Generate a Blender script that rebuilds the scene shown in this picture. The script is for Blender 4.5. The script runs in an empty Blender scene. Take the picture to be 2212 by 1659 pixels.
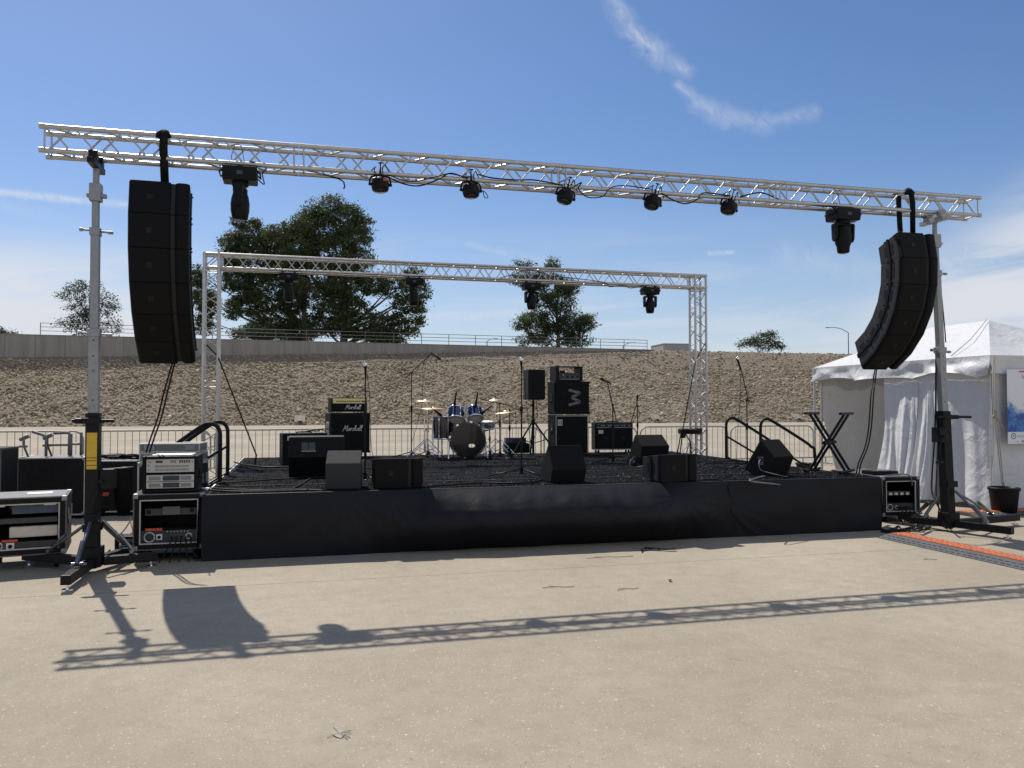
import bpy, bmesh, math, random
import numpy as np
from mathutils import Vector, Matrix, Euler

R = math.radians
random.seed(7)
rng = np.random.default_rng(11)
scene = bpy.context.scene
col = scene.collection

# ------------------------------------------------------------------ camera
FPX, CXP, CYP, HZ, EYE = 1740.0, 1106.0, 829.5, 875.0, 1.7
PITCH = math.atan((HZ - CYP) / FPX)
cam_d = bpy.data.cameras.new('camera')
cam_d.sensor_width = 36.0
cam_d.lens = 36.0 * FPX / 2212.0
cam_d.clip_start = 0.05
cam_d.clip_end = 5000
cam = bpy.data.objects.new('camera', cam_d)
col.objects.link(cam)
cam.location = (0, 0, EYE)
cam.rotation_euler = (R(90) + PITCH, 0, 0)
scene.camera = cam

# ------------------------------------------------------------------ light, sky, exposure
SUN_EL = R(53.6)
SUN_DIR = Vector((-0.545 * math.cos(SUN_EL), 0.839 * math.cos(SUN_EL), math.sin(SUN_EL))).normalized()   # towards the sun
SUN_STRENGTH = 4.3
SKY_STRENGTH = 0.084
EXPOSURE = 0.18
sun_d = bpy.data.lights.new('sun', 'SUN')
sun_d.energy = SUN_STRENGTH
sun_d.angle = R(0.53)
sun_d.color = (1.0, 0.945, 0.85)
sun = bpy.data.objects.new('sun', sun_d)
col.objects.link(sun)
sun.rotation_euler = SUN_DIR.to_track_quat('Z', 'Y').to_euler()
sun.location = SUN_DIR * 60
scene.view_settings.view_transform = 'Standard'
scene.view_settings.look = 'None'
scene.view_settings.gamma = 1.0
scene.view_settings.exposure = EXPOSURE

world = bpy.data.worlds.new("World")
scene.world = world
world.use_nodes = True
WN, WL = world.node_tree.nodes, world.node_tree.links
WN.clear()
w_out = WN.new('ShaderNodeOutputWorld')
w_bg = WN.new('ShaderNodeBackground')
w_bg.inputs['Strength'].default_value = SKY_STRENGTH
sky = WN.new('ShaderNodeTexSky')
sky.sky_type = 'NISHITA'
sky.sun_disc = False
sky.sun_elevation = SUN_EL
sky.sun_rotation = math.atan2(SUN_DIR.x, SUN_DIR.y)
sky.altitude = 200
sky.air_density = 1.0
sky.dust_density = 0.5
sky.ozone_density = 3.0


def wm(op, a, b=None, c=None):
    n = WN.new('ShaderNodeMath')
    n.operation = op
    for i, v in enumerate((a, b, c)):
        if v is None:
            continue
        if isinstance(v, (int, float)):
            n.inputs[i].default_value = v
        else:
            WL.new(v, n.inputs[i])
    return n.outputs[0]


def wmaprange(v, a, b, c=0.0, d=1.0):
    n = WN.new('ShaderNodeMapRange')
    n.interpolation_type = 'SMOOTHSTEP'
    WL.new(v, n.inputs[0])
    for i, x in enumerate((a, b, c, d)):
        n.inputs[i + 1].default_value = x
    return n.outputs[0]


tc = WN.new('ShaderNodeTexCoord')
sep = WN.new('ShaderNodeSeparateXYZ')
WL.new(tc.outputs['Generated'], sep.inputs[0])
dx, dy, dz = sep.outputs
AZ = wm('ARCTAN2', dx, dy)
EL = wm('ARCSINE', dz)


def azel(px, py):
    x = (px - CXP) / FPX
    z = (HZ - py) / FPX
    return math.atan(x), math.atan(z / math.sqrt(1 + x * x))


def wnoise(sx, sy, scale, detail=5.0, rough=0.6, rot=0.0, off=0.0, dist=0.0):
    c = WN.new('ShaderNodeCombineXYZ')
    ca, sa = math.cos(rot), math.sin(rot)
    WL.new(wm('MULTIPLY', wm('ADD', wm('MULTIPLY', AZ, ca), wm('MULTIPLY', EL, sa)), sx), c.inputs[0])
    WL.new(wm('MULTIPLY', wm('SUBTRACT', wm('MULTIPLY', EL, ca), wm('MULTIPLY', AZ, sa)), sy), c.inputs[1])
    c.inputs[2].default_value = off
    n = WN.new('ShaderNodeTexNoise')
    WL.new(c.outputs[0], n.inputs['Vector'])
    n.inputs['Scale'].default_value = scale
    n.inputs['Detail'].default_value = detail
    n.inputs['Roughness'].default_value = rough
    n.inputs['Distortion'].default_value = dist
    return n.outputs[0]


def wisp(p0, p1, width, amount, noise, w_end=None):
    a0, e0 = azel(*p0)
    a1, e1 = azel(*p1)
    da, de = a1 - a0, e1 - e0
    L2 = da * da + de * de
    pa, pe = wm('SUBTRACT', AZ, a0), wm('SUBTRACT', EL, e0)
    t = wm('DIVIDE', wm('ADD', wm('MULTIPLY', pa, da), wm('MULTIPLY', pe, de)), L2)
    tcl = wm('MINIMUM', wm('MAXIMUM', t, 0.0), 1.0)
    qx = wm('SUBTRACT', pa, wm('MULTIPLY', tcl, da))
    qy = wm('SUBTRACT', pe, wm('MULTIPLY', tcl, de))
    dist = wm('SQRT', wm('ADD', wm('MULTIPLY', qx, qx), wm('MULTIPLY', qy, qy)))
    dist = wm('ADD', dist, wm('MULTIPLY', wm('SUBTRACT', noise, 0.5), width * 1.4))
    m = wmaprange(dist, width * .85, 0.0, 0.0, amount * 1.15)
    return m


n_fine = wnoise(1, 1, 28, 6, 0.65, 0.0, 1.3, 0.6)
n_fib = wnoise(1.0, 4.5, 9, 6, 0.62, R(-14), 4.2, 0.5)
n_band = wnoise(1.0, 6.5, 3.6, 6, 0.58, R(4), 8.0, 0.4)
n_big = wnoise(1.0, 2.4, 2.6, 3, 0.5, 0.0, 12.6)
cl = None


def addc(m):
    global cl
    cl = m if cl is None else wm('MAXIMUM', cl, m)


# low bank of thin cirrus, thicker towards both sides
low = wm('MULTIPLY', wmaprange(EL, 0.26, 0.03), wmaprange(n_band, 0.44, 0.68))
low = wm('MULTIPLY', low, wmaprange(n_big, 0.30, 0.60))
addc(wm('MULTIPLY', low, 0.72))
right = wm('MULTIPLY', wmaprange(wm('SUBTRACT', EL, wm('MULTIPLY', wm('SUBTRACT', AZ, 0.36), 0.62)), 0.135, 0.02), wmaprange(AZ, 0.30, 0.50))
addc(wm('MULTIPLY', wm('MULTIPLY', right, wmaprange(n_band, 0.24, 0.56)), 0.92))
left = wm('MULTIPLY', wmaprange(EL, 0.20, 0.12), wmaprange(AZ, -0.32, -0.45))
addc(wm('MULTIPLY', wm('MULTIPLY', left, wmaprange(n_band, 0.22, 0.52)), 0.95))
far = wm('MULTIPLY', wmaprange(EL, 0.5, 0.1), wmaprange(dy, 0.45, 0.0))
addc(wm('MULTIPLY', wm('MULTIPLY', far, wmaprange(n_band, 0.40, 0.65)), 0.6))
# separate wisps
fib = wm('MULTIPLY', wmaprange(n_fine, 0.26, 0.70), wmaprange(wnoise(1, 3, 40, 4, 0.6, R(-50), 3.3, .6), .15, .65))
mix_n = wm('ADD', wm('MULTIPLY', n_fine, 0.75), wm('MULTIPLY', n_fib, 0.25))
mix_n = wm('ADD', wm('MULTIPLY', wm('SUBTRACT', mix_n, .5), 1.7), .5)
for p0, p1, w, a in (((1318, -30), (1372, 62), .022, .50), ((1372, 62), (1428, 108), .024, .62), ((1428, 108), (1486, 146), .018, .40),
                     ((1470, 180), (1530, 222), .014, .42), ((1510, 216), (1580, 255), .020, .46), ((1570, 246), (1660, 262), .024, .34),
                     ((1650, 262), (1762, 238), .016, .30),
                     ((-40, 408), (280, 440), .008, .75), ((-20, 436), (300, 520), .016, .14), ((1010, 526), (1090, 546), .010, .26), ((1080, 544), (1190, 566), .015, .20),
                     ((1535, 546), (1585, 543), .006, .50), ((1500, 700), (1720, 675), .018, .34), ((1700, 555), (2000, 600), .035, .22),
                     ((890, 690), (1130, 676), .014, .45), ((2060, 570), (2260, 480), .05, .55), ((-40, 548), (150, 590), .032, .62)):
    addc(wm('MULTIPLY', wisp(p0, p1, w, a, mix_n), wm('ADD', wm('MULTIPLY', fib, 0.9), 0.12)))
cl = wm('MINIMUM', cl, 0.92)
haze_f = wmaprange(EL, 0.30, -0.02, 0.0, 0.52)
# colour of the clear sky (kept from the Nishita sky, a little more saturated)
hsv = WN.new('ShaderNodeHueSaturation')
hsv.inputs['Saturation'].default_value = 1.18
hsv.inputs['Value'].default_value = 1.04
WL.new(sky.outputs[0], hsv.inputs['Color'])
mx0 = WN.new('ShaderNodeMixRGB')
WL.new(haze_f, mx0.inputs[0])
tint = WN.new('ShaderNodeMixRGB')
tint.blend_type = 'MULTIPLY'
tint.inputs[0].default_value = 1.0
tint.inputs[2].default_value = (1.13, 1.04, 1.08, 1)
WL.new(hsv.outputs[0], tint.inputs[1])
WL.new(tint.outputs[0], mx0.inputs[1])
mx0.inputs[2].default_value = (5.6, 6.6, 8.0, 1)
mx = WN.new('ShaderNodeMixRGB')
WL.new(cl, mx.inputs[0])
WL.new(mx0.outputs[0], mx.inputs[1])
mx.inputs[2].default_value = (7.6, 7.9, 8.5, 1)
WL.new(mx.outputs[0], w_bg.inputs['Color'])
WL.new(w_bg.outputs[0], w_out.inputs['Surface'])

# ------------------------------------------------------------------ survey helpers (metres)
TH = R(14.66)                                   # the stage stands turned by this much
CT, ST = math.cos(TH), math.sin(TH)


def ray(px, py):
    x, y = (px - CXP) / FPX, -(py - CYP) / FPX
    return Vector((x, math.cos(PITCH) - y * math.sin(PITCH), math.sin(PITCH) + y * math.cos(PITCH)))


def G(px, py, z=0.0):
    r = ray(px, py)
    t = (z - EYE) / r.z
    return Vector((r.x * t, r.y * t, z))


def D(px, py, Y):
    r = ray(px, py)
    t = Y / r.y
    return Vector((r.x * t, Y, EYE + r.z * t))


SO = Vector((-3.376, 8.828, 0))
DECK = 0.71
SW, SD = 8.66, 6.45


def S(u, v, z=0.0):
    return Vector((SO.x + u * CT - v * ST, SO.y + u * ST + v * CT, z))


# ------------------------------------------------------------------ object helpers
def thing(name, label, cat, loc=(0, 0, 0), rz=0.0, group=None, rot=None):
    o = bpy.data.objects.new(name, None)
    o.empty_display_size = 0.1
    col.objects.link(o)
    o.location = loc
    o.rotation_euler = rot if rot is not None else (0, 0, rz)
    tag(o, label, cat, group)
    return o


def tag(o, label=None, cat=None, group=None, kind=None):
    if label:
        o['label'] = label
    if cat:
        o['category'] = cat
    if group:
        o['group'] = group
    if kind:
        o['kind'] = kind
    return o


def copy_tree(o, parent=None):
    c = o.copy()
    col.objects.link(c)
    if parent is not None:
        c.parent = parent
    for ch in list(o.children):
        copy_tree(ch, c)
    return c


def repeat(o, loc, rz=None, label=None, group=None, rot=None):
    c = copy_tree(o)
    c.location = loc
    if rz is not None:
        c.rotation_euler = (0, 0, rz)
    if rot is not None:
        c.rotation_euler = rot
    if label:
        c['label'] = label
    if group:
        c['group'] = group
    return c


class MB:
    """collects faces, then links them as one mesh object"""

    def __init__(s, M=None):
        s.v, s.f, s.m, s.s = [], [], [], []
        s.M = M or Matrix.Identity(4)

    def add(s, verts, faces, mat=0, smooth=False, M=None):
        T = s.M @ M if M is not None else s.M
        b = len(s.v)
        s.v += [tuple(T @ Vector(v)) for v in verts]
        for f in faces:
            s.f.append(tuple(b + i for i in f))
            s.m.append(mat)
            s.s.append(smooth)
        return s

    def box(s, x0, x1, y0, y1, z0, z1, mat=0, M=None):
        vs = [(x, y, z) for z in (z0, z1) for y in (y0, y1) for x in (x0, x1)]
        fs = [(0, 2, 3, 1), (4, 5, 7, 6), (0, 1, 5, 4), (2, 6, 7, 3), (0, 4, 6, 2), (1, 3, 7, 5)]
        return s.add(vs, fs, mat, False, M)

    def cyl(s, p0, p1, r, r2=None, n=10, mat=0, smooth=True, caps=True, M=None):
        p0, p1 = Vector(p0), Vector(p1)
        r2 = r if r2 is None else r2
        d = (p1 - p0)
        if d.length < 1e-6:
            return s
        q = d.normalized().to_track_quat('Z', 'Y')
        vs, fs = [], []
        for k in range(n):
            a = 2 * math.pi * k / n
            e = q @ Vector((math.cos(a), math.sin(a), 0))
            vs += [tuple(p0 + e * r), tuple(p1 + e * r2)]
        for k in range(n):
            j = (k + 1) % n
            fs.append((2 * k, 2 * j, 2 * j + 1, 2 * k + 1))
        s.add(vs, fs, mat, smooth, M)
        if caps:
            s.add(vs, [tuple(2 * k for k in reversed(range(n))), tuple(2 * k + 1 for k in range(n))], mat, False, M)
        return s

    def tube(s, pts, r, n=6, mat=0, M=None, closed=False):
        pts = [Vector(p) for p in pts]
        if closed:
            pts = pts + [pts[0]]
        vs, fs = [], []
        up = None
        for i, p in enumerate(pts):
            if i == 0:
                d = pts[1] - p
            elif i == len(pts) - 1:
                d = p - pts[i - 1]
            else:
                d = (pts[i + 1] - p).normalized() + (p - pts[i - 1]).normalized()
            d.normalize()
            if up is None:
                up = d.orthogonal().normalized()
            up = (up - d * up.dot(d))
            if up.length < 1e-5:
                up = d.orthogonal()
            up.normalize()
            sd = d.cross(up)
            rr = r[i] if isinstance(r, (list, tuple)) else r
            for k in range(n):
                a = 2 * math.pi * k / n
                vs.append(tuple(p + (up * math.cos(a) + sd * math.sin(a)) * rr))
        for i in range(len(pts) - 1):
            for k in range(n):
                j = (k + 1) % n
                fs.append((i * n + k, i * n + j, (i + 1) * n + j, (i + 1) * n + k))
        fs.append(tuple(reversed(range(n))))
        fs.append(tuple(range((len(pts) - 1) * n, len(pts) * n)))
        return s.add(vs, fs, mat, True, M)

    def lathe(s, prof, n=20, mat=0, M=None, smooth=True, cap0=True, cap1=True):
        vs, fs = [], []
        for r, z in prof:
            for k in range(n):
                a = 2 * math.pi * k / n
                vs.append((r * math.cos(a), r * math.sin(a), z))
        for i in range(len(prof) - 1):
            for k in range(n):
                j = (k + 1) % n
                fs.append((i * n + k, i * n + j, (i + 1) * n + j, (i + 1) * n + k))
        s.add(vs, fs, mat, smooth, M)
        cf = []
        if cap0 and prof[0][0] > 1e-4:
            cf.append(tuple(reversed(range(n))))
        if cap1 and prof[-1][0] > 1e-4:
            cf.append(tuple(range((len(prof) - 1) * n, len(prof) * n)))
        if cf:
            s.add(vs, cf, mat, False, M)
        return s

    def prism(s, poly, x0, x1, mat=0, M=None):
        """poly of (y, z) going round, extruded along x"""
        n = len(poly)
        vs = [(x0, y, z) for y, z in poly] + [(x1, y, z) for y, z in poly]
        fs = [tuple(range(n)), tuple(reversed(range(n, 2 * n)))]
        for i in range(n):
            j = (i + 1) % n
            fs.append((j, i, n + i, n + j))
        return s.add(vs, fs, mat, False, M)

    def prismz(s, poly, z0, z1, mat=0, M=None):
        """poly of (x, y) counter-clockwise, extruded along z"""
        n = len(poly)
        vs = [(x, y, z0) for x, y in poly] + [(x, y, z1) for x, y in poly]
        fs = [tuple(reversed(range(n))), tuple(range(n, 2 * n))]
        for i in range(n):
            j = (i + 1) % n
            fs.append((i, j, n + j, n + i))
        return s.add(vs, fs, mat, False, M)

    def build(s, name, mats, parent=None, bevel=0.0, seg=2, loc=None, rot=None, recalc=True):
        me = bpy.data.meshes.new(name)
        me.from_pydata(s.v, [], s.f)
        if not isinstance(mats, (list, tuple)):
            mats = [mats]
        for m in mats:
            me.materials.append(m)
        me.polygons.foreach_set('material_index', s.m)
        me.polygons.foreach_set('use_smooth', s.s)
        me.update()
        if recalc:
            bm = bmesh.new()
            bm.from_mesh(me)
            bmesh.ops.recalc_face_normals(bm, faces=bm.faces)
            bm.to_mesh(me)
            bm.free()
        o = bpy.data.objects.new(name, me)
        col.objects.link(o)
        if parent is not None:
            o.parent = parent
        if loc is not None:
            o.location = loc
        if rot is not None:
            o.rotation_euler = rot
        if bevel:
            b = o.modifiers.new('bevel', 'BEVEL')
            b.width = bevel
            b.segments = seg
            b.limit_method = 'ANGLE'
            b.angle_limit = R(40)
            b.harden_normals = False
        return o


def grid_mesh(name, P, mats, parent=None, smooth=True, thick=0.0):
    """P: array (n, m, 3) of points"""
    n, m, _ = P.shape
    me = bpy.data.meshes.new(name)
    fs = [(i * m + j, i * m + j + 1, (i + 1) * m + j + 1, (i + 1) * m + j) for i in range(n - 1) for j in range(m - 1)]
    me.from_pydata([tuple(p) for p in P.reshape(-1, 3)], [], fs)
    for mm in (mats if isinstance(mats, (list, tuple)) else [mats]):
        me.materials.append(mm)
    me.polygons.foreach_set('use_smooth', [smooth] * len(me.polygons))
    me.update()
    o = bpy.data.objects.new(name, me)
    col.objects.link(o)
    if parent is not None:
        o.parent = parent
    if thick:
        md = o.modifiers.new('thickness', 'SOLIDIFY')
        md.thickness = thick
    return o


def np_mesh(name, V, F, mat, parent=None, smooth=False, nper=None):
    """V (n,3), F (m,k) numpy"""
    me = bpy.data.meshes.new(name)
    k = F.shape[1]
    me.vertices.add(len(V))
    me.vertices.foreach_set('co', np.ascontiguousarray(V, dtype=np.float32).ravel())
    me.loops.add(F.size)
    me.loops.foreach_set('vertex_index', np.ascontiguousarray(F, dtype=np.int32).ravel())
    me.polygons.add(len(F))
    me.polygons.foreach_set('loop_start', np.arange(0, F.size, k, dtype=np.int32))
    me.polygons.foreach_set('use_smooth', [smooth] * len(F))
    me.materials.append(mat)
    me.update(calc_edges=True)
    me.validate()
    o = bpy.data.objects.new(name, me)
    col.objects.link(o)
    if parent is not None:
        o.parent = parent
    return o


def lettering(name, body, size, mat, parent, loc, rot=(R(90), 0, 0), shear=0.0, ext=0.0015, align='CENTER', space=1.0, bold=0.0, sx=1.0):
    cu = bpy.data.curves.new(name, 'FONT')
    cu.body = body
    cu.size = size
    cu.shear = shear
    cu.extrude = ext
    cu.align_x = align
    cu.align_y = 'CENTER'
    cu.space_character = space
    cu.offset = bold
    t = bpy.data.objects.new(name, cu)
    col.objects.link(t)
    dg = bpy.context.evaluated_depsgraph_get()
    me = bpy.data.meshes.new_from_object(t.evaluated_get(dg))
    bpy.data.objects.remove(t)
    bpy.data.curves.remove(cu)
    me.materials.clear()
    me.materials.append(mat)
    o = bpy.data.objects.new(name, me)
    col.objects.link(o)
    o.parent = parent
    o.location = loc
    o.rotation_euler = rot
    o.scale = (sx, 1, 1)
    return o


def catenary(p0, p1, sag, n=10, jitter=0.0):
    p0, p1 = Vector(p0), Vector(p1)
    out = []
    for i in range(n + 1):
        t = i / n
        p = p0.lerp(p1, t)
        p.z -= sag * 4 * t * (1 - t)
        if jitter and 0 < i < n:
            p += Vector((random.uniform(-1, 1), random.uniform(-1, 1), random.uniform(-.3, .3))) * jitter
        out.append(p)
    return out


def smooth_path(pts, sub=6):
    """Catmull-Rom through the points"""
    pts = [Vector(p) for p in pts]
    P = [pts[0] * 2 - pts[1]] + pts + [pts[-1] * 2 - pts[-2]]
    out = []
    for i in range(1, len(P) - 2):
        a, b, c, d = P[i - 1], P[i], P[i + 1], P[i + 2]
        for k in range(sub):
            t = k / sub
            out.append(0.5 * ((2 * b) + (c - a) * t + (2 * a - 5 * b + 4 * c - d) * t * t + (3 * b - a - 3 * c + d) * t ** 3))
    out.append(pts[-1])
    return out


# ------------------------------------------------------------------ materials
def mat_new(name):
    m = bpy.data.materials.new(name)
    m.use_nodes = True
    nt = m.node_tree
    nt.nodes.clear()
    out = nt.nodes.new('ShaderNodeOutputMaterial')
    b = nt.nodes.new('ShaderNodeBsdfPrincipled')
    nt.links.new(b.outputs[0], out.inputs[0])
    return m, nt, b, out


def nd(nt, kind, **kw):
    n = nt.nodes.new(kind)
    for k, v in kw.items():
        if k.startswith('i_'):
            n.inputs[k[2:].replace('_', ' ')].default_value = v
        else:
            setattr(n, k, v)
    return n


def ramp(nt, fac, stops):
    r = nt.nodes.new('ShaderNodeValToRGB')
    el = r.color_ramp.elements
    while len(el) > 1:
        el.remove(el[-1])
    el[0].position, el[0].color = stops[0][0], tuple(stops[0][1]) + (1,)
    for p, c in stops[1:]:
        e = el.new(p)
        e.color = tuple(c) + (1,)
    nt.links.new(fac, r.inputs[0])
    return r.outputs[0]


def simple(name, c, rough=0.5, metal=0.0, var=0.25, scale=14.0, bump=0.0, bscale=200.0, spec=0.5, dirt=0.0, coat=0.0):
    """plain material with a little tonal and gloss variation"""
    m, nt, b, out = mat_new(name)
    tcn = nd(nt, 'ShaderNodeTexCoord')
    n = nd(nt, 'ShaderNodeTexNoise', i_Scale=scale, i_Detail=6.0, i_Roughness=0.65)
    nt.links.new(tcn.outputs['Object'], n.inputs['Vector'])
    lo = tuple(x * (1 - var) for x in c)
    hi = tuple(min(1, x * (1 + var)) for x in c)
    cc = ramp(nt, n.outputs[0], [(0.3, lo), (0.7, hi)])
    if dirt:
        n2 = nd(nt, 'ShaderNodeTexNoise', i_Scale=scale * 2.7, i_Detail=8.0, i_Roughness=0.75)
        nt.links.new(tcn.outputs['Object'], n2.inputs['Vector'])
        f = nd(nt, 'ShaderNodeMapRange')
        nt.links.new(n2.outputs[0], f.inputs[0])
        f.inputs[1].default_value = 0.56
        f.inputs[2].default_value = 0.72
        f.inputs[4].default_value = dirt
        mxn = nd(nt, 'ShaderNodeMixRGB')
        nt.links.new(f.outputs[0], mxn.inputs[0])
        nt.links.new(cc, mxn.inputs[1])
        mxn.inputs[2].default_value = (0.30, 0.27, 0.22, 1)
        cc = mxn.outputs[0]
    nt.links.new(cc, b.inputs['Base Color'])
    rr = nd(nt, 'ShaderNodeMapRange')
    nt.links.new(n.outputs[0], rr.inputs[0])
    rr.inputs[3].default_value = max(0.02, rough - 0.1)
    rr.inputs[4].default_value = min(1, rough + 0.1)
    nt.links.new(rr.outputs[0], b.inputs['Roughness'])
    b.inputs['Metallic'].default_value = metal
    b.inputs['Specular IOR Level'].default_value = spec if (max(c) > .03 or rough < .35) else .16
    b.inputs['Coat Weight'].default_value = coat
    if bump:
        nb = nd(nt, 'ShaderNodeTexNoise', i_Scale=bscale, i_Detail=3.0)
        nt.links.new(tcn.outputs['Object'], nb.inputs['Vector'])
        bp = nd(nt, 'ShaderNodeBump', i_Strength=bump, i_Distance=0.004)
        nt.links.new(nb.outputs[0], bp.inputs['Height'])
        nt.links.new(bp.outputs[0], b.inputs['Normal'])
    return m


M_ALU = simple('aluminium', (0.48, 0.47, 0.45), 0.36, 0.88, 0.12, 9, 0.05, 120)
M_ALU_DULL = simple('dull_aluminium', (0.62, 0.61, 0.58), 0.48, 0.85, 0.15, 12)
M_GALV = simple('galvanised_steel', (0.30, 0.31, 0.315), 0.5, 0.5, 0.16, 18)
M_CHROME = simple('chrome', (0.85, 0.85, 0.86), 0.12, 1.0, 0.05, 8)
M_BRACE = simple('dull_chrome_tube', (0.20, 0.20, 0.21), 0.28, 0.9, 0.2, 10)
M_STEEL_BLACK = simple('black_painted_steel', (0.011, 0.011, 0.012), 0.42, 0.0, 0.3, 20, dirt=0.08)
M_BLACK = simple('black_plastic', (0.007, 0.007, 0.008), 0.48, 0.0, 0.3, 22, 0.15, 260)
M_BLACK_TEX = simple('textured_black_paint', (0.027, 0.028, 0.030), 0.62, 0.0, 0.35, 25, 0.5, 420)
M_BLACK_GLOSS = simple('glossy_black', (0.008, 0.008, 0.009), 0.16, 0.0, 0.3, 6, coat=0.3)
M_GRILLE = simple('black_grille', (0.005, 0.005, 0.0055), 0.6, 0.0, 0.3, 40, 0.6, 700)
M_VINYL = simple('black_vinyl', (0.006, 0.006, 0.006), 0.5, 0.0, 0.3, 20, 0.4, 330)
M_CARPET_BOX = simple('grey_black_carpet', (0.011, 0.011, 0.011), 0.95, 0.0, 0.4, 60, 0.9, 500)
M_CARPET_GREY = simple('worn_speckled_carpet', (0.035, 0.035, 0.035), 0.95, 0.0, 0.7, 140, 0.9, 420)
M_RUBBER = simple('rubber', (0.012, 0.012, 0.012), 0.75, 0.0, 0.3, 30)
M_CABLE = simple('cable_jacket', (0.012, 0.012, 0.013), 0.5, 0.0, 0.2, 10)
M_WEBBING = simple('black_webbing', (0.010, 0.010, 0.010), 0.85, 0.0, 0.3, 40, 0.5, 300)
M_WHITE = simple('white_paint', (0.72, 0.71, 0.68), 0.5, 0.0, 0.1, 12)
M_SILVER_TRIM = simple('silver_trim', (0.55, 0.54, 0.50), 0.5, 0.5, 0.15, 20, dirt=0.15)
M_CASE = simple('road_case_laminate', (0.009, 0.009, 0.010), 0.5, 0.0, 0.35, 9, dirt=0.12)
M_CASE_GREY = simple('scuffed_grey_laminate', (0.12, 0.115, 0.12), 0.55, 0.0, 0.25, 9, dirt=0.3)
M_PANEL = simple('silver_rack_panel', (0.48, 0.47, 0.44), 0.42, 0.35, 0.08, 9)
M_PANEL_DARK = simple('dark_rack_panel', (0.03, 0.03, 0.033), 0.45, 0.1, 0.3, 9)
M_LCD = simple('dark_display', (0.02, 0.03, 0.06), 0.2, 0.0, 0.2, 9)
M_GOLD = simple('brushed_gold_panel', (0.90, 0.70, 0.30), 0.42, 0.15, 0.08, 14)
M_LOGO = simple('white_lettering', (0.75, 0.75, 0.73), 0.5, 0.0, 0.05, 9)
M_LOGO_GREY = simple('grey_lettering', (0.16, 0.16, 0.16), 0.6, 0.0, 0.1, 30)
M_BADGE = simple('dark_badge', (0.016, 0.015, 0.013), 0.5, 0.0, 0.2, 20)
M_YELLOW = simple('yellow_sticker', (0.62, 0.40, 0.03), 0.5, 0.0, 0.1, 20, dirt=0.15)
M_ORANGE = simple('orange_lid', (0.52, 0.15, 0.06), 0.5, 0.0, 0.18, 10, dirt=0.12)
M_RED = simple('red_tape', (0.60, 0.07, 0.03), 0.5, 0.0, 0.1, 10)
M_DKGREY = simple('dusty_grey_rubber', (0.075, 0.08, 0.085), 0.7, 0.0, 0.3, 14, dirt=0.25)
M_BLUE = simple('blue_drum_wrap', (0.004, 0.008, 0.055), 0.14, 0.0, 0.3, 5, coat=0.6)
M_DARKWRAP = simple('dark_drum_wrap', (0.010, 0.010, 0.022), 0.14, 0.0, 0.3, 5, coat=0.6)
M_DRUMHEAD = simple('backlit_amber_drumhead', (0.85, 0.62, 0.46), 0.4, 0.0, 0.12, 6)  # amber base brightened to stand in for sunlight glowing through the head
M_DRUMDOT = simple('grey_drumhead_dot', (0.85, 0.82, 0.78), 0.4, 0.0, 0.08, 6)
M_BRASS = simple('cymbal_bronze', (0.55, 0.42, 0.24), 0.48, 0.6, 0.12, 20)
M_TAN = simple('tan_handle', (0.35, 0.27, 0.18), 0.6)
M_STICK = simple('dry_twig', (0.22, 0.165, 0.115), 0.8)
M_LEAFDRY = simple('dry_leaf', (0.06, 0.045, 0.03), 0.8)
M_PAPER = simple('white_paper', (0.75, 0.74, 0.72), 0.7, 0.0, 0.05)
M_ROPE = simple('grey_rope', (0.32, 0.28, 0.24), 0.8, 0.0, 0.2, 60)
M_GREYTUBE = simple('grey_powder_coated_tube', (0.13, 0.13, 0.13), 0.5, 0.2, 0.2, 14)
M_LENS = simple('lens_glass', (0.03, 0.035, 0.04), 0.06, 0.0, 0.1, 5, coat=0.5)
M_SMALLRED = simple('red_plastic', (0.5, 0.05, 0.02), 0.4)
M_PAPERGREEN = simple('green_paint', (0.05, 0.30, 0.14), 0.4)
M_CREAM = simple('cream_cloth', (0.62, 0.55, 0.45), 0.8, 0.0, 0.1)


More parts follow.
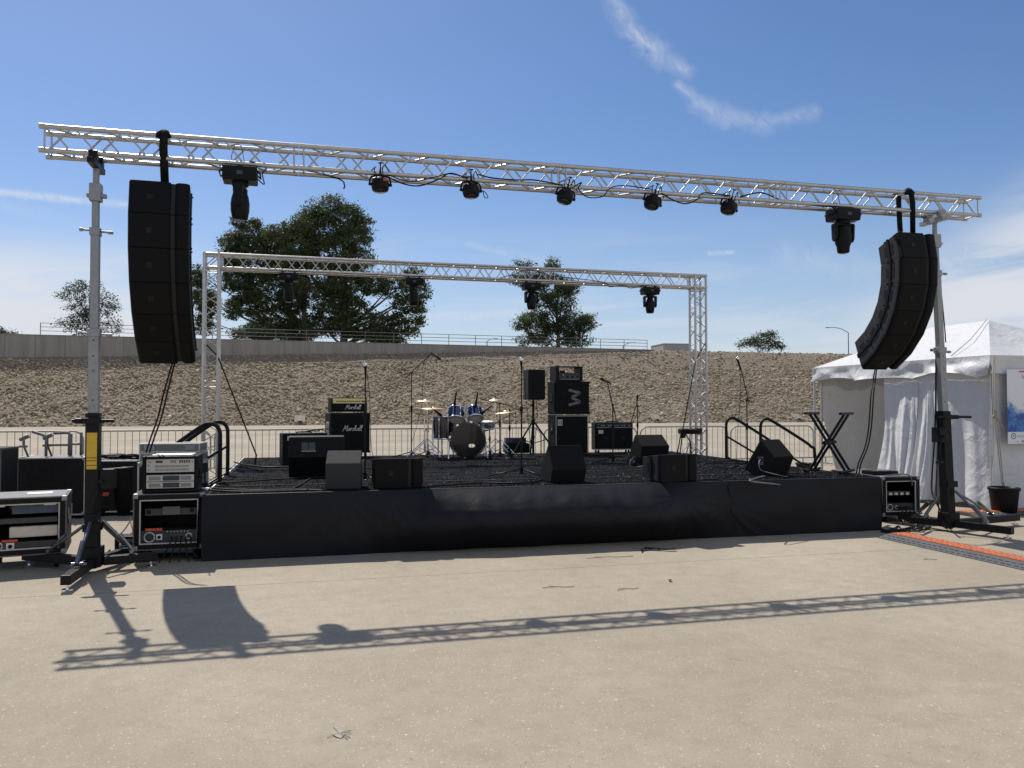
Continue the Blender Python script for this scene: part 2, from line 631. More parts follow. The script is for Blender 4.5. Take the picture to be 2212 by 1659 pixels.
def make_concrete():
    m, nt, b, out = mat_new('worn_concrete')
    tcn = nd(nt, 'ShaderNodeTexCoord')
    obj = tcn.outputs['Object']
    # broad tone
    n1 = nd(nt, 'ShaderNodeTexNoise', i_Scale=0.22, i_Detail=6.0, i_Roughness=0.6)
    nt.links.new(obj, n1.inputs['Vector'])
    base = ramp(nt, n1.outputs[0], [(0.3, (0.264, 0.226, 0.168)), (0.55, (0.336, 0.289, 0.217)), (0.75, (0.395, 0.343, 0.264))])
    # mid mottling
    n2 = nd(nt, 'ShaderNodeTexNoise', i_Scale=5.0, i_Detail=9.0, i_Roughness=0.75)
    nt.links.new(obj, n2.inputs['Vector'])
    t2 = ramp(nt, n2.outputs[0], [(0.3, (0.86, 0.855, 0.85)), (0.5, (1, 1, 1)), (0.72, (1.10, 1.09, 1.08))])
    mu = nd(nt, 'ShaderNodeMixRGB', blend_type='MULTIPLY')
    mu.inputs[0].default_value = 1.0
    nt.links.new(base, mu.inputs[1])
    nt.links.new(t2, mu.inputs[2])
    cur = mu.outputs[0]

    def spots(scale, lo, hi, colr, amount, cur, rnd=1.0):
        v = nd(nt, 'ShaderNodeTexVoronoi', i_Scale=scale, i_Randomness=rnd)
        nt.links.new(obj, v.inputs['Vector'])
        sc = nd(nt, 'ShaderNodeSeparateColor')
        nt.links.new(v.outputs['Color'], sc.inputs[0])
        a = nd(nt, 'ShaderNodeMapRange')
        nt.links.new(sc.outputs[0], a.inputs[0])
        a.inputs[1].default_value, a.inputs[2].default_value = lo, hi
        dd = nd(nt, 'ShaderNodeMapRange')
        nt.links.new(v.outputs['Distance'], dd.inputs[0])
        dd.inputs[1].default_value, dd.inputs[2].default_value = 0.34, 0.22
        k = nd(nt, 'ShaderNodeMath', operation='MULTIPLY')
        nt.links.new(a.outputs[0], k.inputs[0])
        nt.links.new(dd.outputs[0], k.inputs[1])
        k2 = nd(nt, 'ShaderNodeMath', operation='MULTIPLY')
        nt.links.new(k.outputs[0], k2.inputs[0])
        k2.inputs[1].default_value = amount
        mxn = nd(nt, 'ShaderNodeMixRGB')
        nt.links.new(k2.outputs[0], mxn.inputs[0])
        nt.links.new(cur, mxn.inputs[1])
        mxn.inputs[2].default_value = colr + (1,)
        return mxn.outputs[0]
    cur = spots(70, 0.72, 0.92, (0.17, 0.14, 0.105), 0.75, cur)
    cur = spots(58, 0.86, 0.97, (0.60, 0.54, 0.46), 0.8, cur)
    cur = spots(95, 0.84, 0.97, (0.62, 0.57, 0.49), 0.75, cur)
    cur = spots(30, 0.965, 0.99, (0.58, 0.53, 0.45), 0.6, cur)
    cur = spots(38, 0.975, 0.99, (0.15, 0.125, 0.10), 0.6, cur)
    cur = spots(140, 0.4, 0.95, (0.22, 0.185, 0.145), 0.75, cur)
    # stains with a shape of their own
    n3 = nd(nt, 'ShaderNodeTexNoise', i_Scale=0.75, i_Detail=8.0, i_Roughness=0.7, i_Distortion=0.6)
    nt.links.new(obj, n3.inputs['Vector'])
    st = nd(nt, 'ShaderNodeMapRange')
    nt.links.new(n3.outputs[0], st.inputs[0])
    st.inputs[1].default_value, st.inputs[2].default_value, st.inputs[4].default_value = 0.52, 0.74, 0.42
    mx3 = nd(nt, 'ShaderNodeMixRGB')
    nt.links.new(st.outputs[0], mx3.inputs[0])
    nt.links.new(cur, mx3.inputs[1])
    mx3.inputs[2].default_value = (0.235, 0.200, 0.158, 1)
    cur = mx3.outputs[0]
    # long joints every 4.6 m, running along the stage front
    sp = nd(nt, 'ShaderNodeSeparateXYZ')
    nt.links.new(obj, sp.inputs[0])

    def mth(op, a, bv=None):
        n = nd(nt, 'ShaderNodeMath', operation=op)
        for i, x in enumerate((a, bv)):
            if x is None:
                continue
            if isinstance(x, (int, float)):
                n.inputs[i].default_value = x
            else:
                nt.links.new(x, n.inputs[i])
        return n.outputs[0]
    wob = nd(nt, 'ShaderNodeTexNoise', i_Scale=2.5, i_Detail=6.0, i_Roughness=0.7)
    nt.links.new(obj, wob.inputs['Vector'])
    wv = mth('MULTIPLY', mth('SUBTRACT', wob.outputs[0], 0.5), 0.05)

    def joint(coord, period, off, width):
        a = mth('ADD', mth('ADD', coord, off), wv)
        a = mth('ABSOLUTE', mth('SUBTRACT', mth('FRACT', mth('ADD', mth('DIVIDE', a, period), 0.5)), 0.5))
        return mth('LESS_THAN', mth('MULTIPLY', a, period), width)
    j = mth('MAXIMUM', joint(sp.outputs[1], 9.6, 1.36, 0.007), mth('MULTIPLY', joint(sp.outputs[0], 12.0, 1.5, 0.005), 0.0))
    brk = nd(nt, 'ShaderNodeMapRange')
    nt.links.new(n2.outputs[0], brk.inputs[0])
    brk.inputs[1].default_value, brk.inputs[2].default_value, brk.inputs[3].default_value = 0.40, 0.52, 0.25
    jf = mth('MULTIPLY', j, brk.outputs[0])
    mx4 = nd(nt, 'ShaderNodeMixRGB')
    nt.links.new(jf, mx4.inputs[0])
    nt.links.new(cur, mx4.inputs[1])
    mx4.inputs[2].default_value = (0.12, 0.10, 0.08, 1)
    nt.links.new(mx4.outputs[0], b.inputs['Base Color'])
    b.inputs['Roughness'].default_value = 0.85
    b.inputs['Specular IOR Level'].default_value = 0.3
    nb = nd(nt, 'ShaderNodeTexNoise', i_Scale=90.0, i_Detail=6.0, i_Roughness=0.7)
    nt.links.new(obj, nb.inputs['Vector'])
    bp = nd(nt, 'ShaderNodeBump', i_Strength=0.35, i_Distance=0.006)
    nt.links.new(nb.outputs[0], bp.inputs['Height'])
    nt.links.new(bp.outputs[0], b.inputs['Normal'])
    return m


def make_turf():
    m, nt, b, out = mat_new('black_stage_carpet')
    tcn = nd(nt, 'ShaderNodeTexCoord')
    obj = tcn.outputs['Object']
    n = nd(nt, 'ShaderNodeTexNoise', i_Scale=55.0, i_Detail=4.0, i_Roughness=0.8)
    nt.links.new(obj, n.inputs['Vector'])
    v = nd(nt, 'ShaderNodeTexVoronoi', i_Scale=70.0)
    nt.links.new(obj, v.inputs['Vector'])
    c = ramp(nt, n.outputs[0], [(0.35, (0.002, 0.002, 0.0025)), (0.6, (0.007, 0.007, 0.008)), (0.75, (0.014, 0.014, 0.015))])
    nt.links.new(c, b.inputs['Base Color'])
    b.inputs['Roughness'].default_value = 0.75
    b.inputs['Specular IOR Level'].default_value = 0.15
    bp = nd(nt, 'ShaderNodeBump', i_Strength=1.0, i_Distance=0.035)
    ad = nd(nt, 'ShaderNodeMath', operation='ADD')
    nt.links.new(n.outputs[0], ad.inputs[0])
    nt.links.new(v.outputs['Distance'], ad.inputs[1])
    nt.links.new(ad.outputs[0], bp.inputs['Height'])
    nt.links.new(bp.outputs[0], b.inputs['Normal'])
    return m


def make_cloth(name, c, rough, trans=0.0, bscale=9.0, bump=0.25, dist=0.02):
    m, nt, b, out = mat_new(name)
    b.inputs['Specular IOR Level'].default_value = 0.20 if c[0] < .1 else .4
    tcn = nd(nt, 'ShaderNodeTexCoord')
    n = nd(nt, 'ShaderNodeTexNoise', i_Scale=bscale, i_Detail=5.0, i_Roughness=0.55, i_Distortion=0.8)
    nt.links.new(tcn.outputs['Object'], n.inputs['Vector'])
    cc = ramp(nt, n.outputs[0], [(0.3, tuple(x * 0.93 for x in c)), (0.7, c)])
    nt.links.new(cc, b.inputs['Base Color'])
    b.inputs['Roughness'].default_value = rough
    bp = nd(nt, 'ShaderNodeBump', i_Strength=bump, i_Distance=dist)
    nt.links.new(n.outputs[0], bp.inputs['Height'])
    nt.links.new(bp.outputs[0], b.inputs['Normal'])
    if trans:
        t = nd(nt, 'ShaderNodeBsdfTranslucent')
        t.inputs[0].default_value = tuple(c) + (1,)
        nt.links.new(bp.outputs[0], t.inputs['Normal'])
        ms = nd(nt, 'ShaderNodeMixShader')
        ms.inputs[0].default_value = trans
        nt.links.new(b.outputs[0], ms.inputs[1])
        nt.links.new(t.outputs[0], ms.inputs[2])
        nt.links.new(ms.outputs[0], out.inputs[0])
    return m


def make_leaf(name, c_dark, c_lit, c_warm, scale=0.5):
    m, nt, b, out = mat_new(name)
    tcn = nd(nt, 'ShaderNodeTexCoord')
    n = nd(nt, 'ShaderNodeTexNoise', i_Scale=scale, i_Detail=5.0, i_Roughness=0.7)
    nt.links.new(tcn.outputs['Object'], n.inputs['Vector'])
    c = ramp(nt, n.outputs[0], [(0.30, c_dark), (0.52, c_lit), (0.72, c_warm)])
    nt.links.new(c, b.inputs['Base Color'])
    b.inputs['Roughness'].default_value = 0.5
    b.inputs['Specular IOR Level'].default_value = 0.35
    t = nd(nt, 'ShaderNodeBsdfTranslucent')
    nt.links.new(c, t.inputs[0])
    ms = nd(nt, 'ShaderNodeMixShader')
    ms.inputs[0].default_value = 0.36
    nt.links.new(b.outputs[0], ms.inputs[1])
    nt.links.new(t.outputs[0], ms.inputs[2])
    nt.links.new(ms.outputs[0], out.inputs[0])
    return m


def make_stone(name, stops, scale=1.6, bump=0.8):
    m, nt, b, out = mat_new(name)
    tcn = nd(nt, 'ShaderNodeTexCoord')
    g = nd(nt, 'ShaderNodeNewGeometry')
    n = nd(nt, 'ShaderNodeTexNoise', i_Scale=0.07, i_Detail=5.0, i_Roughness=0.65)
    nt.links.new(tcn.outputs['Object'], n.inputs['Vector'])
    n2 = nd(nt, 'ShaderNodeTexNoise', i_Scale=scale, i_Detail=8.0, i_Roughness=0.75)
    nt.links.new(tcn.outputs['Object'], n2.inputs['Vector'])
    a = nd(nt, 'ShaderNodeMath', operation='MULTIPLY_ADD')
    nt.links.new(g.outputs['Random Per Island'], a.inputs[0])
    a.inputs[1].default_value = 0.5
    nt.links.new(n2.outputs[0], a.inputs[2])
    a2 = nd(nt, 'ShaderNodeMath', operation='MULTIPLY_ADD')
    nt.links.new(n.outputs[0], a2.inputs[0])
    a2.inputs[1].default_value = 0.7
    nt.links.new(a.outputs[0], a2.inputs[2])
    f = nd(nt, 'ShaderNodeMapRange')
    nt.links.new(a2.outputs[0], f.inputs[0])
    f.inputs[1].default_value, f.inputs[2].default_value = 0.65, 1.45
    c = ramp(nt, f.outputs[0], stops)
    nt.links.new(c, b.inputs['Base Color'])
    b.inputs['Roughness'].default_value = 0.95
    b.inputs['Specular IOR Level'].default_value = 0.2
    bp = nd(nt, 'ShaderNodeBump', i_Strength=bump, i_Distance=0.06)
    nt.links.new(n2.outputs[0], bp.inputs['Height'])
    nt.links.new(bp.outputs[0], b.inputs['Normal'])
    return m


def make_wall():
    m, nt, b, out = mat_new('weathered_retaining_wall_concrete')
    tcn = nd(nt, 'ShaderNodeTexCoord')
    mp = nd(nt, 'ShaderNodeMapping')
    mp.inputs['Scale'].default_value = (1.0, 1.0, 0.12)
    nt.links.new(tcn.outputs['Object'], mp.inputs[0])
    n = nd(nt, 'ShaderNodeTexNoise', i_Scale=1.4, i_Detail=8.0, i_Roughness=0.7)
    nt.links.new(mp.outputs[0], n.inputs['Vector'])
    c = ramp(nt, n.outputs[0], [(0.3, (0.20, 0.185, 0.165)), (0.5, (0.27, 0.25, 0.225)), (0.7, (0.32, 0.30, 0.27))])
    sp = nd(nt, 'ShaderNodeSeparateXYZ')
    nt.links.new(tcn.outputs['Object'], sp.inputs[0])
    d = nd(nt, 'ShaderNodeMath', operation='DIVIDE')
    nt.links.new(sp.outputs[0], d.inputs[0])
    d.inputs[1].default_value = 2.4
    fr = nd(nt, 'ShaderNodeMath', operation='FRACT')
    nt.links.new(d.outputs[0], fr.inputs[0])
    lt = nd(nt, 'ShaderNodeMath', operation='LESS_THAN')
    nt.links.new(fr.outputs[0], lt.inputs[0])
    lt.inputs[1].default_value = 0.02
    mxn = nd(nt, 'ShaderNodeMixRGB')
    nt.links.new(lt.outputs[0], mxn.inputs[0])
    nt.links.new(c, mxn.inputs[1])
    mxn.inputs[2].default_value = (0.15, 0.14, 0.125, 1)
    nt.links.new(mxn.outputs[0], b.inputs['Base Color'])
    b.inputs['Roughness'].default_value = 0.9
    return m


M_GROUND = make_concrete()
M_TURF = make_turf()
M_PILE = simple('black_carpet_pile', (0.007, 0.007, 0.0075), 0.36, 0.0, 0.4, 30)
M_BARRIER = simple('backlit_galvanised_tube', (0.30, 0.29, 0.27), 0.55, 0.3, 0.2, 18)  # grey set darker: the backlit tubes' shaded side is put into the colour
M_SKIRT = make_cloth('black_skirt_fabric', (0.010, 0.0105, 0.0135), 0.52, 0.0, 5.0, 0.18, 0.03)
M_TENT = make_cloth('white_tent_vinyl', (0.67, 0.67, 0.67), 0.5, 0.07, 3.5, 0.6, 0.06)
M_BARK = simple('grey_brown_bark', (0.13, 0.11, 0.09), 0.9, 0.0, 0.35, 3, 0.6, 12)
M_LEAF = make_leaf('eucalyptus_leaf', (0.036, 0.056, 0.024), (0.085, 0.112, 0.044), (0.15, 0.152, 0.062), 0.35)
M_LEAF2 = make_leaf('grey_green_leaf', (0.035, 0.050, 0.034), (0.060, 0.078, 0.050), (0.085, 0.095, 0.055), 0.5)
M_LEAF3 = make_leaf('bright_bush_leaf', (0.035, 0.055, 0.020), (0.070, 0.095, 0.030), (0.13, 0.115, 0.05), 0.6)
M_STONE = make_stone('tan_cobble_stone', [(0.0, (0.225, 0.178, 0.118)), (0.35, (0.335, 0.272, 0.186)), (0.7, (0.425, 0.355, 0.252)), (1.0, (0.55, 0.48, 0.37))])
M_SOIL = make_stone('gap_shaded_rubble_soil', [(0.0, (0.12, 0.09, 0.06)), (0.4, (0.19, 0.148, 0.10)), (0.75, (0.25, 0.20, 0.145)), (1.0, (0.31, 0.26, 0.195))], 2.5, 1.0)  # soil colour darkened to paint shade into the gaps between stones
M_STONE_GREY = make_stone('grey_rubble_stone', [(0.0, (0.17, 0.145, 0.115)), (0.4, (0.27, 0.230, 0.185)), (0.75, (0.34, 0.295, 0.24)), (1.0, (0.42, 0.38, 0.32))])
M_WALL = make_wall()
M_CULVERT = simple('pale_culvert_concrete', (0.27, 0.235, 0.185), 0.9, 0.0, 0.2, 3)
M_BLOCK = simple('pale_grey_render', (0.36, 0.35, 0.33), 0.8, 0.0, 0.08, 2)

# =================================================================== SETTING
g = MB()
g.add([(-900, -400, 0), (900, -400, 0), (900, 900, 0), (-900, 900, 0)], [(0, 1, 2, 3)])
ground = g.build('ground', M_GROUND, loc=SO, rot=(0, 0, TH))
tag(ground, 'worn tan concrete apron running from the camera to the slope', 'ground', kind='structure')

# ---- embankment: a long stone faced slope, level crest, parallel to the stage
eA, eB = G(0, 923), G(1700, 912.2)
ED = (eB - eA).normalized()
EN = Vector((-ED.y, ED.x, 0))
ERUN = 15.0


def E(s, d, z=0.0):
    return eA + ED * s + EN * d + Vector((0, 0, z))


def s_at(px, d):
    """distance along the embankment whose line at offset d is seen at column px"""
    k = (px - CXP) / FPX
    b = eA + EN * d
    return (k * b.y - b.x) / (ED.x - k * ED.y)


_c = E(s_at(1440, ERUN), ERUN)
ECREST = D(1440, 757.5, _c.y).z


def ez(d):
    return max(0.0, min(ECREST, ECREST * d / ERUN))


s_vals = np.linspace(-110, 190, 301)
d_vals = np.concatenate([[-0.6], np.linspace(0, ERUN, 31), [ERUN + 1.5, ERUN + 6, 60, 320]])
Pm = np.zeros((len(s_vals), len(d_vals), 3))
for i, s_ in enumerate(s_vals):
    for j, d_ in enumerate(d_vals):
        z_ = ez(d_) if d_ >= 0 else -0.25
        if 0 < d_ < ERUN + 3:
            z_ += rng.normal(0, 0.035)
        if d_ == 0:
            z_ = 0.02
        p_ = E(s_, d_, z_)
        Pm[i, j] = (p_.x, p_.y, p_.z)
emb = grid_mesh('hillside', Pm, M_SOIL)
tag(emb, 'tan rubble embankment behind the stage with a level crest', 'slope', kind='structure')

# cobbles set into the slope
bm = bmesh.new()
bmesh.ops.create_icosphere(bm, subdivisions=1, radius=1.0)
ico_v = np.array([v.co[:] for v in bm.verts])
ico_f = np.array([[v.index for v in f.verts] for f in bm.faces])
bm.free()


def rotmats(a, b, c):
    ca, sa, cb, sb, cc, sc = np.cos(a), np.sin(a), np.cos(b), np.sin(b), np.cos(c), np.sin(c)
    o, l = np.zeros_like(a), np.ones_like(a)
    Rz = np.stack([np.stack([ca, -sa, o], -1), np.stack([sa, ca, o], -1), np.stack([o, o, l], -1)], -2)
    Ry = np.stack([np.stack([cb, o, sb], -1), np.stack([o, l, o], -1), np.stack([-sb, o, cb], -1)], -2)
    Rx = np.stack([np.stack([l, o, o], -1), np.stack([o, cc, -sc], -1), np.stack([o, sc, cc], -1)], -2)
    return Rz @ Ry @ Rx


def scatter_stones(name, label, mat, s0, s1, d0, d1, step, size, z_off):
    ss, dd = [], []
    nrow = int((d1 - d0) / step)
    for r_ in range(nrow):
        n_ = int((s1 - s0) / step)
        ss.append(np.linspace(s0, s1, n_) + rng.uniform(-.5, .5, n_) * step + (r_ % 2) * step * .5)
        dd.append(np.full(n_, d0 + (r_ + .5) * (d1 - d0) / nrow) + rng.uniform(-.4, .4, n_) * step)
    ss, dd = np.concatenate(ss), np.concatenate(dd)
    n = len(ss)
    base = np.array(eA)[None] + ss[:, None] * np.array(ED)[None] + dd[:, None] * np.array(EN)[None]
    base[:, 2] = ECREST * np.clip(dd, 0, ERUN) / ERUN + z_off
    sc = size * rng.lognormal(0, 0.32, (n, 1)) * np.stack([rng.uniform(.75, 1.35, n), rng.uniform(.55, 1.0, n), rng.uniform(.35, .65, n)], -1)
    Rm = rotmats(rng.uniform(0, 6.28, n), rng.normal(0, .3, n), rng.normal(0.35, .3, n))
    V = ico_v[None] * (1 + rng.normal(0, .10, (n, len(ico_v), 1)))
    V = np.einsum('nij,nkj->nki', Rm, V * sc[:, None, :]) + base[:, None, :]
    F = ico_f[None] + (np.arange(n) * len(ico_v))[:, None, None]
    o = np_mesh(name, V.reshape(-1, 3), F.reshape(-1, 3), mat, None, True)
    return tag(o, label, 'stones', kind='stuff')


scatter_stones('cobblestones', 'tan cobblestones bedded in the lower slope', M_STONE, -8, 90, 0.1, 10.9, 0.27, 0.135, 0.015)
scatter_stones('rubble', 'greyer rubble on the top band of the slope', M_STONE_GREY, -8, 95, 10.7, 15.3, 0.40, 0.13, 0.0)

# ---- retaining wall
sa_, sb_ = s_at(-60, 11.0), s_at(1405, ERUN)


def wall_d(s):
    return 11.0 + (ERUN - 11.0) * (s - sa_) / (sb_ - sa_)


wl = thing('retaining_wall', 'long grey concrete retaining wall tapering to nothing along the slope crest', 'wall', E(sa_, 11.0))
pA, pB = E(sa_, 11.0), E(sb_ + .5, wall_d(sb_ + .5))
wdir = (pB - pA)
wang = math.atan2(wdir.y, wdir.x)
wl.rotation_euler = (0, 0, wang)
b = MB()
b.box(-40, wdir.length, 0, 0.35, 3.0, ECREST + 0.02)
b.build('wall_face', M_WALL, wl)
b = MB()
b.box(-40, wdir.length, -0.04, 0.42, ECREST + 0.022, ECREST + 0.10)
b.build('coping', M_WALL, wl, 0.01)

# ---- guard rail on the wall
x0r = (E(s_at(84, 11.3), 11.3) - pA).dot(wdir.normalized())
x1r = (E(s_at(1400, ERUN), ERUN) - pA).dot(wdir.normalized())
gr = thing('guard_rail', 'thin grey three bar pipe railing along the top of the retaining wall', 'railing', pA + Vector((0, 0, ECREST + .1)), wang)
npost = int((x1r - x0r) / 2.85)
for k in range(npost + 1):
    x_ = x0r + (x1r - x0r) * k / npost
    MB().cyl((x_, .2, 0), (x_, .2, 1.09), .035, n=6).build('post', M_GREYTUBE, gr)
for z_ in (1.07, .72, .36):
    MB().cyl((x0r, .2, z_), (x1r, .2, z_), .03, n=6).build('rail', M_GREYTUBE, gr)

# ---- culvert outlets at the toe of the slope
for (px, py, w_, lab) in ((648, 906, 1.6, 'pale square culvert outlet at the toe of the slope left of the amplifier stack'),
                          (1416, 905, 1.6, 'pale slanted culvert outlet at the toe of the slope behind the right combo amplifier'),
                          (1722, 902, 1.7, 'pale slanted culvert outlet at the toe of the slope nearest the white tent')):
    s_ = s_at(px, .6)
    t = thing('culvert_outlet', lab, 'culvert', E(s_, 0.4, 0), math.atan2(ED.y, ED.x), 'culvert outlets at the slope')
    b = MB()
    b.prism([(-.3, 0), (1.7, 0), (1.7, 1.35), (1.2, 1.35), (-.3, .5)], -w_ / 2, -.32)
    b.prism([(-.3, 0), (1.7, 0), (1.7, 1.35), (1.2, 1.35), (-.3, .5)], .32, w_ / 2)
    b.prism([(-.29, .62), (1.7, .62), (1.7, 1.34), (1.19, 1.34), (-.29, .63)], -.32, .32)
    b.build('headwall', M_CULVERT, t)
    t.scale = (.55, .62, .62)
    MB().box(-.32, .32, .25, .3, 0, .62).build('opening', M_BLACK, t)

# ---- concrete block building on the crest
t = thing('block_building', 'plain grey flat roofed block showing above the slope crest', 'building', D(1433, 757, 112) * 1, R(10))
t.location.z = ECREST
w_ = 62 * 112 / FPX
b = MB()
b.box(0, w_, 0, 5, -1.0, 2.22)
b.build('wall', M_BLOCK, t)
b = MB()
b.box(-.05, w_ + .05, -.05, 5.05, 2.223, 2.34)
b.build('roof', M_BLOCK, t)

# ---- street lamps behind the crest


def street_lamp(px, ptop, arm_px, Y, label, th=.09):
    p = D(px, 760, Y)
    top = D(px, ptop, Y).z
    t = thing('street_lamp', label, 'street lamp', (p.x, p.y, ECREST - .5), 0, 'street lamps beyond the crest')
    h = top - ECREST + .5
    MB().cyl((0, 0, 0), (0, 0, h), th, th * .7, n=8).build('pole', M_GREYTUBE, t)
    a = arm_px * Y / FPX
    pts = smooth_path([(0, 0, h), (a * .35, 0, h + abs(a) * .20), (a * .7, 0, h + abs(a) * .27), (a, 0, h + abs(a) * .27)], 5)
    MB().tube(pts, th * .55, 6).build('arm', M_GREYTUBE, t)
    MB().box(min(a, a * 1.16), max(a, a * 1.16), -.12, .12, h + abs(a) * .27 - .06, h + abs(a) * .27 + .06).build('lamp_head', M_GREYTUBE, t, .02)
    return t


street_lamp(1833, 719, -42, 125, 'tall street lamp with its arm pointing left, between the slope and the tent')
street_lamp(1052, 737, 20, 150, 'small distant street lamp seen through the railing left of the middle tree', .12)
street_lamp(1346, 747, 24, 150, 'small distant street lamp with a curved arm at the right end of the railing', .12)


# ---- trees
def tree(name, label, Y, trunk_px, base_py, lobes, mat, leaf=0.30, dens=1.0, limbs=8, group='trees beyond the crest', trunk_r=0.35, open_=0.0, cat='tree'):
    base = D(trunk_px, base_py, Y)
    base.z = min(base.z, ECREST) - 0.6
    t = thing(name, label, cat, base, 0, group)
    mpp = Y / FPX
    V, ctr = [], []
    for (px, py, rx, ry) in lobes:
        c = D(px, py, Y) - base
        a, h = rx * mpp * 1.12, ry * mpp * 1.12
        c.y += random.uniform(-.5, .5) * min(a, 2.5)
        ctr.append((c, a, h))
        dep = (a + h) * .5
        nclu = max(6, int(23.0 * dens * (a * h) ** 0.8))
        # clumps: pushed towards the lobe's skin
        u = rng.normal(size=(nclu, 3))
        u /= np.linalg.norm(u, axis=1)[:, None]
        rad = rng.uniform(0.35, 1.0, nclu) ** 0.6
        cc = np.array(c)[None] + u * rad[:, None] * np.array([a, dep, h])[None]
        csize = rng.uniform(.35, .80, nclu)
        for k in range(nclu):
            nl = int(rng.integers(34, 66) * (1 - open_))
            off = rng.normal(size=(nl, 3)) * np.array([1, 1, .62]) * csize[k] * .62
            V.append(cc[k][None] + off)
    Cn = np.concatenate(V)
    n = len(Cn)
    A = rng.normal(size=(n, 3))
    A /= np.linalg.norm(A, axis=1)[:, None]
    B = np.cross(A, rng.normal(size=(n, 3)))
    B /= np.linalg.norm(B, axis=1)[:, None]
    ln = leaf * .80 * rng.lognormal(0, .34, n)[:, None]
    wd = ln * rng.uniform(.35, .6, n)[:, None]
    Q = np.stack([Cn - A * ln * .5, Cn + B * wd * .5, Cn + A * ln * .5, Cn - B * wd * .5], 1)
    F = np.arange(n * 4).reshape(n, 4)
    np_mesh('crown', Q.reshape(-1, 3), F, mat, t)
    b = MB()
    hi = max(c.z + h for c, a, h in ctr)
    top = Vector((random.uniform(-.3, .3), 0, hi * .80))
    b.tube(smooth_path([(0, 0, 0), (random.uniform(-.2, .2), 0, hi * .25), (random.uniform(-.4, .4), .1, hi * .5), top], 4), [trunk_r * (1 - .8 * i / 12) for i in range(13)], 8)
    for (c, a, h) in ctr:
        z0 = max(.3, min(hi * .75, c.z * random.uniform(.35, .6)))
        st = Vector((0, 0, z0))
        mid = st.lerp(c, .5) + Vector((0, 0, -.08 * (c - st).length * random.uniform(0, 1)))
        r0 = trunk_r * .38
        b.tube(smooth_path([st, mid, c + Vector((0, 0, h * .4))], 4), [r0 * (1 - .85 * i / 8) for i in range(9)], 6)
        for _ in range(3):
            e = c + Vector((random.uniform(-1, 1) * a, random.uniform(-1, 1) * a * .6, random.uniform(-.6, 1) * h))
            b.tube([mid.lerp(c, .6), e], [r0 * .35, r0 * .08], 4)
    b.build('trunk', M_BARK, t)
    return t


tree('eucalyptus_tree', 'tallest dark eucalyptus with a wide uneven crown and a pale forking trunk', 108, 742, 745,
     [(715, 452, 38, 24), (752, 470, 32, 24), (672, 468, 26, 22), (660, 500, 40, 30), (700, 500, 50, 32), (782, 488, 24, 20), (765, 515, 34, 26), (720, 545, 60, 38), (655, 545, 40, 34),
      (770, 560, 34, 26), (700, 600, 60, 40), (755, 610, 46, 34), (805, 612, 34, 24), (850, 618, 34, 26), (895, 600, 22, 18), (910, 628, 18, 22), (880, 655, 30, 20), (905, 665, 12, 14),
      (865, 690, 20, 16), (905, 690, 10, 14), (882, 712, 18, 12), (815, 728, 26, 14), (845, 712, 20, 14), (600, 505, 26, 18), (635, 500, 20, 18), (650, 570, 40, 30), (745, 700, 40, 26), (815, 690, 26, 16), (855, 738, 20, 8), (720, 660, 46, 34), (690, 700, 40, 28), (770, 665, 30, 22), (790, 715, 34, 20), (826, 712, 22, 14), (840, 735, 26, 8)],
     M_LEAF, .34, 1.0, trunk_r=.62, open_=.12)
tree('eucalyptus_tree', 'broad dark tree with drooping foliage filling the left of the big eucalyptus', 113, 657, 745,
     [(522, 482, 16, 14), (548, 490, 14, 14), (505, 525, 26, 22), (545, 525, 36, 28), (590, 530, 34, 24), (620, 520, 22, 18), (500, 560, 24, 22), (560, 575, 60, 34), (625, 575, 40, 36),
      (520, 610, 36, 26), (590, 630, 56, 38), (640, 640, 36, 38), (540, 660, 34, 24), (502, 668, 14, 20), (600, 690, 52, 32), (640, 715, 44, 24), (560, 712, 40, 20),
      (425, 600, 16, 24), (432, 640, 20, 30), (452, 660, 14, 26), (440, 700, 16, 22)],
     M_LEAF, .34, 1.1, trunk_r=.5)
tree('scrubby_tree', 'sparse grey green tree half hidden by the left crank stand', 104, 193, 728,
     [(160, 618, 20, 12), (148, 640, 20, 10), (180, 636, 24, 20), (205, 622, 12, 18), (226, 645, 20, 16), (238, 664, 16, 14), (165, 672, 30, 16), (205, 672, 28, 20), (150, 700, 24, 14), (195, 705, 34, 18), (235, 705, 20, 18), (190, 725, 22, 6)],
     M_LEAF2, .26, .62, trunk_r=.22, open_=.35)
tree('eucalyptus_tree', 'middle tree with a ragged top behind the back truss', 110, 1206, 752,
     [(1128, 574, 16, 11), (1194, 570, 12, 10), (1163, 592, 12, 8), (1116, 604, 16, 12), (1150, 606, 26, 14), (1190, 606, 28, 16), (1215, 618, 22, 18), (1175, 640, 24, 24), (1215, 650, 34, 24), (1236, 622, 14, 14),
      (1200, 690, 38, 26), (1150, 685, 28, 14), (1132, 700, 18, 12), (1165, 712, 30, 18), (1235, 700, 30, 20), (1262, 702, 24, 16), (1268, 690, 14, 10), (1200, 732, 46, 16), (1140, 735, 22, 12), (1246, 735, 28, 14)],
     M_LEAF, .30, 1.0, trunk_r=.3, open_=.12)
tree('bush', 'round green bush alone on the crest right of the back truss', 100, 1640, 757,
     [(1604, 747, 8, 6), (1618, 741, 11, 9), (1634, 733, 10, 10), (1648, 724, 9, 6), (1660, 730, 8, 9), (1645, 744, 20, 10), (1672, 745, 11, 8), (1686, 750, 7, 4), (1668, 722, 4, 4)], M_LEAF3, .22, 1.0, trunk_r=.1, cat='bush', group='bushes beyond the crest')
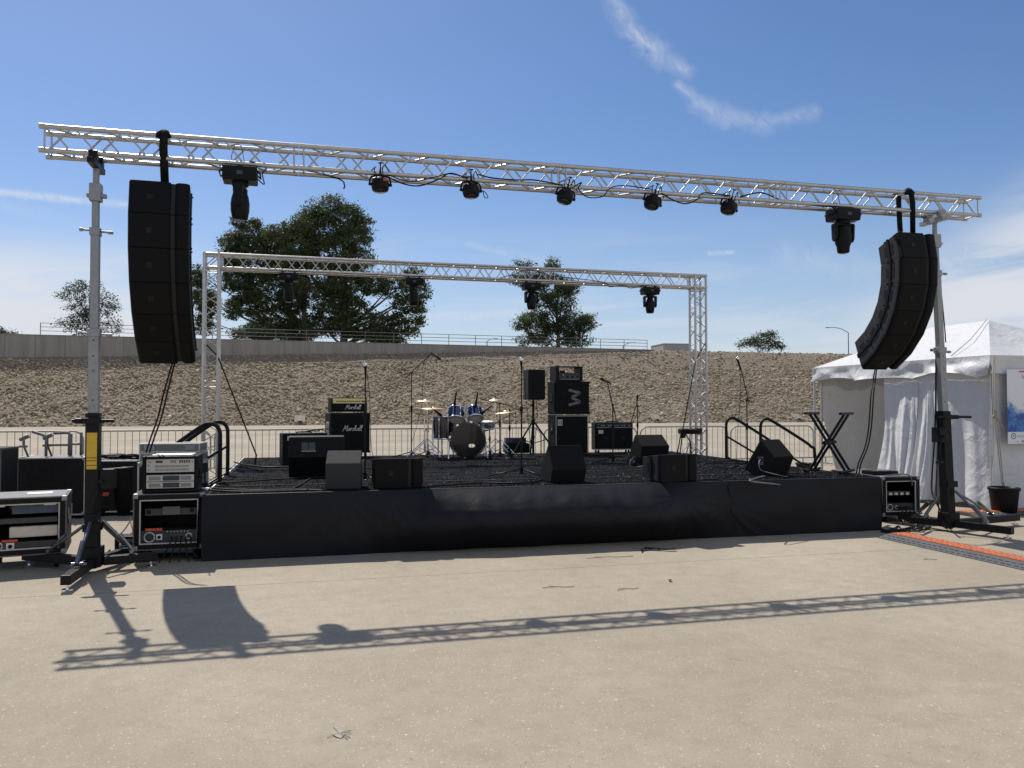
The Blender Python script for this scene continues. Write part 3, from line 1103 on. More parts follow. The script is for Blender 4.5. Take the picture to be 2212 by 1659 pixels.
tree('bush', 'yellowish brown bush at the foot of the drooping tree', 103, 548, 738,
     [(515, 722, 18, 10), (545, 718, 24, 14), (580, 722, 24, 12), (600, 728, 18, 10)], M_LEAF3, .24, 1.3, trunk_r=.08, cat='bush', group='bushes beyond the crest')
tree('bush', 'low bush top at the far left edge above the wall', 103, 8, 726,
     [(2, 718, 14, 7), (18, 721, 9, 5), (30, 723, 5, 3)], M_LEAF2, .22, 1.4, trunk_r=.08, cat='bush', group='bushes beyond the crest')


# ---- crowd barriers, one row behind the stage
def make_barrier(label):
    L = 2.66
    t = thing('crowd_barrier', label, 'barrier', (0, 0, 0), TH, 'crowd barriers in a row behind the stage')
    r = .22
    pts = []
    for cx, cz, a0 in ((L - r, 1.1 - r, 0), (r, 1.1 - r, 90)):
        for k in range(6):
            a = R(a0 + 90 * k / 5)
            pts.append((cx + r * math.cos(a), 0, cz + r * math.sin(a)))
    pts = [(L, 0, .18)] + pts + [(0, 0, .18)]
    MB().tube(pts, .021, 8, closed=True).build('frame', M_BARRIER, t)
    b = MB()
    for k in range(16):
        x = L * (k + 1) / 17
        zt = 1.1 if r < x < L - r else 1.1 - r + math.sqrt(max(0, r * r - (r - min(x, L - x)) ** 2))
        b.cyl((x, 0, .18), (x, 0, zt), .008, n=6)
    b.build('upright_bars', M_BARRIER, t)
    for x in (.35, L - .35):
        b = MB()
        b.cyl((x, 0, .18), (x, 0, .03), .018, n=8)
        b.cyl((x, -.3, .02), (x, .3, .02), .018, n=8)
        b.build('foot', M_BARRIER, t)
    return t


bar_txt = ['behind the road cases at the left edge', 'behind the stored handrails', 'behind the left crank stand', 'behind the left stair rails', 'behind the amplifier stack',
           'behind the floor tom', 'behind the bass drum', 'behind the bass amplifier stack', 'behind the drum throne', 'behind the right stair rails', 'behind the keyboard stand', 'beside the white tent opening']
proto = None
for k in range(12):
    u_ = 10.03 + 2.75 * (k - 8)
    lab = 'galvanised steel crowd barrier ' + bar_txt[k]
    if proto is None:
        proto = make_barrier(lab)
        proto.location = S(u_, 11.1)
    else:
        repeat(proto, S(u_, 11.1 + random.uniform(-.03, .03)), TH + R(random.uniform(-.6, .6)), lab)

# =================================================================== TENT
TC = Vector((7.68, 12.92, 0))
tent = thing('canopy_tent', 'white vinyl frame tent with a hipped roof, scalloped valance and drawn side curtains', 'tent', TC, TH)
TLn, TWd, TE, TR = 4.5, 3.1, 2.50, 3.26      # local: x right (width), y away (length)
rp1, rp2 = Vector((TWd / 2, TWd / 2, TR)), Vector((TWd / 2, TLn - TWd / 2, TR))
cr = [Vector((-.04, -.04, TE)), Vector((TWd + .04, -.04, TE)), Vector((TWd + .04, TLn + .04, TE)), Vector((-.04, TLn + .04, TE))]


def roof_patch(a, b, c, d, n=14):
    P = np.zeros((n, n, 3))
    for i in range(n):
        for j in range(n):
            s, q = i / (n - 1), j / (n - 1)
            p = (a.lerp(b, s)).lerp(d.lerp(c, s), q)
            sag = -.06 * math.sin(math.pi * s) * math.sin(math.pi * min(1, q * 1.0)) + .012 * math.sin(s * 9 + q * 5) * math.sin(math.pi * q) * math.sin(math.pi * s)
            P[i, j] = (p.x, p.y, p.z + sag)
    return P


for (a, b_, c, d) in ((cr[3], cr[0], rp1, rp2), (cr[0], cr[1], rp1, rp1), (cr[1], cr[2], rp2, rp1), (cr[2], cr[3], rp2, rp2)):
    grid_mesh('roof_panel', roof_patch(a, b_, c, d), M_TENT, tent)


def drape(name, p0, p1, ztop, zbot, out, n, m, amp, freq, seed, flare=0.0, shift_bot=0.0, scallop=0.0, parent=None, mat=None, sharp=1.0, shift_mid=0.0, top_amp=.04):
    """a hanging cloth from p0 to p1 (local xy); out is the outward normal"""
    rs = np.random.default_rng(seed)
    ph = rs.uniform(0, 6.28, 6)
    P = np.zeros((n, m, 3))
    d = (p1 - p0)
    L = d.length
    dn = d.normalized()
    for i in range(n):
        s = i / (n - 1)
        for j in range(m):
            q = j / (m - 1)
            w = amp * 1.35 * (top_amp + (1 - top_amp) * q) * (-.45 * abs(math.sin(freq * 1.6 * s * 6.28 + ph[5] + 1.6 * q)) + .30 * abs(math.sin(freq * 1.1 * s * 6.28 - 2.4 * q + ph[2])) + math.sin(freq * s * 6.28 + ph[0] + .9 * math.sin(q * 3 + ph[1])) ** 1 + .55 * math.sin(freq * 2.3 * s * 6.28 + ph[2] + q * 2.0) + .35 * math.sin(freq * .6 * s * 6.28 + ph[3] - q * 4) + .22 * math.sin(freq * 4.7 * s * 6.28 + ph[4] + 3 * q))
            zb = zbot + scallop * (abs(math.sin(s * math.pi * L / 1.5 + ph[5])) ** .6 - .5 + .35 * math.sin(s * 11 + ph[2]))
            z = ztop + (zb - ztop) * q
            al = s * L + shift_bot * q * (1 - s) + shift_mid * math.sin(math.pi * q) * (1 - s) + .04 * math.sin(q * 7 + s * 11 + ph[1]) * q
            o = w * min(1, q * 2.2) + flare * q * q
            p = p0 + dn * al + out * o
            P[i, j] = (p.x, p.y, z)
    return grid_mesh(name, P, mat or M_TENT, parent)


VX, VY, VZ = Vector((1, 0, 0)), Vector((0, 1, 0)), Vector((0, 0, 1))
# valances
drape('valance', Vector((-.043, -.043, 0)), Vector((-.043, TLn + .043, 0)), TE + .002, TE - .30, -VX, 120, 10, .040, 2.1, 3, .05, 0, .07, tent, top_amp=0)
drape('valance', Vector((-.043, -.043, 0)), Vector((TWd + .043, -.043, 0)), TE + .002, TE - .30, -VY, 60, 8, .014, 2.0, 4, .02, 0, .03, tent, top_amp=0)
drape('valance', Vector((TWd + .06, -.05, 0)), Vector((TWd + .06, TLn + .05, 0)), TE + .01, TE - .30, VX, 40, 6, .02, 3, 5, .02, 0, .05, tent)
drape('valance', Vector((-.05, TLn + .06, 0)), Vector((TWd + .05, TLn + .06, 0)), TE + .01, TE - .30, VY, 40, 6, .02, 3, 6, .02, 0, .05, tent)
# curtains on the side facing the stage: gathered bunch in the middle, loose panel near the corner
drape('side_curtain', Vector((.05, .05, 0)), Vector((.05, 1.30, 0)), TE - .1, .05, -VX, 60, 40, .055, .85, 21, .08, 0, .08, tent)
drape('side_curtain', Vector((.05, 1.22, 0)), Vector((.05, 1.78, 0)), TE - .1, .03, -VX, 44, 40, .060, 1.9, 23, .30, -.10, .05, tent)
drape('side_curtain', Vector((.05, 1.62, 0)), Vector((.05, 2.50, 0)), TE - .1, .04, -VX, 60, 40, .080, .95, 32, .22, 0.0, .08, tent)
# far end wall seen through the gap, pulled in at its lower left corner
drape('end_wall', Vector((0, TLn - .02, 0)), Vector((TWd, TLn - .02, 0)), TE - .1, .06, -VY, 60, 30, .06, .9, 41, -.15, .55, .1, tent, shift_mid=-.10)
drape('side_wall', Vector((TWd, .05, 0)), Vector((TWd, TLn - .05, 0)), TE - .1, .05, VX, 50, 20, .04, 1.1, 43, .02, 0, .03, tent)
drape('front_wall', Vector((.05, .02, 0)), Vector((TWd - .05, .02, 0)), TE - .1, .05, -VY, 70, 24, .022, 1.2, 47, .04, 0, .03, tent)
for x_ in (0, TWd):
    for y_ in (0, TLn):
        MB().cyl((x_ + (.06 if x_ == 0 else -.06), y_ + (.06 if y_ == 0 else -.06), 0), (x_ + (.06 if x_ == 0 else -.06), y_ + (.06 if y_ == 0 else -.06), TE), .026, n=10).build('pole', M_ALU_DULL, tent)
# outer corner pole of the open end and the eave bar
MB().cyl((-.05, TLn + .02, 0), (-.05, TLn + .02, TE - .02), .024, n=10).build('pole', M_ALU_DULL, tent)
b = MB()
for (a, c) in ((0, 1), (1, 2), (2, 3), (3, 0)):
    inn_ = lambda v: Vector((v.x * .92 + TWd / 2 * .08, v.y * .94 + TLn / 2 * .06, v.z - .10))
    b.cyl(inn_(cr[a]), inn_(cr[c]), .022, n=8)
for k in range(4):
    b.cyl(inn_(cr[k]), (rp1 if k < 2 else rp2) - VZ * .12, .022, n=8)
b.build('roof_frame', M_ALU_DULL, tent)
b = MB()
b.tube([(-.05, .75, TE + .03), (.55, .95, TE + .34), (rp1.x - .10, rp1.y - .05, rp1.z + .005)], .007, 5)
b.build('roof_cord', M_ROPE, tent)

# banner on the front wall
BX0, BZ0, BZ1, BW = .20, 1.08, 2.27, .86
bn = thing('banner', 'white poster with blue watercolour blots hanging on the tent front', 'banner', tent.location + Matrix.Rotation(TH, 3, 'Z') @ Vector((BX0, -.115, 0)), TH)


def make_banner_mat():
    m, nt, b, out = mat_new('watercolour_print')
    tcn = nd(nt, 'ShaderNodeTexCoord')
    n = nd(nt, 'ShaderNodeTexNoise', i_Scale=2.6, i_Detail=9.0, i_Roughness=0.62, i_Distortion=0.4)
    nt.links.new(tcn.outputs['Object'], n.inputs['Vector'])
    sp = nd(nt, 'ShaderNodeSeparateXYZ')
    nt.links.new(tcn.outputs['Object'], sp.inputs[0])
    hgt = ramp(nt, sp.outputs[2], [(0.0, (0, 0, 0)), (1.0, (1, 1, 1))])
    f = nd(nt, 'ShaderNodeMath', operation='MULTIPLY_ADD')
    nt.links.new(sp.outputs[2], f.inputs[0])
    f.inputs[1].default_value = -0.75
    f.inputs[2].default_value = 1.28
    a = nd(nt, 'ShaderNodeMath', operation='ADD')
    nt.links.new(f.outputs[0], a.inputs[0])
    nt.links.new(n.outputs[0], a.inputs[1])
    mask = nd(nt, 'ShaderNodeMapRange')
    nt.links.new(a.outputs[0], mask.inputs[0])
    mask.inputs[1].default_value, mask.inputs[2].default_value = 0.44, 0.58
    lo = nd(nt, 'ShaderNodeMath', operation='GREATER_THAN')
    nt.links.new(sp.outputs[2], lo.inputs[0])
    lo.inputs[1].default_value = BZ0 + .19
    mm = nd(nt, 'ShaderNodeMath', operation='MULTIPLY')
    nt.links.new(mask.outputs[0], mm.inputs[0])
    nt.links.new(lo.outputs[0], mm.inputs[1])
    n2 = nd(nt, 'ShaderNodeTexNoise', i_Scale=5.0, i_Detail=8.0, i_Roughness=0.7, i_Distortion=0.7)
    nt.links.new(tcn.outputs['Object'], n2.inputs['Vector'])
    c = ramp(nt, n2.outputs[0], [(0.30, (0.02, 0.03, 0.20)), (0.45, (0.03, 0.10, 0.42)), (0.56, (0.06, 0.28, 0.50)), (0.64, (0.08, 0.30, 0.14)), (0.74, (0.35, 0.52, 0.72))])
    mxn = nd(nt, 'ShaderNodeMixRGB')
    nt.links.new(mm.outputs[0], mxn.inputs[0])
    mxn.inputs[1].default_value = (0.74, 0.75, 0.80, 1)
    nt.links.new(c, mxn.inputs[2])
    nt.links.new(mxn.outputs[0], b.inputs['Base Color'])
    b.inputs['Roughness'].default_value = 0.5
    return m


MB().box(0, BW, -.004, 0, BZ0, BZ1).build('print', make_banner_mat(), bn)
M_INK = simple('dark_ink', (0.05, 0.05, 0.06), 0.6)
M_INKGREY = simple('grey_ink', (0.35, 0.36, 0.40), 0.6)
lettering('lettering', 'Los Angeles', .085, M_INK, bn, (BW / 2 + .08, -.006, BZ1 - .115))
MB().box(.24, BW - .1, -.007, -.0045, BZ1 - .045, BZ1 - .02).build('red_line', M_RED, bn)
b = MB()
for k in range(20):
    a0, a1 = k / 20 * 6.283, (k + 1) / 20 * 6.283
    q = [(.11 + rr * math.cos(a), -.0065, BZ0 + .125 + rr * math.sin(a)) for a, rr in ((a0, .048), (a1, .048), (a1, .038), (a0, .038))]
    b.add(q, [(0, 1, 2, 3)])
b.add([(.095, -.0065, BZ0 + .14), (.125, -.0065, BZ0 + .145), (.118, -.0065, BZ0 + .105)], [(0, 1, 2)])
b.build('emblem', M_INK, bn)
b = MB()
b.box(.18, .40, -.0065, -.0045, BZ0 + .125, BZ0 + .132)
b.box(.18, .36, -.0065, -.0045, BZ0 + .11, BZ0 + .117)
b.box(.14, .22, -.0065, -.0045, BZ0 + .035, BZ0 + .041)
for k in range(4):
    b.box(.27 + k * .012, .278 + k * .012, -.0065, -.0045, BZ0 + .02, BZ0 + .05 + .012 * (k % 2))
b.box(.33, .50, -.0065, -.0045, BZ0 + .022, BZ0 + .034)
b.build('small_print', M_INKGREY, bn)

# rope hanging from the tent corner into a bucket of ballast
cb = tent.location + Matrix.Rotation(TH, 3, 'Z') @ Vector((-.10, -.16, 0))
bk = thing('bucket', 'black plastic bucket tied to a rope at the tent corner', 'bucket', (cb.x + .06, cb.y - .12, 0), 0)
BRAD, BH = .21, .42
MB().lathe([(.16, 0), (.17, .005), (BRAD, BH - .05), (BRAD, BH), (BRAD - .012, BH), (BRAD - .02, BH - .06), (.155, .03)], 28).build('body', M_BLACK, bk)
MB().lathe([(BRAD + .002, BH - .05), (BRAD + .018, BH - .045), (BRAD + .018, BH - .005), (BRAD + .002, BH)], 28, cap0=False, cap1=False).build('rim', M_BLACK, bk)
MB().lathe([(.0, BH - .08), (.19, BH - .08)], 24).build('ballast', M_DKGREY, bk)
rp = thing('tie_rope', 'grey rope hanging from the tent corner down to the black bucket', 'rope', (cb.x, cb.y, 0))
b = MB()
for o_ in (-.012, .012):
    b.tube([(o_, 0, TE - .02), (o_ * 1.5, -.02, 1.6), (.05 + o_, -.10, .5), (.06 + o_, -.12, BH + .01)], .009, 6)
b.tube([(0, -.01, 1.62), (.03, -.02, 1.5), (.10, -.02, 1.38), (.14, -.03, 1.3)], .010, 6)
b.lathe([(.0, -.04), (.03, -.02), (.03, .02), (0, .04)], 8, M=Matrix.Translation((0, -.01, 1.52)))
b.build('rope', M_ROPE, rp)

# =================================================================== STAGE
stage = thing('stage', 'low stage with black turf carpet on top and a black cloth skirt', 'stage', SO, TH)
b = MB()
b.box(0.02, SW - .02, 0.02, SD, .10, DECK - .012)
b.build('deck', M_CASE, stage)
# carpet: several rolls side by side, ends a little uneven
rolls = [(.05, .93), (.94, 1.97), (1.98, 3.0), (3.01, 4.05), (4.06, 5.1), (5.11, SD - .02)]
for k, (y0, y1) in enumerate(rolls):
    nx = 70
    P = np.zeros((nx, 4, 3))
    for i in range(nx):
        x = .05 + (SW - .1) * i / (nx - 1)
        for j in range(4):
            P[i, j] = (x + (.05 * math.sin(k * 2.3) if i == 0 else 0), y0 + (y1 - y0) * j / 3, DECK + .002 + rng.uniform(0, .006) + (.004 if j in (1, 2) else 0))
    grid_mesh('carpet', P, M_TURF, stage)
# short springy pile standing on the rolls
npile = 170000
px_ = rng.uniform(.06, SW - .06, npile)
py_ = (rng.uniform(0, 1, npile) ** 1.25) * (SD - .12) + .06
hgt = rng.uniform(.006, .016, npile)
wd_ = rng.uniform(.0014, .0032, npile)
aa = rng.uniform(0, 6.28, npile)
lean_x, lean_y = rng.normal(0, .009, npile), rng.normal(0, .009, npile)
B0 = np.stack([px_, py_, np.full(npile, DECK)], -1)
W_ = np.stack([np.cos(aa) * wd_, np.sin(aa) * wd_, np.zeros(npile)], -1)
T_ = B0 + np.stack([lean_x, lean_y, hgt + .004], -1)
pile = np_mesh('carpet_pile', np.stack([B0 - W_, B0 + W_, T_ + W_ * .6, T_ - W_ * .6], 1).reshape(-1, 3), np.arange(npile * 4).reshape(npile, 4), M_PILE, stage)
tag(pile, None, None, None, 'stuff')
for y in (.935, 1.975, 3.005, 5.105):
    MB().box(.03, SW - .03, y - .009, y + .009, DECK - .01, DECK + (.013 if y < 1 else .009)).build('seam_strip', M_DKGREY, stage)
MB().box(-.005, SW + .005, -.012, .045, DECK - .02, DECK + .009).build('edge_trim', M_SKIRT, stage, .004)
for x in (0.0, SW):
    MB().box(x - .012, x + .012, .05, SD, DECK - .06, DECK + .004).build('edge_trim', M_ALU_DULL if x == 0 else M_STEEL_BLACK, stage)
for x in (.12, 2.2, 4.3, 6.4, SW - .12):
    for y in (.5, 3.2, SD - .3):
        MB().cyl((x, y, 0), (x, y, .12), .03, n=8).build('leg', M_GALV, stage)


def skirt_grid(p0, p1, outn, bulge, n, m, seed, top=DECK + .004, crease=None):
    rs = np.random.default_rng(seed)
    ph = rs.uniform(0, 6.28, 8)
    P = np.zeros((n, m, 3))
    L = (p1 - p0).length
    dn = (p1 - p0).normalized()
    for i in range(n):
        s = i / (n - 1)
        x = s * L
        Bx = bulge(x)
        for j in range(m):
            q = j / (m - 1)
            prof = math.sin(math.pi * min(1, q ** .98)) if q < 1 else 0
            o = .014 + Bx * prof
            w = .012 * Bx * math.sin(x * 23 + 4 * q) + .05 * Bx * math.sin(x * 6.5 - 5 * q + ph[3]) * q + .006 * math.sin(x * 5.1 + ph[0] + q * 2) + .004 * math.sin(x * 11.3 + ph[1] - q * 3) + .005 * math.sin(x * 2.1 + q * 9 + ph[2])
            # drag lines fanning from fixing points
            for (cx, cq, am) in (crease or ()):
                dx_, dq_ = x - cx, (q - cq) * .7
                r_ = math.hypot(dx_, dq_)
                w += am * math.exp(-r_ * 1.6) * math.sin(math.atan2(dq_, dx_) * 17) * min(1, r_ * 6)
            o += w * min(1, q * 5) * 1.0 + .012 * q
            z = top - (top - .004) * q
            p = p0 + dn * x + outn * o
            P[i, j] = (p.x, p.y, z)
    return P


def sstep(a, b_, x):
    t = max(0, min(1, (x - a) / (b_ - a)))
    return t * t * (3 - 2 * t)


def bulge_front(x):
    return .015 + .33 * sstep(1.5, 3.2, x) * (1 - sstep(5.0, 6.5, x)) * (1 + .03 * math.sin(x * 4.1)) + .02 * math.sin(x * 1.3)


cre = ((1.5, .02, .006), (2.0, .05, .006), (6.35, .45, .004), (6.3, .06, .004), (3.3, .3, .003), (5.6, .25, .006), (4.4, .0, .004))
skirt = grid_mesh('skirt', skirt_grid(Vector((-.01, -.01, 0)), Vector((6.38, -.01, 0)), -VY, bulge_front, 260, 40, 5, crease=cre), M_SKIRT, stage)
grid_mesh('skirt', skirt_grid(Vector((6.37, -.02, 0)), Vector((SW + .01, -.02, 0)), -VY, lambda x: .012 + .02 * math.sin(x * 1.7), 90, 30, 6, crease=((0, .45, .005),)), M_SKIRT, stage)
grid_mesh('skirt', skirt_grid(Vector((-.014, SD, 0)), Vector((-.014, -.01, 0)), -VX, lambda x: .02, 60, 14, 7), M_SKIRT, stage)
grid_mesh('skirt', skirt_grid(Vector((SW + .014, -.01, 0)), Vector((SW + .014, SD, 0)), VX, lambda x: .02, 60, 14, 8), M_SKIRT, stage)


# ---- stairs with handrails
def rail_pts(x_top, x_bot, z_top, z_bot, r=.16):
    """round-cornered handrail in the xz plane, going down towards x_bot"""
    s = 1 if x_bot > x_top else -1
    return smooth_path([(x_top, 0, DECK - .15), (x_top, 0, z_top - .25), (x_top + s * .015, 0, z_top - .07), (x_top + s * .10, 0, z_top), (x_top + s * .24, 0, z_top - .04),
                        (x_bot - s * .22, 0, z_bot + .10), (x_bot - s * .08, 0, z_bot), (x_bot, 0, z_bot - .12), (x_bot, 0, .03)], 4)


def make_stairs(label, u, v0, v1, sgn, run=1.35):
    t = thing('stage_stairs', label, 'stairs', S(u, v0), TH, None)
    w = v1 - v0
    for k in range(3):
        zt = DECK - (k + 1) * DECK / 4
        x = sgn * (.05 + k * run / 3.4)
        b = MB()
        b.box(min(x, x + sgn * .32), max(x, x + sgn * .32), .06, w - .06, zt - .05, zt)
        b.build('tread', M_STEEL_BLACK, t, .004)
    for y in (.05, w - .05):
        b = MB()
        b.add([(0, y, DECK - .1), (sgn * run, y, .03), (sgn * run, y, .12), (sgn * .05, y, DECK)], [(0, 1, 2, 3)])
        so = b.build('stringer', M_STEEL_BLACK, t)
        md = so.modifiers.new('thickness', 'SOLIDIFY')
        md.thickness = .03
    for y in (0, w):
        h = MB()
        tx = sgn * -.06
        h.tube([Vector(p) + Vector((0, y, 0)) for p in rail_pts(tx, sgn * (run + .05), DECK + .75, .98)], .026, 8)
        h.tube([(tx, y, DECK + .42), (sgn * (run + .04), y, .55)], .018, 6)
        h.tube([(tx, y, DECK + .04), (sgn * (run + .04), y, .22)], .018, 6)
        h.build('handrail', M_STEEL_BLACK, t)
    return t


make_stairs('stage stairs with black tube handrails going down on the right by the keyboard stand', SW + .02, 2.85, 4.0, 1, .95)
make_stairs('stage stairs with black tube handrails going down on the left behind the silver amplifier rack', -.02, 1.45, 2.55, -1, .80)

# =================================================================== TRUSSES
CC = .24


def truss_section(parent, L, M, nper, name='truss_section', ends=True):
    """box truss along local x; chords are its sub-parts"""
    b = MB()
    e = .07
    r = .0095
    per = (L - 2 * e) / nper
    for y in (0, CC):
        za, zb = (0, CC) if y == 0 else (CC, 0)
        for k in range(nper):
            x0 = e + k * per
            b.cyl((x0 + .015, y, za), (x0 + per / 2 - .015, y, zb), r, n=6)
            b.cyl((x0 + per / 2 + .015, y, zb), (x0 + per - .015, y, za), r, n=6)
        for x in (e - .02, L - e + .02):
            b.cyl((x, y, 0), (x, y, CC), r, n=6)
    for z in (0, CC):
        for k in range(nper):
            x0 = e + k * per
            b.cyl((x0 + .015, 0, z), (x0 + per / 2 - .015, CC, z), r, n=6)
            b.cyl((x0 + per / 2 + .015, CC, z), (x0 + per - .015, 0, z), r, n=6)
        for x in (e - .02, L - e + .02):
            b.cyl((x, 0, z), (x, CC, z), r, n=6)
    o = b.build(name, M_ALU, parent)
    o.matrix_local = M
    for y in (0, CC):
        for z in (0, CC):
            b = MB()
            b.cyl((.002, y, z), (L - .002, y, z), .025, n=14)
            if ends:
                for x in (.03, L - .03):
                    b.cyl((x - .028, y, z), (x + .028, y, z), .0275, n=14)
                    b.cyl((x, y - .034, z), (x, y + .034, z), .007, n=6)
            b.build('chord', M_ALU, o)
    return o


T0, T1 = Vector((-4.737, 8.0, 4.257)), Vector((6.415, 10.96, 4.293))
TD = T1 - T0
TLEN = TD.length
TANG = math.atan2(TD.y, TD.x)
ft = thing('lighting_truss', 'long aluminium box truss spanning the front between the two crank stands', 'truss', T0, rot=(0, -math.asin(TD.z / TLEN), TANG))
js = [0, 2.516, 5.511, 8.47, TLEN]
for k in range(4):
    L = js[k + 1] - js[k]
    truss_section(ft, L, Matrix.Translation((js[k], 0, 0)), 5 if k == 0 else 6)


def TP(t, y=0.0, z=0.0):
    """point on the front truss: t along, y back, z up (local)"""
    return ft_M @ Vector((t, y, z))


ft_M = Matrix.Translation(T0) @ Euler((0, -math.asin(TD.z / TLEN), TANG)).to_matrix().to_4x4()


def t_at(px, y=0.0):
    k = (px - CXP) / FPX
    p = TP(0, y)
    d = TD.normalized()
    return (k * p.y - p.x) / (d.x - k * d.y)


# ---- rear goal-post truss
GV = 5.6
GUL, GUR, GTOP = -.50, 8.90, 4.37
gt = thing('truss_gantry', 'aluminium goal post truss standing over the back of the stage', 'truss', S(GUL - CC / 2, GV - CC / 2), TH)
gw = GUR - GUL
z_b = GTOP - .025 - CC          # bottom chord height
RZ = Matrix.Rotation(R(-90), 4, 'Y')
for x in (0, gw):
    Mz = Matrix.Translation((x + CC, 0, .03)) @ RZ
    Lh = (z_b - .04) / 2
    for k in range(2):
        truss_section(gt, Lh, Matrix.Translation((x + CC, 0, .03 + k * Lh)) @ RZ, 5, 'truss_leg', True)
    b = MB()
    for (yy, zz) in ((0, 0), (CC, 0), (0, CC), (CC, CC)):
        b.cyl((x - .025, yy, z_b + zz), (x + CC + .025, yy, z_b + zz), .025, n=12)
        b.cyl((x + (0 if yy == 0 else CC), 0, z_b + zz), (x + (0 if yy == 0 else CC), CC, z_b + zz), .024, n=12)
    for xx in (0, CC):
        for yy in (0, CC):
            b.cyl((x + xx, yy, z_b - .02), (x + xx, yy, z_b + CC + .026), .0255, n=12)
    for yy in (0, CC):
        b.cyl((x, yy, z_b), (x + CC, yy, z_b + CC), .0095, n=6)
    b.build('corner_block', M_ALU, gt)
    b = MB()
    b.box(x - .25, x + CC + .25, -.25, CC + .25, 0, .012)
    b.build('base_plate', M_STEEL_BLACK, gt)
xs = [CC, CC + (gw - CC) / 3, CC + 2 * (gw - CC) / 3, gw]
for k in range(3):
    truss_section(gt, xs[k + 1] - xs[k], Matrix.Translation((xs[k], 0, z_b)), 7, 'truss_beam')


def GP(x, y=CC / 2, z=0.0):
    return S(GUL - CC / 2, GV - CC / 2) + Vector((x * CT - y * ST, x * ST + y * CT, z))


def gx_at(px, y=CC / 2):
    k = (px - CXP) / FPX
    p = GP(0, y)
    return (k * p.y - p.x) / (CT - k * ST)


# ---- ratchet straps guying the rear truss
def strap(label, pts, w=.025, name='ratchet_strap'):
    t = thing(name, label, 'strap', pts[0])
    o = Vector(pts[0])
    b = MB()
    b.tube([Vector(p) - o for p in pts], w * .5, 4)
    bo = b.build('webbing', M_WEBBING, t)
    return t


lg = GP(CC, 0, 2.55)
strap('black ratchet strap from the left truss leg down to the stage corner', [GP(.05, 0, 2.75), lg, S(.32, 4.6, DECK + .16), S(.30, 4.55, DECK + .01)])
rgp = GP(gw, 0, 2.6)
rs_t = strap('black ratchet strap from the right truss leg down behind the drum throne', [GP(gw + CC, 0, 3.0), rgp, S(8.0, 4.5, DECK + .55), S(7.9, 4.45, DECK + .01)])
b = MB()
o_ = GP(gw + CC, 0, 3.0)
b.box(-.05, .05, -.03, .03, -.08, .08, M=Matrix.Translation(S(7.98, 4.48, DECK + .45) - o_))
b.tube([S(8.0, 4.48, DECK + .5) - o_, S(8.1, 4.4, DECK + .3) - o_, S(8.12, 4.4, DECK + .02) - o_], .014, 4)
b.tube([S(7.95, 4.48, DECK + .5) - o_, S(7.86, 4.4, DECK + .22) - o_, S(7.80, 4.38, DECK + .02) - o_], .014, 4)
b.build('ratchet', M_STEEL_BLACK, rs_t)


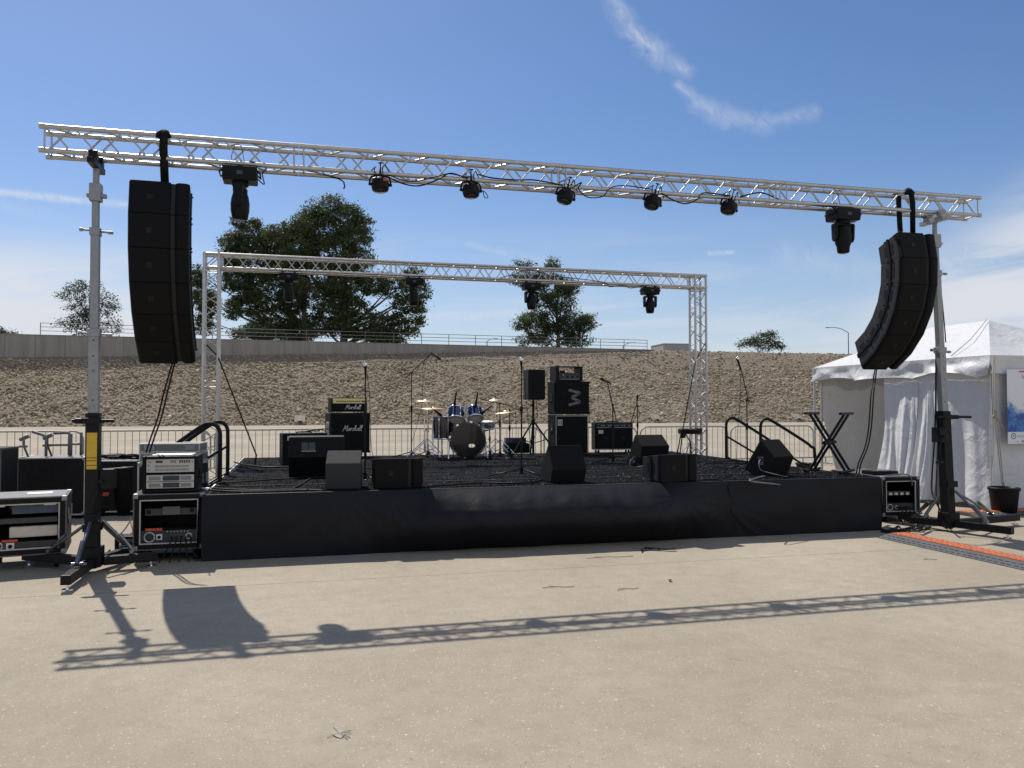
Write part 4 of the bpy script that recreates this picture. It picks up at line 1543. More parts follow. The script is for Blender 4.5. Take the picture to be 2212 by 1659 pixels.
# =================================================================== CRANK STANDS
def crank_stand(label, loc, rz, lean, z_top, feet, mirror=1):
    t = thing('crank_stand', label, 'crank stand', loc, rz)
    lx = lambda z: lean * z

    def tube_sq(name, z0, z1, w, mat, bev=.004):
        b = MB()
        h = w / 2
        vs = [(lx(z) + sx * h, sy * h, z) for z in (z0, z1) for sy in (-1, 1) for sx in (-1, 1)]
        b.add(vs, [(0, 2, 3, 1), (4, 5, 7, 6), (0, 1, 5, 4), (2, 6, 7, 3), (0, 4, 6, 2), (1, 3, 7, 5)])
        return b.build(name, mat, t, bev)
    outer = tube_sq('outer_mast', .16, 1.62, .128, M_STEEL_BLACK)
    mid = tube_sq('middle_mast', 1.60, 2.48, .095, M_GALV)
    inn = tube_sq('inner_mast', 2.44, 3.52, .080, M_GALV)
    top = tube_sq('top_mast', 3.48, z_top - .34, .064, M_GALV)
    for z in (1.75, 2.05, 2.2, 2.36):
        MB().cyl((lx(z), -.050, z), (lx(z), -.047, z), .008, n=8).build('bolt_hole', M_BLACK, mid)
    MB().box(lx(2.47) - .058, lx(2.47) + .058, -.058, .058, 2.40, 2.48).build('collar', M_GALV, t, .004)
    MB().box(lx(3.5) - .05, lx(3.5) + .05, -.05, .05, 3.44, 3.52).build('collar', M_GALV, t, .004)
    for z in (3.50, 2.44):
        b = MB()
        b.cyl((lx(z) - .14, 0, z), (lx(z) + .15, 0, z - .02), .012, n=8)
        b.cyl((lx(z) - .15, 0, z), (lx(z) - .12, 0, z), .02, n=8)
        b.cyl((lx(z) + .12, 0, z - .02), (lx(z) + .165, 0, z - .02), .018, n=8)
        b.build('locking_pin', M_GALV, t)
    # head: collar, fork and clamp under the truss
    b = MB()
    zz = z_top - .34
    b.box(lx(zz) - .055, lx(zz) + .055, -.055, .055, zz - .10, zz + .08)
    b.box(lx(zz) - .085, lx(zz) + .10, -.03, .03, zz - .06, zz - .02)
    b.cyl((lx(zz), 0, zz + .05), (lx(zz), 0, z_top - .10), .032, n=12)
    b.build('mast_head', M_GALV, t, .004)
    b = MB()
    b.box(lx(zz) - .035, lx(zz) + .035, -.24, .24, z_top - .10, z_top - .04)
    for y in (-CC / 2, CC / 2):
        b.box(lx(zz) - .04, lx(zz) + .04, y - .045, y + .045, z_top - .05, z_top + .012)
        b.cyl((lx(zz) - .04, y, z_top + .025), (lx(zz) + .04, y, z_top + .025), .036, n=12)
    b.build('truss_fork', M_GALV if mirror < 0 else M_STEEL_BLACK, t, .003)
    # crossbar, winch, sticker
    b = MB()
    zb = 1.54
    b.cyl((lx(zb) - .175, -.09, zb), (lx(zb) + (.21 if mirror > 0 else .36), -.09, zb), .018, n=10)
    b.box(lx(zb) - .085, lx(zb) + .085, -.112, .072, zb - .03, zb + .03)
    b.cyl((lx(zb) - .15 * mirror, -.09, zb), (lx(zb) - .09 * mirror, -.09, zb), .030, n=10)
    b.build('crossbar', M_STEEL_BLACK, t, .004)
    b = MB()
    xw = -.15 if mirror < 0 else .14
    zw = 1.30 if mirror < 0 else .95
    b.cyl((xw - .05, -.02, zw), (xw + .06, -.02, zw), .075, n=16)
    b.box(xw - .06, xw + .07, -.09, .06, zw - .10, zw + .10)
    b.cyl((xw - .04, -.10, zw - .02), (xw - .04, -.16, zw - .02), .02, n=8)
    b.build('winch', M_STEEL_BLACK, t, .006)
    b = MB()
    b.tube([(xw - .06, -.12, zw), (xw - .10, -.13, zw - .20), (xw - .10, -.13, zw - .36)], .010, 6)
    b.cyl((xw - .16, -.13, zw - .36), (xw - .05, -.13, zw - .36), .016, n=8)
    b.build('winch_handle', M_STEEL_BLACK, t)
    if mirror > 0:
        st = MB().box(-.048 + lx(1.3), .048 + lx(1.3), -.0675, -.0645, 1.05, 1.42).build('warning_sticker', M_YELLOW, outer)
        b = MB()
        for z in (1.165, 1.135, 1.09):
            b.box(-.046 + lx(1.3), .046 + lx(1.3), -.0692, -.0678, z - .003, z + .003)
        b.build('sticker_lines', M_BLACK, t)
    else:
        MB().box(-.095, -.078, -.084, -.03, zw - .06, zw + .06).build('data_plate', M_PANEL, outer)
    MB().box(-.08, .08, -.08, .08, .60 if mirror < 0 else .42, .68 if mirror < 0 else .50).build('strap_collar', M_STEEL_BLACK, t, .004)
    # base hub and legs
    b = MB()
    b.box(-.095, .095, -.095, .095, .06, .26)
    b.cyl((0, 0, .04), (0, 0, .12), .05, n=10)
    b.build('base_hub', M_STEEL_BLACK, t, .006)
    for (fx, fy, strut_z) in feet:
        d = Vector((fx, fy, 0))
        L = d.length
        a = math.atan2(fy, fx)
        MM = Matrix.Rotation(a, 4, 'Z')
        b = MB(MM)
        b.box(.10, L, -.045, .045, .065, .155)
        leg = b.build('outrigger_leg', M_STEEL_BLACK, t, .006)
        b = MB(MM)
        b.cyl((L - .06, 0, .0), (L - .06, 0, .02), .05, n=14)
        b.cyl((L - .06, 0, .02), (L - .06, 0, .08), .014, n=8)
        b.build('foot_pad', M_CHROME, leg)
        b = MB(MM)
        b.cyl((.09, 0, strut_z), (L * .62, 0, .185), .017, n=10)
        b.cyl((L * .40, 0, strut_z - (strut_z - .23) * .52), (L * .62, 0, .185), .022, n=10)
        b.cyl((L * .62 - .02, -.05, .185), (L * .62 - .02, .05, .185), .02, n=8)
        b.build('brace', M_BRACE, leg)
    return t


def footvec(c, px, py, rz):
    p = G(px, py) - Vector((c.x, c.y, 0))
    q = Matrix.Rotation(-rz, 3, 'Z') @ p
    return q.x, q.y


tL = t_at(195)
cL = TP(tL, CC / 2, -.025)
lean = -.026
cLb = Vector((cL.x - lean * cL.z * CT * .0, cL.y, 0))
bL = Vector((D(199, 1235, cL.y).x, cL.y, 0))
leanL = ((Matrix.Rotation(-TANG, 3, 'Z') @ (Vector((cL.x, cL.y, 0)) - bL)).x) / cL.z
feetL = [footvec(bL, 141, 1280, TANG) + (.52,), footvec(bL, 340, 1224, TANG) + (.52,), footvec(bL, 54, 1222, TANG) + (.48,), (.35, .75, .5)]
crank_stand('crank stand with the yellow warning sticker holding up the left end of the front truss', bL, TANG, leanL, cL.z, feetL, 1)
tR = t_at(2031)
cR = TP(tR, CC / 2, -.025)
bR = Vector((D(2050, 1140, cR.y).x, cR.y, 0))
leanR = ((Matrix.Rotation(-TANG, 3, 'Z') @ (Vector((cR.x, cR.y, 0)) - bR)).x) / cR.z
feetR = [footvec(bR, 2188, 1166, TANG) + (.55,), footvec(bR, 2198, 1134, TANG) + (.55,), footvec(bR, 1968, 1140, TANG) + (.5,), (-.1, .8, .5)]
crank_stand('crank stand beside the white tent holding up the right end of the front truss', bR, TANG, leanR, cR.z, feetR, -1)

# =================================================================== LINE ARRAYS
AW, AH, AD = .60, .352, .44


def taper_z(mb, k=.29):
    mb.v = [(x, y, z * (1 - k * max(0, y) / AD)) for x, y, z in mb.v]
    return mb


def array_box(label, name='line_array_speaker'):
    t = thing(name, label, 'speaker', (0, 0, 0), 0)
    h = AH / 2 - .002
    body = [(-.285, .035), (.285, .035), (.29, .08), (.265, AD), (-.265, AD), (-.29, .08)]
    taper_z(MB().prismz(body, -h, h)).build('cabinet', M_BLACK_TEX, t, .005)
    g1 = [(-.292, .045), (-.275, .006), (-.25, 0), (.085, 0), (.105, .012), (.112, .04)]
    MB().prismz(g1, -h + .0015, h - .0015).build('woofer_grille', M_GRILLE, t, .003)
    g2 = [(.150, .04), (.165, .015), (.19, .004), (.255, .008), (.285, .025), (.293, .05)]
    MB().prismz(g2, -h + .0015, h - .0015).build('horn_grille', M_GRILLE, t, .006)
    MB().box(-.115, -.06, -.004, .002, -.03, .03).build('badge', M_BADGE, t, .002)
    for sx in (-1, 1):
        b = MB()
        xs_ = lambda y: sx * (.2915 - (y - .08) * (.025 / (AD - .08)))
        # dark recessed grips and the rigging strip between cabinets
        for (y0, y1, z0, z1) in ((.14, .225, -.075, .075), (.245, .32, -.06, .06)):
            b.add([(xs_(y0) + sx * .002, y0, z0), (xs_(y1) + sx * .002, y1, z0), (xs_(y1) + sx * .002, y1, z1), (xs_(y0) + sx * .002, y0, z1)], [(0, 1, 2, 3)])
        b.build('handle_recess', M_BLACK, t)
        b = MB()
        b.box(min(xs_(.22), xs_(.22) + sx * .012), max(xs_(.22), xs_(.22) + sx * .012), .205, .245, -h * .88, h * .88)
        b.cyl((xs_(.2) - sx * .01, .19, -h * .80), (xs_(.2) + sx * .022, .19, -h * .80), .012, n=8)
        b.cyl((xs_(.27) - sx * .01, .27, h * .76), (xs_(.27) + sx * .022, .27, h * .76), .010, n=8)
        b.build('rigging_bar', M_STEEL_BLACK, t)
    return t


box0 = None


def hang_array(side, fx, z_top, rz, tilts):
    """fx = world point of the centre of the front face line at the top; boxes hinge at their front edges"""
    global box0
    ords = ['topmost', 'second', 'third', 'fourth', 'fifth', 'lowest']
    p = Vector((fx.x, fx.y, z_top))
    f = Vector((math.sin(rz), -math.cos(rz), 0))      # facing
    for k, tl in enumerate(tilts):
        a = R(tl)
        down = Vector((0, 0, -1)) * math.cos(a) - f * math.sin(a)
        c = p + down * (AH / 2)
        lab = '%s black cabinet of the curved speaker array hanging on the %s' % (ords[k], side)
        rot = Euler((a, 0, rz), 'XYZ')
        if box0 is None:
            box0 = array_box(lab)
            box0.location, box0.rotation_euler = c, rot
            box0['group'] = 'line array speakers hanging from the front truss'
        else:
            repeat(box0, c, None, lab, None, rot)
        p = p + down * AH
    return p


TILT = [-11, 2, 16, 30, 44, 57]
rzL = TH + R(1)
fL = D(345, 392, cL.y)
tAL = t_at(348)
pAL = TP(tAL, CC / 2)
# front face a little ahead of the truss centre
faceL = Vector((math.sin(rzL), -math.cos(rzL), 0))
fcL = Vector((pAL.x, pAL.y, 0)) + faceL * .20 + Vector((math.cos(rzL), math.sin(rzL), 0)) * -.03
endL = hang_array('left', fcL, 4.00, rzL, [-9, 2, 14, 27, 40, 51])
rzR = TH - R(2)
tAR = t_at(1968)
pAR = TP(tAR, CC / 2)
faceR = Vector((math.sin(rzR), -math.cos(rzR), 0))
fcR = Vector((pAR.x, pAR.y, 0)) + faceR * .20 + Vector((math.cos(rzR), math.sin(rzR), 0)) * .06
endR = hang_array('right', fcR, 3.98, rzR, TILT)


def sling(label, tpos, ends, group='lifting slings on the front truss'):
    t = thing('lifting_sling', label, 'sling', TP(tpos, CC / 2, CC), 0, group)
    Mi = Matrix.Translation(TP(tpos, CC / 2, CC)).inverted()
    b = MB(Mi)
    for (dt, dz_end, w, ytop) in ends:
        p0, p1, p2 = TP(tpos, ytop, CC + .03), TP(tpos + dt * .15, ytop - .05, CC * .4), TP(tpos + dt, CC / 2 - .03, 0)
        p2 = Vector((p2.x, p2.y, dz_end))
        b.tube([TP(tpos, ytop + .05, CC + .02), p0, TP(tpos + dt * .03, ytop - .04, CC + .0), p1, p2], w, 8)
    b.build('webbing', M_WEBBING, t)
    b = MB(Mi)
    b.tube([TP(tpos - .055, -.03, CC - .04), TP(tpos - .05, -.035, CC + .0), TP(tpos - .02, .0, CC + .035), TP(tpos + .03, .0, CC + .035), TP(tpos + .055, -.03, CC - .02)], .024, 8)
    b.build('choke_loop', M_WEBBING, t)
    for (dt, dz_end, w, ytop) in ends:
        p2 = TP(tpos + dt, CC / 2 - .03, 0)
        b = MB(Mi)
        b.tube([(p2.x - .03, p2.y, dz_end + .03), (p2.x, p2.y - .01, dz_end - .03), (p2.x + .03, p2.y, dz_end + .03)], .010, 6)
        b.build('shackle', M_GALV, t)
    return t


sling('wide black lifting sling holding the left speaker array', tAL, [(.0, 4.02, .042, .02)])
sling('pair of crossed black lifting slings holding the right speaker array', tAR, [(-.06, 4.02, .034, .22), (.14, 4.02, .036, .0)])


# =================================================================== LIGHTS
def moving_head(label, group, scale=1.0, blunt=False):
    t = thing('moving_head_light', label, 'stage light', (0, 0, 0), 0, group)
    q = Matrix.Scale(scale, 4)
    b = MB(q)
    b.prism([(-.12, -.17), (.12, -.17), (.135, -.10), (.13, -.02), (-.13, -.02), (-.135, -.10)], -.175, .175)
    base = b.build('base', M_BLACK, t, .012)
    b = MB(q)
    b.box(-.03, .03, -.1365, -.134, -.115, -.075)
    b.build('display', M_LCD, base)
    b = MB(q)
    for s in (-1, 1):
        b.tube([(s * .175, -.09, -.06), (s * .205, -.09, -.09), (s * .205, .09, -.09), (s * .175, .09, -.06)], .010, 6)
    b.build('carry_handle', M_BLACK, base)
    b = MB(q)
    b.cyl((0, 0, -.17), (0, 0, -.205), .085, n=18)
    b.box(-.135, .135, -.05, .05, -.235, -.20)
    for s in (-1, 1):
        b.prism([(-.055, -.21), (.055, -.21), (.045, -.40), (.02, -.44), (-.02, -.44), (-.045, -.40)], s * .125 - .018, s * .125 + .018)
    b.build('yoke', M_BLACK, t, .008)
    b = MB(q)
    if blunt:
        prof = [(.055, -.225), (.09, -.235), (.098, -.27), (.102, -.38), (.10, -.46), (.088, -.485), (.082, -.50), (.074, -.575), (.060, -.585), (.0, -.585)]
    else:
        prof = [(.045, -.235), (.062, -.25), (.088, -.33), (.098, -.40), (.096, -.47), (.080, -.555), (.066, -.565), (.0, -.565)]
    b.lathe(prof, 20)
    head = b.build('head', M_BLACK, t)
    zz = prof[-1][1] - .001
    MB(q).lathe([(.052, zz + .0005), (.05, zz - .004), (.0, zz - .006)], 18).build('lens', M_LENS, head)
    b = MB(q)
    for s in (-1, 1):
        b.box(s * .11 - .02, s * .11 + .02, -.03, .03, -.025, .005)
        b.tube([(s * .11, .033 * math.cos(a), .03 + .033 * math.sin(a)) for a in [k * .6 - .6 for k in range(9)]], .008, 5)
        b.cyl((s * .11, .035, .03), (s * .11, .09, .05), .008, n=6)
    b.build('clamp', M_STEEL_BLACK, t)
    b = MB(q)
    b.tube([(.02, .06, -.02), (.03, .10, .10), (.0, .12, .26), (-.06, .10, .28), (-.10, .07, .12), (-.06, .05, -.02)], .004, 4)
    b.build('safety_cable', M_CABLE, t)
    b = MB(q)
    b.tube(smooth_path([(.16, .10, -.08), (.24, .08, -.15), (.22, .10, -.03), (.26, .14, .05)], 4), .007, 5)
    b.build('power_lead', M_CABLE, t)
    return t


mh1 = moving_head('moving head light on the front truss just right of the left speaker array', 'moving head lights', 1.0)
mh1.location = TP(t_at(515, .02), .02, -.028)
mh1.rotation_euler = (0, 0, TANG)
for o_ in list(mh1.children):
    if o_.name.startswith(('yoke', 'head')):
        o_.rotation_euler = (0, 0, R(84))
mh2 = moving_head('blunt nosed moving head light on the front truss beside the right speaker array', 'moving head lights', 1.0, True)
mh2.location = TP(t_at(1825, .02), .02, -.028)
mh2.rotation_euler = (0, 0, TANG)
rear = [(622, 'moving head light on the rear truss in front of the drooping tree', 80), (893, 'moving head light on the rear truss at the edge of the big eucalyptus crown', 70),
        (1148, 'moving head light on the rear truss in front of the middle tree', 8), (1405, 'moving head light on the rear truss against open sky by the right leg', -4)]
for i, (px, lab, ya) in enumerate(rear):
    m = moving_head(lab, 'moving head lights', .94, False)
    m.location = GP(gx_at(px, .04), .04, z_b - .028)
    m.rotation_euler = (0, 0, TH)
    for o_ in list(m.children):
        if o_.name.startswith(('yoke', 'head')):
            o_.rotation_euler = (0, 0, R(ya))


def wash_light(label):
    t = thing('wash_light', label, 'stage light', (0, 0, 0), 0, 'round wash lights on the front truss')
    b = MB(Matrix.Translation((0, 0, -.10)))
    b.lathe([(.05, .075), (.082, .055), (.098, .02), (.098, -.03), (.088, -.065), (.070, -.078), (.0, -.078)], 22)
    body = b.build('body', M_BLACK, t)
    MB(Matrix.Translation((0, 0, -.10))).lathe([(.066, -.0785), (.06, -.083), (.0, -.085)], 20).build('lens', M_LENS, body)
    b = MB()
    for s in (-1, 1):
        b.tube([(s * .03, 0, .005), (s * .095, 0, -.01), (s * .113, 0, -.05), (s * .113, 0, -.115)], .011, 5)
        b.cyl((s * .095, 0, -.10), (s * .128, 0, -.10), .018, n=8)
    b.box(-.04, .04, -.015, .015, -.004, .010)
    b.build('yoke', M_BLACK, t)
    b = MB()
    b.tube([(0, .034 * math.cos(a), .035 + .034 * math.sin(a)) for a in [k * .6 - .8 for k in range(9)]], .012, 6)
    b.cyl((.0, -.03, .06), (.0, -.05, .13), .007, n=6)
    b.cyl((-.022, -.052, .13), (.022, -.052, .135), .008, n=6)
    b.build('clamp', M_STEEL_BLACK, t)
    b = MB()
    b.tube(smooth_path([(.03, -.05, -.04), (.02, -.09, .05), (.05, -.06, .11), (.09, -.02, .06), (.14, .0, .02)], 4), .006, 5)
    b.tube(smooth_path([(-.04, -.05, -.04), (-.07, -.08, .03), (-.05, -.05, .09), (-.12, .0, .03)], 4), .006, 5)
    b.build('lead', M_CABLE, t)
    return t


washes = [(819, 'wash light with a red sticker, leftmost of the five round ones on the front truss', 0, 4), (1016, 'round wash light with a dangling cable loop on the front truss', 0, 2),
          (1225, 'tilted round wash light at the middle joint of the front truss', 16, 8), (1414, 'tilted round wash light with cables sagging to its right', 18, 10), (1580, 'round wash light nearest the right end of the front truss', 20, 12)]
w0 = None
for px, lab, tilt, sw in washes:
    loc = TP(t_at(px, .0), .0, -.03)
    if w0 is None:
        w0 = wash_light(lab)
        w0.location, w0.rotation_euler = loc, (R(-10), R(tilt), TANG)
        fs = w0
    else:
        c = repeat(w0, loc, None, lab, None, (R(-12), R(tilt), TANG))
        if px == 1016:
            MB().tube(smooth_path([(.12, 0, -.09), (.17, .02, -.10), (.20, .02, -.16), (.16, .02, -.165), (.14, 0, -.10)], 4), .005, 5).build('cable_loop', M_CABLE, c)
MB().box(.025, .065, -.102, -.098, -.10, -.07).build('sticker', M_SMALLRED, w0)


# ---- cables along the trusses
def cable(label, pts, r=.008, cat='cable', name='cable', smooth=True, mat=None, group=None):
    pts = [Vector(p) for p in pts]
    t = thing(name, label, cat, pts[0], 0, group)
    o = pts[0].copy()
    q = smooth_path(pts, 5) if smooth else pts
    MB().tube([p - o for p in q], r, 6).build('jacket', mat or M_CABLE, t)
    return t


tt = lambda px: t_at(px, 0)
cable('black power cable looping along the front truss between the first two wash lights', [TP(tt(835), -.03, -.04), TP(tt(870), -.04, -.11), TP(tt(905), -.05, -.12), TP(tt(945), -.04, -.03), TP(tt(970), -.03, .05), TP(tt(1000), -.03, .02), TP(tt(1012), -.03, .03)], .008)
cable('second thinner cable beside the loop between the first two wash lights', [TP(tt(835), -.04, -.02), TP(tt(880), -.05, -.08), TP(tt(930), -.05, -.02), TP(tt(968), -.04, .04), TP(tt(1010), -.03, .01)], .006)
cable('black cable lying along the bottom chord between the second and third wash lights', [TP(tt(1030), -.03, .06), TP(tt(1060), -.035, .03), TP(tt(1110), -.035, .025), TP(tt(1150), -.035, .04), TP(tt(1190), -.035, .02), TP(tt(1215), -.03, .0)], .008)
cable('black cable swagging below the truss right of the middle wash light', [TP(tt(1235), -.03, -.02), TP(tt(1255), -.04, .05), TP(tt(1248), -.04, -.03), TP(tt(1268), -.04, -.12), TP(tt(1300), -.04, -.10), TP(tt(1318), -.04, .01), TP(tt(1350), -.035, .05), TP(tt(1410), -.03, .03)], .007)
cable('black cable swagging below the truss right of the fourth wash light', [TP(tt(1428), -.03, -.01), TP(tt(1455), -.04, -.09), TP(tt(1480), -.04, -.12), TP(tt(1505), -.04, -.06), TP(tt(1520), -.035, .03), TP(tt(1575), -.03, .02)], .008)
cable('black cable from the last wash light to the right moving head', [TP(tt(1600), -.03, .02), TP(tt(1650), .02, .10), TP(tt(1700), .05, .03), TP(tt(1760), .0, -.02), TP(tt(1800), -.03, -.03)], .009)
cable('black cable lying along the truss from the left moving head', [TP(tt(540), -.03, .02), TP(tt(575), .10, .04), TP(tt(640), .16, .04), TP(tt(730), .22, -.03), TP(tt(744), .22, -.10), TP(tt(742), .22, -.14)], .008)
cable('cable loop drooping from the left side of the right moving head', [TP(tt(1806), .0, -.02), TP(tt(1788), -.03, -.10), TP(tt(1792), -.03, -.19), TP(tt(1812), -.03, -.16)], .006)
gg = lambda px: gx_at(px, 0)
cable('cable drooping below the rear truss left of its right hand light', [GP(gg(1190), -.03, z_b + .1), GP(gg(1300), -.03, z_b + .02), GP(gg(1316), -.03, z_b - .07), GP(gg(1345), -.03, z_b - .03), GP(gg(1362), -.03, z_b - .08), GP(gg(1392), -.03, z_b - .02)], .007)
cable('cable slack along the rear truss near the middle tree', [GP(gg(1080), -.03, z_b + .02), GP(gg(1110), -.03, z_b + .10), GP(gg(1140), -.03, z_b + .2), GP(gg(1180), -.03, z_b + .12), GP(gg(1192), -.03, z_b + .02)], .007)

# =================================================================== BACKLINE ON THE STAGE
def on_deck(px, py):
    return G(px, py, DECK + .012)


def rounded_box(name, w, d, h, mat, parent, bev=.012, z0=0.0, y0=0.0):
    return MB().box(-w / 2, w / 2, y0, y0 + d, z0, z0 + h).build(name, mat, parent, bev, 3)


def corners(parent, w, d, h, mat, z0=0.0, s=.03, name='corner'):
    """metal or plastic corner caps"""
    for x in (-w / 2, w / 2):
        for z in (z0, z0 + h):
            sx = 1 if x < 0 else -1
            sz = 1 if z == z0 else -1
            b = MB()
            b.box(min(x - sx * .003, x + sx * s), max(x - sx * .003, x + sx * s), -.003, s, min(z - sz * .003, z + sz * s), max(z - sz * .003, z + sz * s))
            b.build(name, mat, parent, .006)


GLYPHS = {
    'M': (1.75, [[(-.1, .1), (.1, .0), (.45, 2.0), (.8, .55), (1.35, 2.05), (1.45, .1), (1.75, .15)]]),
    'a': (.95, [[(.75, .85), (.4, 1.0), (.08, .55), (.25, .02), (.6, .35), (.78, .95), (.72, .2), (.98, .15)]]),
    'r': (.75, [[(.02, .2), (.25, 1.05), (.22, .0)], [(.23, .55), (.45, .95), (.72, .92)]]),
    's': (.72, [[(.62, .88), (.35, 1.02), (.18, .72), (.5, .38), (.42, .03), (.05, .1)]]),
    'h': (.95, [[(.05, .2), (.45, 1.7), (.35, 2.05), (.18, 1.6), (.14, .0)], [(.15, .5), (.42, .98), (.62, .75), (.62, .12), (.95, .15)]]),
    'l': (.55, [[(.02, .2), (.42, 1.7), (.34, 2.05), (.16, 1.5), (.18, .2), (.36, .02), (.58, .2)]]),
}


def script_logo(parent, word, height, mat, loc, r):
    """handwritten-looking lettering as thin raised strokes, centred on loc"""
    u = height / 2.05
    total = sum(GLYPHS[c][0] for c in word)
    b = MB()
    x = -total / 2
    for c in word:
        w, strokes = GLYPHS[c]
        for st in strokes:
            pts = smooth_path([((x + px_ + .28 * pz_) * u, 0, (pz_ - .7) * u) for px_, pz_ in st], 4)
            b.tube(pts, r, 5)
        x += w
    o = b.build('script_logo', mat, parent, loc=loc)
    return o


# ---- guitar stack
def half_stack(px, py, rz):
    p = on_deck(px, py)
    t = thing('guitar_cabinet', 'tall black guitar speaker cabinet with white script under the gold fronted amplifier head', 'speaker', p, rz)
    w, d, h = .77, .36, .76
    rounded_box('cabinet', w, d, h, M_VINYL, t, .014, .07, .012)
    rounded_box('front_grille', w - .06, .016, h - .06, M_GRILLE, t, .004, .10, .0)
    b = MB()
    for (x0, x1, z0, z1) in ((-w / 2 + .018, w / 2 - .018, .088, .098), (-w / 2 + .018, w / 2 - .018, h + .042, h + .052), (-w / 2 + .018, -w / 2 + .026, .099, h + .041), (w / 2 - .026, w / 2 - .018, .099, h + .041)):
        b.box(x0, x1, .003, .013, z0, z1)
    b.build('piping', M_BADGE, t)
    script_logo(t, 'Marshall', .105, M_LOGO, (.03, -.006, .07 + h * .60), .0048)
    for s in (-1, 1):
        b = MB()
        x = s * (w / 2 + .001)
        b.box(min(x, x + s * .006), max(x, x + s * .006), .10, .27, .42, .66)
        ho = b.build('side_handle', M_SILVER_TRIM if s < 0 else M_BLACK, t, .01)
        b = MB()
        b.box(min(x + s * .0062, x + s * .008), max(x + s * .0062, x + s * .008), .13, .24, .45, .63)
        b.build('recess', M_BLACK_GLOSS, ho)
    corners(t, w, d, h, M_BLACK, .07, .035)
    for x in (-w / 2 + .07, w / 2 - .07):
        for y in (.06, d - .04):
            MB().cyl((x - .015, y, .033), (x + .015, y, .033), .033, n=12).cyl((x, y, .04), (x, y, .07), .02, n=8).build('caster', M_RUBBER, t)
    # head on top
    hh, hd, hw = .265, .235, .70
    th = thing('guitar_amplifier', 'guitar amplifier head with a gold control panel and white script lettering on the tall cabinet', 'amplifier', (0, 0, 0), rz)
    off = Matrix.Rotation(rz, 3, 'Z') @ Vector((.0, .06, .07 + h))
    th.location = p + off
    rounded_box('cabinet', hw, hd, hh, M_VINYL, th, .014, .02, .012)
    rounded_box('front_grille', hw - .07, .02, hh - .14, M_GRILLE, th, .003, .05, .0)
    gp = MB().box(-hw / 2 + .025, hw / 2 - .025, -.003, .015, hh - .085, hh + .005).build('control_panel', M_GOLD, th, .003)
    for k in range(12):
        MB().cyl((-hw / 2 + .10 + k * .040, -.003, hh - .045), (-hw / 2 + .10 + k * .040, -.022, hh - .045), .012, .010, n=10).build('knob', M_BLACK, gp)
    MB().box(hw / 2 - .12, hw / 2 - .05, -.012, -.003, hh - .055, hh - .035).build('switches', M_BLACK, gp)
    script_logo(th, 'Marshall', .085, M_LOGO, (.06, -.005, .100), .0042)
    for x in (-hw / 2 + .05, hw / 2 - .05):
        MB().cyl((x, .05, 0), (x, .05, .02), .018, n=8).cyl((x, hd - .03, 0), (x, hd - .03, .02), .018, n=8).build('foot', M_SILVER_TRIM, th)
    MB().tube([(-.12, hd * .5, hh + .022), (-.10, hd * .5, hh + .04), (.10, hd * .5, hh + .04), (.12, hd * .5, hh + .022)], .012, 6).build('handle', M_BLACK, th)


half_stack(757, 987, R(29))


def combo_amp(label, px, py, rz, w, d, h, panel=True, casters=True, badge=True, cones=False):
    p = on_deck(px, py)
    t = thing('combo_amplifier', label, 'amplifier', p, rz)
    z0 = .065 if casters else .015
    rounded_box('cabinet', w, d, h, M_VINYL, t, .014, z0, .012)
    ph = .11 if panel else 0.0
    rounded_box('front_grille', w - .06, .016, h - ph - .06, M_GRILLE, t, .003, z0 + .03, .002)
    if panel:
        pn = MB().box(-w / 2 + .03, w / 2 - .03, -.003, .014, z0 + h - ph, z0 + h - .025).build('control_panel', M_PANEL_DARK, t, .002)
        for k in range(14):
            if k == 6:
                continue
            x = -w / 2 + .09 + k * (w - .18) / 13
            MB().cyl((x, -.003, z0 + h - ph + .045), (x, -.018, z0 + h - ph + .045), .010, n=10).build('knob', M_SILVER_TRIM if k % 3 else M_BLACK, pn)
        MB().box(-w / 2 + .035, w / 2 - .035, -.0045, -.003, z0 + h - ph + .002, z0 + h - ph + .008).build('trim_line', M_SILVER_TRIM, pn)
    if badge:
        MB().box(-w / 2 + .07, -w / 2 + .17, -.004, .003, z0 + h - ph - .12, z0 + h - ph - .045).build('badge', M_SILVER_TRIM, t, .003)
    if cones:
        for sx in (-1, 1):
            b = MB(Matrix.Translation((sx * w * .23, -.0005, z0 + (h - ph) * .5)) @ Matrix.Rotation(R(90), 4, 'X'))
            b.lathe([(.0, .004), (.035, .003), (.045, .0)], 16)
            b.build('dust_cap', M_BADGE, t)
    MB().box(-w / 2, w / 2, -.0, .012, z0 - .002, z0 + .02).build('bottom_trim', M_SILVER_TRIM if casters else M_VINYL, t, .002)
    if casters:
        for x in (-w / 2 + .08, w / 2 - .08):
            for y in (.06, d - .05):
                MB().cyl((x - .014, y, .03), (x + .014, y, .03), .03, n=12).cyl((x, y, .04), (x, y, z0), .016, n=8).build('caster', M_RUBBER, t)
    MB().tube([(-.13, d * .5, z0 + h + .0), (-.10, d * .5, z0 + h + .018), (.10, d * .5, z0 + h + .018), (.13, d * .5, z0 + h)], .012, 6).build('handle', M_BLACK, t)
    return t


combo_amp('low black combo amplifier half hidden behind the big angled monitor on the left', 660, 1003, R(27), .74, .28, .50, False, False, True).location.z -= 0
c2 = combo_amp('wide black combo amplifier with a knob panel right of the bass stack', 1327, 979, R(9), .80, .30, .56, True, True, True, True)
cable('coil of black cable on top of the low left combo amplifier', [on_deck(650, 1003) + Vector((.0, .2, .53)), on_deck(660, 1003) + Vector((.1, .24, .57)), on_deck(668, 1003) + Vector((.14, .1, .545)), on_deck(660, 1003) + Vector((.05, .05, .555)), on_deck(676, 1003) + Vector((.18, .18, .58)), on_deck(690, 1003) + Vector((.2, .2, .545))], .010)


